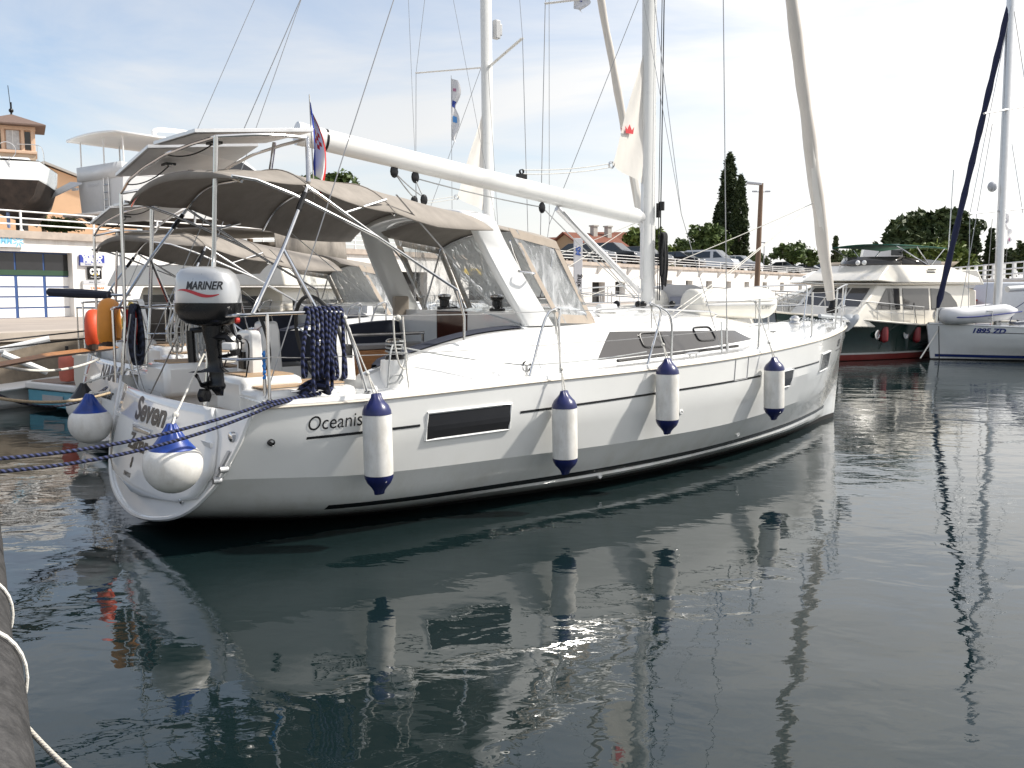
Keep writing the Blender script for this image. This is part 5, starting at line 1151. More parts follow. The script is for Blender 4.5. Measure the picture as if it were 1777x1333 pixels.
house('tiled_house', 'house with red tiled gable roof and chimneys left of the mast', 1020, 105, 3.9, radians(38), 7.0, 5.0, D(1020, 428, 105).z, D(1020, 407, 105).z, mat('brown_render', (.34, .24, .15), .9, var=.1), TILE, ((.5, -.4), (2.5, -.6)))
house('tiled_house', 'lower house with red tiled roof peeping above the sprayhood', 964, 112, 3.9, radians(-30), 6, 5, D(964, 440, 112).z, D(964, 414, 112).z, GREYW, TILE)
house('tiled_house', 'small red roofed house just left of the mast, right of the gabled one', 1074, 118, 3.9, radians(5), 6, 5, D(1074, 432, 118).z, D(1074, 405, 118).z, GREYW, TILE)
# second, nearer white terrace at the right with its own railing
tr_ = thing('white_terrace', 'white terrace building with dark openings under a railing at the far right', 'building', (0, 0, 0))
T0, T1 = D(1640, 490, 66), D(1840, 477, 44); T0.z = T1.z = 0; td = (T1-T0).normalized(); tn = Vector((-td.y, td.x, 0)); tn = tn if tn.x > 0 else -tn; TZ = 2.72
def tpt(s, o_, z): q = T0+td*s+tn*o_; return (q.x, q.y, z)
LT = (T1-T0).length
b = MB()
for s0, s1, z0, z1 in ((0, LT, 2.30, TZ), (0, .7, 0, 2.3), (4.5, 6.3, 0, 2.3), (10, 12, 0, 2.3), (17, LT, 0, 2.3)): b.hexa([tpt(s0, 0, z0), tpt(s1, 0, z0), tpt(s1, .4, z0), tpt(s0, .4, z0), tpt(s0, 0, z1), tpt(s1, 0, z1), tpt(s1, .4, z1), tpt(s0, .4, z1)])
b.hexa([tpt(0, -.1, TZ), tpt(LT, -.1, TZ), tpt(LT, 30, TZ), tpt(0, 30, TZ), tpt(0, -.1, TZ+.12), tpt(LT, -.1, TZ+.12), tpt(LT, 30, TZ+.12), tpt(0, 30, TZ+.12)])
b.build('wall', PLAST, tr_, smooth=0); MB().quad(tpt(0, .5, 0), tpt(LT, .5, 0), tpt(LT, .5, 2.4), tpt(0, .5, 2.4)).build('dark_opening', INT, tr_, smooth=0)
rl2 = thing('terrace_railing', 'white railing with wide posts on the terrace at the far right', 'railing', (0, 0, 0)); b = MB()
for z in (TZ+.38, TZ+.66, TZ+.98): b.tube([tpt(0, 0, z), tpt(LT, 0, z)], .045, 6)
b.build('rail', WHITEP, rl2); s = .3
while s < LT: MB().box(Vector(tpt(s, .0, TZ+.5)), (.16, .16, 1.0)).build('railing_post', WHITEP, rl2); s += 1.9
pq = MB(); pq.prism([(17.5, 36.5, -1.5), (60, 36.5, -1.5), (60, 140, -1.5), (20, 120, -1.5)], (0, 0, 1.5+.35)); tag(pq.build('pier', CONC, smooth=0), kind='structure')

# ================================================================== TREES
def leafmat(name, c1, c2):
    m = bpy.data.materials.new(name); m.use_nodes = True; t = m.node_tree; b = t.nodes['Principled BSDF']; b.inputs['Roughness'].default_value = .55; b.inputs['Specular IOR Level'].default_value = .25
    g = N(t, 'ShaderNodeNewGeometry'); n = N(t, 'ShaderNodeTexNoise'); n.inputs['Scale'].default_value = .9; n.inputs['Detail'].default_value = 4
    mx = N(t, 'ShaderNodeMath', operation='ADD'); mm = N(t, 'ShaderNodeMath', operation='MULTIPLY'); mm.inputs[1].default_value = .5
    t.links.new(g.outputs['Random Per Island'], mm.inputs[0]); t.links.new(g.outputs['Position'], n.inputs['Vector']); t.links.new(mm.outputs[0], mx.inputs[0]); t.links.new(n.outputs['Fac'], mx.inputs[1])
    r = N(t, 'ShaderNodeValToRGB'); r.color_ramp.elements[0].position = .35; r.color_ramp.elements[1].position = 1.05; r.color_ramp.elements[0].color = (*c1, 1); r.color_ramp.elements[1].color = (*c2, 1)
    t.links.new(mx.outputs[0], r.inputs[0]); t.links.new(r.outputs[0], b.inputs['Base Color']); return m
L_DARK = leafmat('leaves_cypress', (.014, .026, .011), (.058, .080, .032)); L_MID = leafmat('leaves_mid', (.026, .052, .014), (.11, .155, .045)); L_LITE = leafmat('leaves_light', (.045, .085, .015), (.16, .20, .05)); L_PINE = leafmat('leaves_pine', (.020, .040, .015), (.085, .11, .042))
BARK = mat('bark', (.10, .07, .05), .9, var=.3, scale=6)
def tree(name, label, px0, px1, py0, py1, Y, leaf, kind='round', group='trees beyond the garage', n=2600, base=3.6, seed=0, leafs=.2):
    rnd = random.Random(seed*31+int(px0)); c = D((px0+px1)/2, (py0+py1)/2, Y); W_ = (px1-px0)*Y/FPX; zt_, zb2 = D((px0+px1)/2, py0, Y).z, D((px0+px1)/2, py1, Y).z
    o = thing(name, label, 'tree', (c.x, c.y, base), rnd.random()*6, group); H_ = zt_-zb2; r = W_/2
    clumps = []
    if kind == 'cypress':
        for k in range(130):
            f = rnd.random()**.8; z = zb2+H_*f; w_ = r*min(1, (1-f)**.55*1.35, .55+f*2.5)*rnd.uniform(.45, .98); a = rnd.random()*2*pi; clumps.append((Vector((w_*cos(a), w_*sin(a), z)), r*rnd.uniform(.14, .3), 2.6))
    elif kind == 'fir':
        for k in range(110):
            f = rnd.random(); z = zb2+H_*f; w_ = r*(1-f)**.8*rnd.uniform(.3, 1.05); a = rnd.random()*2*pi; clumps.append((Vector((w_*cos(a), w_*sin(a), z-.1*w_)), r*rnd.uniform(.12, .26), .55))
    else:
        nl = 13 if kind == 'round' else 6
        lobes = [(Vector((r*rnd.uniform(-.6, .6), r*rnd.uniform(-.6, .6), zb2+H_*rnd.uniform(.25, .72))), rnd.uniform(.38, .6)) for _ in range(nl)]+[(Vector((0, 0, zb2+H_*.62)), .6)]
        for k in range(230 if kind == 'round' else 80):
            l, s = rnd.choice(lobes); d = Vector((rnd.gauss(0, 1), rnd.gauss(0, 1), rnd.gauss(0, 1))).normalized(); q = l+Vector((d.x*r*s, d.y*r*s, d.z*H_*.5*s)); q.z = min(q.z, zt_-.05*H_); clumps.append((q, r*rnd.uniform(.1, .22), .8))
    mb = MB(); per = max(6, int(n*1.5)//len(clumps))
    for q, cr, st in clumps:
        for k in range(per):
            d = Vector((rnd.gauss(0, 1), rnd.gauss(0, 1), rnd.gauss(0, 1)*st)).normalized()*cr*rnd.uniform(.5, 1.15)
            d.z *= st if st > 1 else 1; c_ = q+d-Vector((0, 0, base)); s = leafs*rnd.uniform(.7, 1.6)*max(.75, W_/4.2)
            u = Vector((rnd.gauss(0, 1), rnd.gauss(0, 1), rnd.gauss(0, .7))).normalized(); v = u.orthogonal().normalized(); v = (Matrix.Rotation(rnd.random()*6.28, 3, u) @ v)
            mb.add([c_-u*s-v*s*.2, c_+v*s*.45-u*s*.1, c_+u*s, c_-v*s*.5+u*s*.1], [(0, 1, 2, 3)])
    mb.build('crown', leaf, o, smooth=0)
    tk = MB(); tr0 = max(.1, min(.5, W_*.045)); tk.tube([(0, 0, -.3), (.05*W_*.3, 0, (zb2-base)*.6+.2), (0, .02, zb2-base+H_*.35), (0, 0, zb2-base+H_*.75)], [tr0*1.3, tr0, tr0*.75, tr0*.25], 8)
    for k in range(6):
        a = rnd.random()*6.28; z0 = max(.3, zb2-base)+H_*rnd.uniform(.05, .35); tk.tube([(0, 0, z0), (r*.35*cos(a), r*.35*sin(a), z0+H_*.15), (r*.6*cos(a), r*.6*sin(a), z0+H_*.32)], [tr0*.5, tr0*.3, tr0*.1], 6)
    tk.build('trunk', BARK, o); return o
tree('cypress_tree', 'tallest dark cypress behind the silver van, its tip crossed by a shroud', 1244, 1284, 275, 466, 104, L_DARK, 'cypress', n=9000, leafs=.24, seed=1)
tree('cypress_tree', 'second dark cypress, right of and lower than the tallest', 1268, 1299, 313, 466, 102, L_DARK, 'cypress', n=8000, leafs=.24, seed=2)
tree('cypress_tree', 'short dark cypress on the left flank of the two tall ones', 1232, 1262, 360, 460, 106, L_DARK, 'cypress', n=5000, leafs=.24, seed=3)
tree('broadleaf_tree', 'dark leafy tree at the foot of the cypresses on their left', 1196, 1268, 384, 470, 100, L_MID, n=4200, seed=4)
tree('broadleaf_tree', 'bright green round tree hidden partly by the mast', 1078, 1178, 397, 470, 112, L_LITE, n=4600, seed=5)
tree('broadleaf_tree', 'low dark tree between the mast tree and the cypress group', 1160, 1212, 412, 470, 125, L_MID, n=2400, seed=6)
tree('broadleaf_tree', 'sparse light tree right of the brown lamp post', 1338, 1410, 416, 462, 108, L_MID, 'sparse', n=1500, seed=7)
tree('broadleaf_tree', 'low bushy tree left of the lamp post foot', 1280, 1330, 436, 470, 118, L_PINE, n=1800, seed=71)
tree('fir_tree', 'small pointed conifer just right of the furled genoa', 1437, 1462, 410, 470, 120, L_PINE, 'fir', n=1700, seed=8)
tree('broadleaf_tree', 'spreading tree right of the small conifer behind the white van', 1455, 1525, 430, 475, 130, L_MID, n=2600, seed=9)
tree('broadleaf_tree', 'large domed dark green tree behind the green awning boat', 1548, 1682, 366, 478, 96, L_PINE, n=9000, seed=10)
tree('broadleaf_tree', 'yellowish green bush under the large domed tree', 1598, 1690, 418, 480, 86, L_LITE, n=3400, seed=11)
tree('fir_tree', 'dark conifer left of the far right mast', 1678, 1706, 402, 482, 90, L_DARK, 'fir', n=2300, seed=12)
tree('fir_tree', 'dark conifer behind the far right mast', 1700, 1738, 398, 482, 92, L_DARK, 'fir', n=2600, seed=13)
tree('broadleaf_tree', 'thin crowned tree right of the far right mast', 1734, 1768, 425, 482, 94, L_PINE, 'sparse', n=1600, seed=14)
tree('broadleaf_tree', 'dark tree cut by the right edge of the picture', 1758, 1830, 418, 484, 88, L_PINE, n=3000, seed=15)
tree('broadleaf_tree', 'tree top showing above the bimini canopy', 508, 606, 296, 400, 75, L_MID, n=3600, seed=16)
tree('garden_bush', 'green bush behind the roof railing under the hauled-out motor yacht', 84, 142, 378, 402, 38, L_MID, n=1800, group='plants on the roof yard', base=3.96, seed=17, leafs=.12)
tree('cypress_tree', 'thin little cypress in front of the peach house', 70, 80, 336, 396, 40, L_MID, 'cypress', n=1100, group='plants on the roof yard', base=3.96, seed=18, leafs=.1)

# ================================================================== LAMP POSTS
p = D(1313, 500, 60); zt_ = D(1316, 318, 60).z
lp = thing('lamp_post', 'tall brown wooden lamp post with a flat lamp head behind the foredeck', 'lamp post', (p.x, p.y, QZ)); H_ = zt_-QZ
MB().tube([(0, 0, 0), (.12, 0, H_)], [.19, .14], 12).build('post', mat('brown_post', (.18, .115, .075), .7, var=.2, scale=2, stretch=(3, 3, .3)), lp)
MB().box((-.35, -.05, H_-.02), (.95, .3, .17), Matrix.Rotation(.08, 3, 'Y')).build('lamp_head', SGREY, lp, bevel=.04)
MB().tube([(-.35, 0, H_-.55), (.6, 0, H_-.55)], .03, 6).box((-.3, 0, H_-.52), (.3, .14, .09)).box((.55, 0, H_-.52), (.3, .14, .09)).build('floodlight_bar', SGREY, lp)
for px, pt, lab in ((1337, 445, 'thin grey street lamp beyond the roof, right of the brown lamp post'), (1325, 421, 'short bollard chimney light beyond the roof, next to the brown lamp post')):
    p = D(px, 470, 110); H_ = D(px, pt, 110).z-RZ; o = thing('street_lamp', lab, 'street lamp', (p.x, p.y, RZ), 0, 'street lamps on the far road'); MB().tube([(0, 0, 0), (0, 0, H_)], .06, 6).build('pole', SGREY, o); MB().box((-.2, 0, H_), (.6, .2, .12)).build('lamp_head', SGREY, o, bevel=.02)
# ================================================================== NEIGHBOUR YACHT (berthed alongside, same lines)
NU_, NV_ = .95, -4.9
NBO = WB(NU_, NV_, 0)
def NB(u, v, z): return WB(u+NU_, v+NV_, z)
nby = thing('sailing_yacht', 'white sailing yacht berthed on the far side of the one with SEVEN on it', 'yacht', NBO, BA, 'white sailing yachts with taupe canopies')
nh = make_hull(nby, HULLW, ANTIF, STRIPE); nt_, nd = make_transom(nby, GEL); make_deck(nby, DECKW, GEL, mat('strake_cream', (.62, .56, .47), .5)); make_coachroof(nby, GEL, GLASSD); make_cockpit(nby, GEL, False)
make_rails(nby); make_rig(nby, MASTW, .8)
nb = make_bimini(nby, CANVAS); nb.location.z = -.33; nsh = make_sprayhood(nby, CANVAS, CANVL, VINYL); nsh.location.z = -.28
nso = None
make_solar(nby, BACKS)
for ch in nby.children:
    if ch.name.startswith(('solar_arch', 'solar_panel')): ch.location.z = -.22; ch.location.y = -.25
winch(nby, 1.70, 1.60, 1.33, 1.60)
text('NAMAY', tr_fn(.25, 1.06), INK, 'name_lettering', nt_, .30, .006, 1., .1); text('Zadar', tr_fn(.25, .78), INK, 'name_lettering', nt_, .2, .004, .95, .1)
for k in range(2):
    w_ = MB(); w_.torus((1.32, (.83, -.83)[k], 1.74), .44, .016, (1, 0, .2), 32, 6).tube([(1.32, (.83, -.83)[k]-.43, 1.74), (1.32, (.83, -.83)[k]+.43, 1.74)], .01, 5).tube([(1.32, (.83, -.83)[k], 1.74), (1.5, (.83, -.83)[k], 1.6), (1.5, (.83, -.83)[k], .95)], .06, 8).build('steering_wheel', BLACKP, nby)
rad = MB().lathe([(.02, -.22), (.16, -.2), (.17, -.12), (.03, -.1)], (0, 0, 0), 14); 
rd = MB().box((7.10, 0, 7.05), (.12, .12, .34)).box((7.16, .02, 7.05), (.08, .16, .22)); rd.build('steaming_light', GREYG, nby, bevel=.02)
q = PU(146, 705, -.1+NU_-.25); ball_fender(WB(q.x, q.y, q.z), .235, 'round white fender with black top at the neighbouring yacht corner, furthest left', mat('fender_black', (.012, .012, .014), .4), NB(.0, 1.75, 1.3))
# long slim flags in the rigging
def flag(name, label, px, py0, py1, Y, w_px, col, marks=(), pole=True, wind=1, rz=0.):
    a = D(px, py0, Y); b = D(px, py1, Y); H_ = a.z-b.z; w_ = w_px*Y/FPX; o = thing(name, label, 'flag', (a.x, a.y, b.z), rz); rows = []
    for j in range(21):
        s = j/20; rows.append([Vector((wind*w_*(k/6)*(.35+.65*abs(sin(s*6.2+.5)))*(1.15-.3*s), .12*w_*sin(k*.9+s*8), H_*(1-s)-.25*w_*(k/6))) for k in range(7)])
    f = MB().loft(rows).build('flag_cloth', col, o, smooth=60)
    for (j0, j1, k0, k1, m_) in marks:
        mk = MB()
        for s in (.006, -.006): mk.loft([[p+Vector((0, s, 0)) for p in rows[j][k0:k1+1]] for j in range(j0, j1+1)])
        mk.build('flag_emblem', m_, f, smooth=60)
    if pole: MB().tube([(0, 0, -H_*1.6), (0, 0, H_+.05)], .005, 5).build('flag_line', WIRE, o)
    return o
FW_ = mat('flag_white', (.70, .69, .70), .8, var=.06); FBL = mat('flag_blue_mark', (.03, .06, .30), .8); FLB = mat('flag_light_blue', (.10, .30, .65), .8)
flag('pennant', 'long white pennant with blue marks hanging from the left spreader of the far mast', 783, 136, 243, 17.4, 15, FW_, ((7, 9, 1, 5, FBL), (12, 14, 1, 4, FLB), (3, 4, 1, 3, mat('flag_pink', (.45, .2, .3), .8))))
flag('pennant', 'white pennant cut by the top edge of the picture, left of the near mast', 996, -38, 14, 14.5, 30, FW_, ((10, 14, 1, 3, FBL),), False)
# passerelle plank, ropes to the pontoon
def rope_thing(label, pts, r, m, name='mooring_line', group='ropes leading left to the pontoon'):
    e = thing(name, label, 'rope', (0, 0, 0), 0, group); MB().tube(pts, r, 7).build('rope_strand', m, e, smooth=60)
p0, p1 = D(198, 603, 11.9), D(-60, 645, 9.2)
e = thing('gangway_plank', 'narrow varnished wooden gangplank leading left from the neighbouring yacht stern', 'gangplank', (0, 0, 0)); MB().tube([p0, p0.lerp(p1, .5)+Vector((0, 0, .03)), p1], .075, 4, flat=.45).build('plank', WOOD, e, smooth=0)
rope_thing('pale rope sagging under the wooden gangplank towards the left edge', sag(D(172, 623, 12.4), D(-40, 624, 9.6), .14), .017, ROPEW)
rope_thing('thick tan rope just above the water left of the far fenders', sag(D(190, 682, 11.6), D(-40, 684, 9.2), .10), .018, mat('tan_rope', (.42, .33, .22), .85, var=.3, scale=60, bump=.003, bscale=120))
rope_thing('dark navy rope lying beside the thick tan rope', sag(D(186, 672, 11.8), D(-40, 667, 9.4), .24), .016, NAVYR2)
rope_thing('thin black rope running left above the wooden gangplank, upper one', [D(152, 574, 13.2), D(-30, 594, 11.)], .010, ROPEK)
rope_thing('thin black rope running left above the wooden gangplank, lower one', [D(152, 587, 13.2), D(-30, 608, 11.)], .010, ROPEK)

# ================================================================== GENERIC BOATS
def bhull(root, L, B, H, white, band, bandm, bot, botm, rise=.5, deckm=None, name='hull'):
    """a planing hull: sections from transom (x=-L/2) to stem; band = height where the lower colour begins"""
    def half(s): return B/2*(.93+.07*min(1, s*3)) if s < .45 else B/2*max(.012, (1-((s-.45)/.55)**2.3))
    def sh(s): return H*(1-.12*(1-s))+H*rise*s*s
    S = [i/30 for i in range(31)]
    def sect(s):
        b_, z1 = half(s), sh(s); fl = .75+.2*(1-s)
        return [(b_, z1), (b_*(fl+.12*(1-s)*.5), z1*.55+.05), (b_*fl, band), (b_*fl*.96, bot), (b_*fl*.9, .02), (0, -.5+.3*s)]
    def X(s, z): return -L/2+L*s+max(0, (s-.6))*.35*(z-.2)*1.2
    for nm, i0, i1, m_ in ((name, 0, 2, white), ('hull_band', 2, 3, bandm), ('hull_bottom', 3, 5, botm)):
        mb = MB()
        for sg in (1, -1): mb.loft([[(X(s, z), sg*y, z) for y, z in sect(s)[i0:i1+1]] for s in S])
        if i0 == 0:
            h = mb
            for i in range(2): mb.quad(*[(X(0, z), y*k, z) for (y, z), k in ((sect(0)[i], 1), (sect(0)[i], -1), (sect(0)[i+1], -1), (sect(0)[i+1], 1))])
            hh_ = mb.build(nm, m_, root, smooth=35)
        else:
            for i in range(i0, min(i1, 4)): mb.quad(*[(X(0, z), y*k, z) for (y, z), k in ((sect(0)[i], 1), (sect(0)[i], -1), (sect(0)[i+1], -1), (sect(0)[i+1], 1))])
            mb.build(nm, m_, hh_, smooth=35)
    d = MB(); d.loft([[(X(s, sh(s)), sect(s)[0][0]*k, sh(s)-.02+.03*(1-k*k)) for k in (-1, -.5, 0, .5, 1)] for s in S]); d.build('deck', deckm or white, root, smooth=40)
    r = MB()
    for sg in (1, -1): r.tube([(X(s, sh(s)), sg*sect(s)[0][0]+.01*sg, sh(s)-.03) for s in S], .035, 6)
    r.build('rub_rail', deckm or WHITEP, hh_)
    return half, sh, X
def solid_profile(prof, w0, w1, z0, z1, m, root, name, bevel=.04):
    """side profile with a tumblehome from w0 at z0 to w1 at z1"""
    def hw(z): return (w0+(w1-w0)*(z-z0)/(z1-z0))/2
    n = len(prof); P = [(x, -hw(z), z) for x, z in prof]+[(x, hw(z), z) for x, z in prof]
    b = MB().add(P, [list(range(n)), list(range(2*n-1, n-1, -1))]+[(i, (i+1) % n, (i+1) % n+n, i+n) for i in range(n)]); return b.build(name, m, root, bevel=bevel, smooth=40), hw
def side_glass(polys, hw, m, par, name='side_window', off=.01):
    for pl in polys:
        for s in (-1, 1): MB().prism([(x, s*(hw(z)+off), z) for x, z in pl], (0, s*.01, 0)).build(name, m, par, smooth=0)
def front_glass(xb, zb_, xt, zt_, hw, m, par, n=3, k=.88):
    nx, nz = (zt_-zb_), (xb-xt); l = sqrt(nx*nx+nz*nz); nx, nz = nx/l, nz/l; sgn = 1 if nx*(1 if xb > xt else -1) > 0 else -1
    for i in range(n):
        a, c = -k+2*k*i/n+.03, -k+2*k*(i+1)/n-.03; P = []
        for f, t_ in ((a, .08), (c, .08), (c, .92), (a, .92)):
            x, z = xb+(xt-xb)*t_, zb_+(zt_-zb_)*t_; P.append((x+sgn*nx*.012, f*hw(z), z+sgn*nz*.012))
        MB().prism(P, (sgn*nx*.012, 0, sgn*nz*.012)).build('windscreen', m, par, smooth=0)
def deck_rail(root, half, sh, X, s0, s1, h_=.6, n=9, k=.94, close=True):
    r = MB()
    for sg in (1, -1):
        top = []
        for i in range(n+1):
            s = s0+(s1-s0)*i/n; p = Vector((X(s, sh(s)), sg*half(s)*k, sh(s))); q = p+Vector((.08, 0, h_)); r.tube([p, q], .014, 6); top.append(q)
        r.tube(top, .017, 6); r.tube([t_-Vector((.04, 0, h_*.5)) for t_ in top], .01, 5)
    if close: q = Vector((X(s1, sh(s1)), 0, sh(s1)+h_)); e0 = half(s1)*k; r.tube([q+Vector((.08, e0, 0)), q+Vector((.22, 0, 0)), q+Vector((.08, -e0, 0))], .017, 6)
    r.build('deck_rail', STEEL, root)
CREAM = mat('cream_gelcoat', (.75, .71, .63), .2, var=.02, coat=.5); DGREEN = mat('dark_green_hull', (.006, .022, .018), .1, var=.1, coat=.6); REDB = mat('red_antifouling', (.17, .024, .02), .5, var=.15)
# ---- green hulled motor boat
p = D(1508, 560, 31.); gm = thing('motor_boat', 'flybridge motor boat with dark green hull, cream cabin and red bottom', 'motor boat', (p.x, p.y, 0), radians(214), 'motor boats around the harbour')
gm.scale = (.9, .95, 1)
half, sh, X = bhull(gm, 10.0, 3.5, 1.12, DGREEN, .26, WHITEP, .2, REDB, .42, CREAM)
cb, hw = solid_profile([(-4.2, .9), (3.4, 1.1), (2.6, 1.55), (1.55, 2.38), (-3.9, 2.42), (-4.3, 2.2)], 2.9, 2.55, .9, 2.42, CREAM, gm, 'cabin')
side_glass([[(1.75, 1.62), (1.05, 2.28), (.3, 2.28), (.3, 1.6)], [(.1, 1.6), (.1, 2.28), (-1.5, 2.28), (-1.5, 1.58)], [(-1.65, 1.58), (-1.65, 2.28), (-2.3, 2.26), (-2.9, 2.1), (-3.3, 1.8), (-3.4, 1.58)]], hw, GLASSD, cb)
front_glass(2.45, 1.64, 1.62, 2.33, hw, GLASSD, cb, 3)
fb, hw2 = solid_profile([(-4.6, 2.46), (1.0, 2.46), (1.9, 2.52), (1.0, 3.02), (-2.6, 3.06), (-4.6, 2.66)], 3.1, 2.6, 2.46, 3.06, CREAM, gm, 'flybridge')
sc = MB(); sc.loft([[(1.0+.05*1-abs(t)**2*.9, t*1.25, 3.02), (.82-abs(t)**2*.9, t*1.2, 3.30)] for t in [-1+k/6 for k in range(13)]]); sc.loft([[(.1, s_*1.25, 3.03), (.0, s_*1.2, 3.28)] for s_ in (1,)]+[[(-2.4, 1.25, 3.05), (-2.4, 1.2, 3.2)]]); sc.loft([[(.1, -1.25, 3.03), (.0, -1.2, 3.28)], [(-2.4, -1.25, 3.05), (-2.4, -1.2, 3.2)]]); sc.build('flybridge_screen', mat('tinted_screen', (.06, .055, .05), .1), fb, solid=.02)
vt = MB()
for i in range(3):
    for s_ in (-1, 1): vt.box((-1.4-.05*i, s_*(hw2(2.8)+.005), 2.72+.09*i), (.5, .02, .03))
vt.build('cabin_vent', BLACKP, fb)
GRNC = mat('green_awning', (.006, .085, .055), .8, var=.08); ca = MB(); ca.loft([[(x, t*1.3, 3.66+.07*(1-t*t)-.02*(x+.6)**2*.6) for t in [-1+k/4 for k in range(9)]] for x in (-2.6, -1.8, -1, 0, .5)]); ca.build('awning', GRNC, gm, solid=.03, smooth=60)
fr = MB()
for s_ in (-1, 1): fr.tube([(-1.6, s_*1.28, 3.0), (-2.5, s_*1.28, 3.62)], .02, 6).tube([(-1.6, s_*1.28, 3.0), (-.7, s_*1.28, 3.64)], .02, 6).tube([(-1.6, s_*1.28, 3.0), (.5, s_*1.28, 3.63)], .02, 6)
fr.build('awning_frame', STEEL, gm); deck_rail(gm, half, sh, X, .42, .98, .55, 9)
ph = MB()
for x in (3.0, 1.6, .2, -1.2): s = (x+5)/10; MB().lathe([(.16, 0), (.16, .02), (.11, .025), (.11, .01), (1e-3, .01)], (X(s, .8), -(-half(s)*.9)-.0, .82), 14, Matrix.Rotation(-pi/2, 3, 'X')).build('porthole', STEEL, gm)
MB().ball((1.4, .4, 3.1), .08, 10, 8).ball((1.4, .65, 3.1), .08, 10, 8).build('searchlight', WHITEP, gm)
MB().tube([(-3.4, .9, 3.0), (-3.5, .9, 6.3)], .02, 5).build('whip_aerial', WHITEP, gm)
for px, lab in ((1534, 'dark red fender on the green motor boat, left of the portholes'), (1590, 'dark red fender on the green motor boat beside the next bow')):
    a, b_ = D(px, 566, 29.2 if px < 1550 else 29.9), D(px, 595, 29.2 if px < 1550 else 29.9); o = thing('boat_fender', lab, 'fender', b_, 0, 'red fenders of the green motor boat'); L = a.z-b_.z
    MB().lathe([(.02, 0), (.11, .05), (.12, .1), (.12, L-.1), (.1, L-.03), (.03, L)], n=16).build('fender_body', mat('fender_dark_red', (.22, .02, .025), .4), o, smooth=50); MB().tube([(0, 0, L), (0, .3, L+.75)], .012, 5).build('fender_line', ROPEK, o)
# ---- cream motor yacht behind the foredeck, mid right
p = D(1370, 540, 37); mm_ = thing('motor_yacht', 'cream flybridge motor yacht behind the foredeck, with long bow rails pointing left', 'motor yacht', (p.x+1.4, p.y, 0), radians(171), 'motor boats around the harbour')
half, sh, X = bhull(mm_, 13, 4.1, 1.25, WHITEP, .3, DARKW, .22, ANTIF, .35, CREAM)
cb, hw = solid_profile([(-5.2, 1.0), (3.2, 1.3), (1.9, 1.75), (.3, 2.35), (-4.6, 2.4), (-5.2, 2.2)], 3.3, 2.8, 1.0, 2.4, CREAM, mm_, 'cabin'); side_glass([[(1.6, 1.6), (.3, 2.15), (-3.5, 2.2), (-4.2, 1.6)]], hw, GLASSD, cb)
front_glass(2.1, 1.75, .5, 2.3, hw, GLASSD, cb, 3)
fb, hw2 = solid_profile([(-5.4, 2.42), (.6, 2.42), (1.2, 2.5), (.3, 2.98), (-5.2, 2.98)], 3.4, 3.0, 2.42, 2.98, CREAM, mm_, 'flybridge')
sc = MB(); sc.loft([[(x, t*1.5, 3.0), (x-.35, t*1.45, 3.28)] for x, t in ((-4.2, -1), (-.3, -1), (.2, -.5), (.3, 0), (.2, .5), (-.3, 1), (-4.2, 1))]); sc.build('flybridge_screen', mat('taupe_screen', (.26, .22, .17), .5), fb, solid=.02)
deck_rail(mm_, half, sh, X, .42, .98, .8, 11); MB().box((.7, -.6, 2.72), (.12, .5, .12)).build('searchlight', SGREY, fb, bevel=.03)
# ---- tall rail of a second cream boat, closer
p = D(985, 560, 27); m2 = thing('motor_boat', 'low white motor boat with a forest of bow rails seen over the yacht foredeck', 'motor boat', (p.x+2.2, p.y+1.2, 0), radians(165), 'motor boats around the harbour')
half, sh, X = bhull(m2, 9.5, 3.3, 1.25, WHITEP, .3, WHITEP, .2, ANTIF, .35, CREAM); cb, hw = solid_profile([(-3.5, 1.1), (2.6, 1.35), (1.4, 1.7), (-.4, 1.85), (-3.2, 1.85)], 2.4, 2.0, 1.1, 1.85, CREAM, m2, 'cabin'); side_glass([[(1.2, 1.5), (.6, 1.7), (-.8, 1.75), (-.8, 1.5)]], hw, GLASSD, cb); deck_rail(m2, half, sh, X, .30, .98, .75, 12)
# ---- big white motor yacht between the neighbour and the quay
p = D(505, 560, 20.6); bm_ = thing('motor_yacht', 'tall cream motor yacht with brown awning rising behind the taupe bimini canopies', 'motor yacht', (p.x, p.y, 0), radians(76), 'motor boats around the harbour')
bm_.scale = (.72, .95, .82)
half, sh, X = bhull(bm_, 13, 4.2, 1.5, CREAM, .3, WHITEP, .2, ANTIF, .4, CREAM)
cb, hw = solid_profile([(-5.0, 1.2), (3.6, 1.5), (2.2, 2.0), (.6, 2.75), (-4.4, 2.8), (-5.0, 1.4)], 3.6, 3.1, 1.2, 2.8, CREAM, bm_, 'cabin'); side_glass([[(2.0, 1.9), (.7, 2.55), (-.6, 2.6), (-.6, 1.85)]], hw, DARKW, cb); front_glass(2.4, 2.0, .8, 2.7, hw, DARKW, cb, 3)
fb, hw2 = solid_profile([(-5.2, 2.82), (1.0, 2.82), (1.7, 2.92), (.9, 3.2), (-5.0, 3.3)], 3.9, 3.6, 2.82, 3.3, CREAM, bm_, 'flybridge')
ct = MB(); ct.loft([[(x, t*1.75, 3.98+.12*(1-t*t)) for t in [-1+k/4 for k in range(9)]] for x in (-5.2, -3, -1)]); ct.loft([[(x, -1.75, 3.98), (x, -1.78, 3.45)] for x in (-5.2, -3, -1)]); ct.loft([[(-1, t*1.75, 3.98), (-1, t*1.75, 3.45)] for t in (-1, 0, 1)]); ct.build('awning', CANVAS, bm_, solid=.02)
for x, y in ((-5, -1.7), (-1, -1.7), (-5, 1.7), (-1, 1.7)): MB().tube([(x, y, 3.2), (x, y, 4.0)], .025, 6).build('awning_pole', WHITEP, bm_); deck_rail(bm_, half, sh, X, .5, .98, .6, 8)
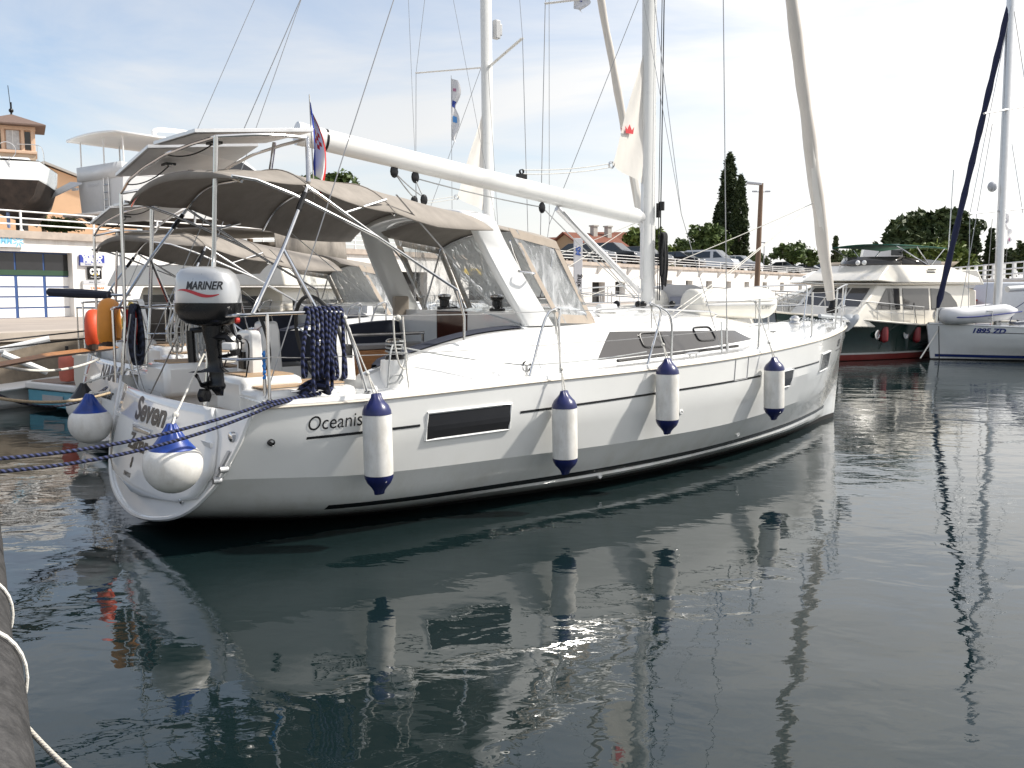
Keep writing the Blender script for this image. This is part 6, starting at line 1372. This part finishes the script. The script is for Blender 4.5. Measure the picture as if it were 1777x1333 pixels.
MB().box((-5.02, .55, 2.05), (.04, 1.3, 1.15)).box((-5.02, -.75, 2.1), (.04, 1.1, 1.0)).build('saloon_door', DARKW, cb)
sr = MB(); sr.tube([(-6.4, -1.9, 2.35), (-6.4, 1.9, 2.35)], .025, 6)
for k in range(7): sr.tube([(-6.4, -1.9+.633*k, 1.45), (-6.4, -1.9+.633*k, 2.35)], .018, 6)
sr.build('stern_rail', STEEL, bm_)
for s_ in (-1, 1): MB().box((-3.2, s_*1.83, 2.25), (2.6, .03, .5)).build('side_window', DARKW, cb)
MB().box((-6.53, .0, .95), (.03, 1.6, .28)).build('stern_panel', SGREY, bm_)
# ---- white fishing cruiser with ladder at left
p = D(330, 560, 18.5); fc = thing('motor_boat', 'white cruiser with boarding ladder seen between the far stern rail and outboard motor', 'motor boat', (p.x, p.y, 0), radians(100), 'motor boats around the harbour'); fc.scale = (.75, .75, .9)
half, sh, X = bhull(fc, 8.5, 3.2, 1.2, WHITEP, .3, WHITEP, .2, ANTIF, .35, WHITEP); cb, hw = solid_profile([(-1.5, 1.1), (2.8, 1.3), (1.9, 1.7), (.9, 2.3), (-1.4, 2.3)], 2.6, 2.3, 1.1, 2.3, WHITEP, fc, 'cabin'); side_glass([[(1.6, 1.65), (.9, 2.15), (-1.1, 2.15), (-1.1, 1.6)]], hw, GLASSD, cb)
ld = MB()
for y in (-.75, -.35): ld.tube([(-4.3, y, .5), (-4.1, y, 2.3)], .03, 6)
for k in range(6): ld.tube([(-4.27+.035*k, -.75, .7+.28*k), (-4.27+.035*k, -.35, .7+.28*k)], .022, 6)
ld.build('boarding_ladder', ALU, fc); MB().box((-4.0, .9, 1.7), (.06, .09, 1.3), Matrix.Rotation(.5, 3, 'X')).build('yellow_pole', mat('yellow_plastic', (.55, .42, .12), .5), fc)
deck_rail(fc, half, sh, X, .45, .98, .6, 7)
# ---- small blue boat with teak platform
p = D(112, 660, 17.2); sb = thing('small_motorboat', 'small light blue motorboat with a teak stern platform at the left', 'motor boat', (p.x+1.35, p.y+2.1, 0), radians(58), 'small boats at the left quay'); sb.scale = (.8, .8, .9)
TURQ = mat('light_blue_hull', (.13, .40, .52), .3, var=.06, coat=.3); half, sh, X = bhull(sb, 5.6, 2.3, .62, TURQ, .25, TURQ, .15, TURQ, .3, WHITEP)
pl = MB().prism([(-3.55, -.95, .44), (-3.35, -1.1, .44), (-2.6, -1.1, .44), (-2.6, 1.1, .44), (-3.35, 1.1, .44), (-3.55, .95, .44)], (0, 0, .14)).build('stern_platform', WHITEP, sb, bevel=.03)
MB().prism([(-3.45, -.85, .583), (-3.3, -.98, .583), (-2.62, -.98, .583), (-2.62, .98, .583), (-3.3, .98, .583), (-3.45, .85, .583)], (0, 0, .012)).build('platform_planks', wave_mat('grey_teak', (.08, .06, .05), (.28, .21, .17), .7, 3.6, 'Y', .001, (.03, .1), var=.2), pl)
MB().prism([(-3.50, -.9, .10), (-3.50, .9, .10), (-3.50, .9, .42), (-3.50, -.9, .42)], (.8, 0, 0)).build('stern_box', TURQ, sb); MB().box((-3.52, -.1, .28), (.02, .8, .12)).build('stern_grille', GREYG, sb)
cb, hw = solid_profile([(-1.2, .6), (1.4, .75), (.9, 1.0), (.2, 1.25), (-1.0, 1.25)], 1.5, 1.3, .6, 1.25, mat('pale_yellow', (.72, .60, .36), .4), sb, 'cabin'); side_glass([[(.7, .95), (.2, 1.15), (-.8, 1.15), (-.8, .9)]], hw, WHITEP, cb)
MB().box((-2.2, .0, .75), (.15, 1.9, .5)).box((-1.3, -.55, .9), (.7, .4, .6)).build('stern_seat', WHITEP, sb, bevel=.03)
MB().tube(catmull([(-2.6, -.8, .6), (-2.5, -.8, 1.0), (-2.2, -.8, 1.05), (-1.9, -.8, .7)], 4), .02, 6).tube(catmull([(-2.6, .8, .6), (-2.5, .8, 1.0), (-2.2, .8, 1.05), (-1.9, .8, .7)], 4), .02, 6).build('grab_rail', STEEL, sb)
p = D(119, 668, 16.9); o = thing('boat_fender', 'faded pink fender standing on the blue boat platform', 'fender', (p.x, p.y, .56)); MB().lathe([(.03, 0), (.13, .02), (.15, .08), (.155, .38), (.14, .48), (.06, .54), (.03, .55)], n=20).build('fender_body', mat('pink_vinyl', (.62, .17, .12), .6, var=.12, scale=7), o, smooth=50); MB().tube([(0, 0, .53), (0, 0, .66)], .03, 8).build('fender_neck', BLACKP, o)
p = D(-75, 650, 16.4); o = thing('rowing_boat', 'small white open boat left of the light blue motorboat', 'boat', (p.x, p.y+1.6, 0), radians(58), 'small boats at the left quay'); half, sh, X = bhull(o, 4.4, 1.7, .42, WHITEP, .2, WHITEP, .1, WHITEP, .4, WHITEP)
MB().prism([(-2.7, -.55, .30), (-2.7, .55, .30), (-2.2, .8, .30), (-2.2, -.8, .30)], (0, 0, .06)).build('stern_board', WHITEP, o)
ms_ = MB().tube([(-.6, 0, .5), (-.4, .1, 1.0)], .05, 8); ms_.build('steering_post', WHITEP, o)
for (a, b_, lab) in (((-10, 610), (86, 588), 'white rolled tube lying slanted above the small open boat'), ((4, 614), (82, 646), 'white tube slanting down behind the gangplank')):
    e = thing('white_spar', lab, 'spar', (0, 0, 0), 0, 'white spars over the small boats'); MB().tube([D(*a, 14.8), D(*b_, 15.2)], .055, 10).build('tube', WHITEP, e)
# ---- hauled out motor yacht on the roof yard
p = D(205, 400, 36); hy = thing('motor_yacht', 'big white motor yacht hauled out on the roof yard, hard top on poles', 'motor yacht', (p.x+2.2, p.y+2.8, RZ+.15), radians(52), 'boats hauled out on the roof yard')
HGREY = mat('hauled_grey', (.62, .63, .64), .35, var=.04); L, B = 8.4, 3.3
def z_(py): return D(205, py, 36).z-RZ-.15
z0, z1, z2, z3, z4 = z_(378), z_(333), z_(312), z_(290), z_(244)
hull_ = MB(); S = [i/16 for i in range(17)]
def hb(s): return B/2*(1 if s < .5 else max(.02, 1-((s-.5)/.5)**2.2))
for sg in (1, -1): hull_.loft([[(-L/2+L*s, sg*hb(s), z2+.25*s), (-L/2+L*s, sg*hb(s)*.97, z1+.2*s), (-L/2+L*s, sg*hb(s)*.88, z0+.1*s)] for s in S])
hull_.quad((-L/2, -B/2, z2), (-L/2, B/2, z2), (-L/2, B/2*.97, z1), (-L/2, -B/2*.97, z1)).quad((-L/2, -B/2*.97, z1), (-L/2, B/2*.97, z1), (-L/2, B/2*.88, z0), (-L/2, -B/2*.88, z0))
hu = hull_.build('hull', HGREY, hy, smooth=35)
bt = MB()
for sg in (1, -1): bt.loft([[(-L/2+L*s, sg*hb(s)*.88, z0+.1*s), (-L/2+L*s, sg*hb(s)*.6, z0-.18), (-L/2+L*s, 0, z0-.38)] for s in S])
bt.quad((-L/2, -B/2*.88, z0), (-L/2, B/2*.88, z0), (-L/2, B/2*.6, z0-.18), (-L/2, -B/2*.6, z0-.18)).build('hull_bottom', ANTIF, hu, smooth=35)
MB().box((-L/2-.35, 0, z0+.05), (.7, B*.98, .09)).build('swim_platform', WHITEP, hu, bevel=.02)
pb = MB()
for k in range(7): pb.tube([(-L/2-.65, -B*.42+B*.14*k, z0), (-L/2, -B*.42+B*.14*k, z0-.25)], .025, 5)
pb.build('platform_bracket', STEEL, hu)
MB().loft([[(-L/2-.02, y, z3+.02) for y in (-B/2, 0, B/2)], [(-L/2-.02, y, z2-.05) for y in (-B/2, 0, B/2)]]).build('aft_bulwark', HGREY, hy, solid=.05)
for s_ in (-1, 1): MB().hexa([(-L/2, s_*B/2, z2), (-L/2+5, s_*B/2, z2+.2), (-L/2+5, s_*(B/2-.06), z2+.2), (-L/2, s_*(B/2-.06), z2), (-L/2, s_*B/2, z3), (-L/2+5, s_*B/2, z3+.1), (-L/2+5, s_*(B/2-.06), z3+.1), (-L/2, s_*(B/2-.06), z3)]).build('side_bulwark', HGREY, hy)
MB().box((-L/2+2.2, 0, z2+.05), (4.2, B*.95, .06)).build('aft_deck', HGREY, hy)
cab, hw = solid_profile([(-.8, z2), (3.2, z2+.2), (2.4, z3+.1), (1.4, z4-.25), (-.8, z4-.25)], B*.82, B*.7, z2, z4, HGREY, hy, 'cabin'); side_glass([[(2.1, z3+.2), (1.3, z4-.4), (-.4, z4-.4), (-.4, z3+.2)]], hw, DARKW, cab)
MB().box((-.83, .35, (z3+z4)/2-.1), (.03, .7, z4-z3-.4)).box((-.83, -.7, (z3+z4)/2), (.03, .8, (z4-z3)*.55)).build('cabin_door', DARKW, cab)
ht = MB(); ht.loft([[(x, t*B*.56, z4+.10*(1-t*t)+.03) for t in [-1+k/5 for k in range(11)]] for x in (-L/2-.3, -L/2+1.6, -L/2+3.4, -.4)]); ht.build('hard_top', WHITEP, hy, solid=.09, smooth=50)
for x, y in ((-L/2+.1, -B*.47), (-L/2+.1, -B*.05), (-L/2+.1, B*.47), (-L/2+1.7, -B*.47), (-L/2+1.7, B*.47), (-L/2+3.2, -B*.47)): MB().tube([(x, y, z3-.05), (x, y, z4+.05)], .028, 6).build('hard_top_pole', WHITEP, hy)
fl_ = MB(); fl_.tube(catmull([(-2.2, -.5, z4+.25), (-2.0, -.5, z4+.55), (0, -.5, z4+.6), (.9, -.5, z4+.4), (1.2, -.5, z4+.05)], 5), .09, 8).box((.6, .3, z4+.18), (1.6, 1.6, .25)); fl_.build('radar_arch', WHITEP, hy); MB().ball((-.2, -.3, z4+.38), .16, 10, 8).box((1.0, .2, z4+.52), (1.0, .12, .08)).build('radar', WHITEP, hy)
ldr = MB()
for y in (.35, .7): ldr.tube([(-L/2-.06, -y, z0-.35), (-L/2-.06, -y, z2-.02)], .02, 6)
for k in range(6): ldr.tube([(-L/2-.06, -.35, z0-.2+.27*k), (-L/2-.06, -.7, z0-.2+.27*k)], .016, 6)
ldr.build('boarding_ladder', STEEL, hy); text('Salvatore M', lambda a, b_: (-L/2-.04, -a+.45, (z1+z2)/2+b_), SGREY, 'name_lettering', hu, .2, 0, .9, .3)
MB().box((-L/2-.3, B*.40, z1+.1), (.1, .35, .09)).hexa([(-L/2-.1, B*.35, z2-.15), (-L/2-.1, B*.62, z2-.05), (-L/2-.8, B*.95, z1-.2), (-L/2-.8, B*.80, z1-.3), (-L/2-.1, B*.35, z2-.1), (-L/2-.1, B*.62, z2), (-L/2-.8, B*.95, z1-.15), (-L/2-.8, B*.80, z1-.25)]).build('passerelle', HGREY, hy)
for x, y in ((-3, -1), (-3, 1), (0, -1), (0, 1), (2.5, 0)): MB().box((x, y, (z0-.35)/2-.07), (.18, .18, z0-.2)).build('prop_stand', mat('prop_wood', (.2, .14, .09), .9), hy)
# ---- hauled out sailing yacht at the left edge
p = D(10, 345, 33); hs = thing('sailing_yacht', 'hauled-out sailing yacht with dark underbody and worn blue rudder at the left edge', 'yacht', (p.x, p.y, RZ), radians(111), 'boats hauled out on the roof yard')
def zz(py): return D(22, py, 33).z-RZ
za, zb2, zc, zd = zz(283), zz(312), zz(338), zz(362)
st_s = [(0, 1.0), (.2, 1.12), (.45, 1.2), (.7, .95), (.9, .45), (1, .03)]
Bh = 1.12; hul = MB(); und = MB()
for sg in (1, -1):
    hul.loft([[(9*s, sg*Bh*k, za+.1-.1*s+.4*s*s), (9*s-.25*(1-s), sg*Bh*k*.97, zb2)] for s, k in st_s]); und.loft([[(9*s-.25*(1-s), sg*Bh*k*.97, zb2), (9*s-.25*(1-s), sg*Bh*k*.82, zc), (9*s-.1, sg*Bh*k*.45, zd), (9*s, 0, zd-.12)] for s, k in st_s])
hul.add([(0, -Bh, za+.1), (0, Bh, za+.1), (-.25, Bh*.97, zb2), (-.25, -Bh*.97, zb2)], [(0, 1, 2, 3)]); hq = hul.build('hull', HULLW, hs, smooth=35)
und.add([(-.25, -Bh*.97, zb2), (-.25, Bh*.97, zb2), (-.25, Bh*.82, zc), (-.1, Bh*.45, zd), (0, 0, zd-.12), (-.1, -Bh*.45, zd), (-.25, -Bh*.82, zc)], [tuple(range(7))]); und.build('underbody', mat('worn_antifouling', (.035, .025, .02), .8, var=.7, scale=3), hq, smooth=35)
MB().loft([[(9*s, k*f*Bh, za+.12-.1*s+.4*s*s+.05*(1-f*f)) for f in (-1, -.5, 0, .5, 1)] for s, k in st_s]).build('deck', DECKW, hs, smooth=40); MB().box((4.2, 0, za+.35), (4, 1.3, .4), taper=.8).build('coachroof', GEL, hs, bevel=.06)
MB().hexa([(.2, -.03, zd-.65), (.55, -.03, zd-.65), (.55, .03, zd-.65), (.2, .03, zd-.65), (.05, -.04, zc+.05), (.6, -.04, zc+.05), (.6, .04, zc+.05), (.05, .04, zc+.05)]).build('rudder', mat('worn_blue', (.14, .20, .36), .8, var=.6, scale=6), hs); MB().box((4, 0, (zd-.1)/2), (1.6, .25, zd-.1)).build('keel', ANTIF, hs)
rr_ = MB()
for sg in (1, -1): rr_.tube(catmull([(1.6, sg*Bh, za+.1), (1.4, sg*Bh, za+.65), (.1, sg*Bh*.95, za+.68), (.0, sg*.45, za+.68)], 4), .015, 6).tube([(.1, sg*Bh*.95, za+.1), (.1, sg*Bh*.95, za+.68)], .013, 6)
rr_.build('pushpit_rail', STEEL, hs); ld = MB()
for y in (-.18, .18): ld.tube([(-.14, y, zb2+.02), (-.03, y, za+.25)], .014, 6)
for k in range(3): ld.tube([(-.14+.03*k, -.18, zb2+.06+.14*k), (-.14+.03*k, .18, zb2+.06+.14*k)], .012, 6)
ld.build('boarding_ladder', STEEL, hs); MB().torus((.8, 0, za+.55), .3, .012, (1, 0, 0), 24, 6).build('steering_wheel', STEEL, hs)

# ================================================================== SAILING YACHT AT THE FAR RIGHT
RS = .92; bow = D(1612, 575, 29.6); ry = thing('sailing_yacht', 'white sailing yacht numbered 1895 ZD at the right edge, with navy furled sail', 'yacht', (bow.x+11.98*RS, bow.y+.2, -.02), radians(180))
class RZs: pass
ry.scale = (RS, RS, .70)
rh = make_hull(ry, HULLW, ANTIF, STRIPE); make_deck(ry, DECKW, GEL, mat('strake_grey', (.3, .3, .3), .4)); make_coachroof(ry, GEL, GLASSD); make_rails(ry)
nv = YB()
for sg in (1, -1):
    m0 = YB().loft([[(shx(u, hv(u, z), z), sg*(hv(u, z)+.006), z) for z in [.15+.13*j/4 for j in range(5)]] for u in [11.7*i/40 for i in range(41)]]); nv.add(m0.v, m0.f)
nv.build('boot_stripe', mat('navy_stripe', (.015, .03, .13), .2), rh, smooth=0)
m0 = hull_strip(1, 10.5, lambda u: 1.12+.02*(u-1), .03, -1); m0.build('cove_stripe', STRIPE, rh, smooth=0)
m0 = hull_strip(1, 10.5, lambda u: 1.12+.02*(u-1), .03, 1); m0.build('cove_stripe', STRIPE, rh, smooth=0)
text('1895 ZD', flipfn(lambda a, b_: (10.3-a, -(hv(10.3-a, 1.38+b_)+.02), 1.38+b_)), mat('navy_lettering', (.015, .03, .18), .4, var=0), 'hull_lettering', rh, .30, .01, .85, .2)
def RL(P): q = ry.matrix_world.inverted() @ Vector(P); return q
bpy.context.view_layer.update()
m0 = D(1729, 570, 29.8); m1 = D(1757, -60, 30.2); g0 = D(1627, 535, 29.7); g1 = D(1756, -10, 30.2)
MB().tube([RL(m0), RL(m1)], .135, 12).build('mast', ALU, ry)
pts = [RL(g0.lerp(g1, i/30)) for i in range(31)]; MB().tube(pts, [.05]+[.10+.012*sin(i*1.9) for i in range(1, 30)]+[.05], 10).build('furled_genoa', mat('navy_sailcloth', (.010, .014, .05), .8, var=.2), ry, smooth=50)
MB().tube([RL(D(1625, 560, 29.7)), RL(g0)], .08, 8).build('furling_drum', STEEL, ry)
sp_ = MB()
for (a, b_) in (((1708, 197), (1790, 183)), ((1682, 371), (1790, 361))): sp_.tube([RL(D(*a, 29)), RL(D(*b_, 31))], .045, 6)
sp_.build('spreader', ALU, ry)
shr = MB()
for a, b_ in (((1680, 560), (1683, 371)), ((1683, 371), (1755, 10)), ((1722, 380), (1708, 560)), ((1760, 20), (1795, 250)), ((1775, 370), (1756, 250)), ((1660, 575), (1722, 215))): shr.tube([RL(D(*a, 29.4)), RL(D(*b_, 29.8))], .012, 5)
shr.build('shroud', WIRE, ry)
MB().tube([RL(D(1748, 502, 29.9)), RL(D(1830, 497, 30.1))], .14, 12).build('boom', MASTW, ry)
MB().loft([[RL(D(px, py+dy, 29.2+k)) for k in (0, 1.2, 2.4)] for px, py, dy in ((1752, 560, 0), (1762, 535, 0), (1785, 520, 0), (1840, 518, 0))]).build('sprayhood', mat('navy_canvas', (.015, .03, .10), .8), ry, solid=.03)
MB().ball(RL(D(1722, 324, 29.8)), .16, 10, 8, (1, 1, 1.5)).build('steaming_light', SGREY, ry)
dn = thing('inflatable_dinghy', 'white inflatable dinghy with blue trim lashed on the 1895 ZD yacht foredeck', 'dinghy', D(1690, 560, 29.6), radians(2)); NVY = mat('navy_trim', (.02, .035, .22), .5)
DW = mat('dinghy_white', (.66, .66, .67), .4, var=.04)
for y0 in (.42, -.42):
    pts = catmull([(-1.0, y0*.2, .22), (-.85, y0*.9, .22), (-.3, y0, .24), (.5, y0, .32), (1.15, y0, .40)], 5); MB().tube(pts, [.26]*(len(pts)-4)+[.25, .2, .12, .05], 14).build('side_tube', DW, dn, smooth=50)
    MB().tube([p+Vector((0, (-.26 if y0 < 0 else .26), -.03)) for p in pts[4:]], .022, 6).build('blue_trim', NVY, dn)
MB().box((.2, 0, .25), (2.0, .7, .06), Matrix.Rotation(-.08, 3, 'Y')).build('dinghy_floor', SGREY, dn)
rope_thing('pale mooring rope slanting into the water under the 1895 ZD bow', [D(1628, 573, 29.5), D(1597, 622, 28.8)], .022, ROPEW, group='ropes of the yacht at the right')
rope_thing('dark thin chain dropping straight into the water at the 1895 ZD bow', [D(1629, 566, 29.4), D(1630, 632, 29.3)], .015, ROPEK, group='ropes of the yacht at the right')
# van and car on the pier behind
p = D(1745, 540, 39.5); v_ = thing('box_van', 'light grey box van with red tail light on the pier behind the far right yacht', 'van', (p.x+.5, p.y, .35), radians(3)); BV = mat('van_bluegrey', (.50, .53, .58), .35, coat=.3)
bx, hw = solid_profile([(-1.75, .45), (4.0, .45), (4.0, 2.2), (-1.3, 2.2), (-1.55, 1.8)], 2.0, 1.9, .45, 2.2, BV, v_, 'body', .08)
MB().box((-1.62, -.92, 1.05), (.1, .1, .35)).build('tail_light', RED, bx); MB().box((1, -1.0, .95), (5.6, .03, .06)).build('side_moulding', SGREY, bx)
for x in (-.6, 2.9):
    for s_ in (-1, 1): MB().lathe([(.2, -.1), (.34, -.09), (.36, 0), (.34, .09), (.2, .1)], (x, s_*.9, .36), 16, Matrix.Rotation(pi/2, 3, 'X')).build('wheel', TYRE, v_)
c_ = car('parked_car', 'pale car with greenish windows on the pier, beside the light grey box van', 0, 0, CWHITE, 'suv', 'cars on the pier'); p = D(1752, 545, 36.6); c_.location = (p.x+1.4, p.y, .35); c_.rotation_euler = (0, 0, radians(178))
for pxx, h_, lab in ((1663, .8, 'red container left of the light grey box van'),):
    p = D(pxx, 545, 40); o = thing('red_crate', lab, 'crate', (p.x, p.y, .95), .3); MB().box((0, 0, h_/2), (1.1, .9, h_), taper=.92).build('crate_body', RED, o, bevel=.04); MB().box((0, 0, h_+.03), (1.14, .94, .07)).build('crate_lid', RED, o, bevel=.02)
flag('pennant', 'pale flag on a pole at the far right, upper of the pair', 1751, 372, 400, 60, -11, FW_, ((6, 12, 2, 4, mat('flag_grey_mark', (.25, .25, .3), .8)),), True, 1)
flag('pennant', 'pale flag on a pole at the far right, lower of the pair', 1749, 396, 423, 60, 8, FW_, ((12, 16, 2, 4, mat('flag_pink', (.45, .2, .3), .8)),), True, 1)
# dark long furled cushion pole left (passerelle in its cover)
a, b_ = D(86, 507, 12.6), D(190, 512, 12.2); e = thing('covered_gangway', 'gangway in a dark navy cover sticking out left above the orange buoys', 'gangway', (0, 0, 0)); MB().tube([a, a.lerp(b_, .5), b_], [.055, .065, .05], 10, flat=1.).build('cover', mat('dark_navy_cover', (.012, .016, .03), .8, var=.2), e); MB().tube([b_, D(225, 512, 12)], .02, 6).build('gangway_tube', STEEL, e)

# ================================================================== PONTOON IN THE FOREGROUND
PD = Vector((-.58, 1, 0)).normalized(); PO = Vector((-2.06, 3.64, 0)); PN = Vector((-PD.y, PD.x, 0)); PN = PN if PN.x < 0 else -PN
def PP(s, o_, z): return PO+PD*s+PN*o_+Vector((0, 0, z))
pm = MB(); pm.prism([PP(-8, .36, .12), PP(9, .36, .12), PP(9, 3.4, .12), PP(-8, 3.4, .12)], (0, 0, .33)); tag(pm.build('pontoon', mat('pontoon_concrete', (.30, .28, .26), .9, var=.2, scale=3), smooth=0), kind='structure')
RUB = mat('weathered_rubber', (.032, .031, .031), .75, var=.6, scale=9, bump=.008, bscale=22)
add_stain(RUB, -1, .1, (.15, .145, .14), .25, (7, 7, 7))
for s0, s1, r, lab in ((-1.2, 1.18, .255, 'thick black rubber pipe fender on the pontoon edge, nearest piece at the bottom left'), (1.1, 4.6, .225, 'thick black rubber pipe fender on the pontoon edge, further piece at the left')):
    e = thing('pipe_fender', lab, 'fender', (0, 0, 0), 0, 'pipe fenders along the pontoon edge'); mb = MB(); R0 = []
    ax = PD
    def ringp(s, rr, off=0.): return [PP(s, .18, .28)+PN*(rr*cos(2*pi*k/28))+Vector((0, 0, rr*sin(2*pi*k/28)*1.05)) for k in range(28)]
    mb.loft([ringp(s0+(s1-s0)*i/12, r*(1+.01*sin(i*2.1))) for i in range(13)], closed=True); mb.loft([ringp(s1, r), ringp(s1, r-.05), ringp(s1-.3, r-.05)], closed=True); mb.loft([ringp(s0, r), ringp(s0, r-.05), ringp(s0+.3, r-.05)], closed=True); mb.build('rubber_pipe', RUB, e, smooth=40)
def lash(s, lab, r=.245):
    e = thing('rope_lashing', lab, 'rope', (0, 0, 0), 0, 'white rope lashings on the pipe fenders'); mb = MB()
    for k in range(2): mb.tube([PP(s+.03*k+.05*sin(a), .18, .28)+PN*(r*cos(a))+Vector((0, 0, r*1.05*sin(a))) for a in [-.6+4.2*i/20 for i in range(21)]], .0075, 6)
    mb.build('lashing_turns', ROPEW, e)
lash(2.12, 'white rope lashing round the further rubber pipe fender', .24); lash(1.02, 'frayed white rope lashing at the joint of the two rubber pipe fenders', .27)
a = D(26, 1236, 4.35); b_ = D(150, 1360, 3.35)
rope_thing('white braided rope in the bottom left corner leading from the pipe fender', sag(D(8, 1215, 4.6), D(170, 1378, 3.4), .03), .0125, wave_mat('white_braid', (.03, .05, .12), (.62, .58, .50), .8, 9, 'Y', .002, (.03, .06), 2.), group='pontoon ropes')
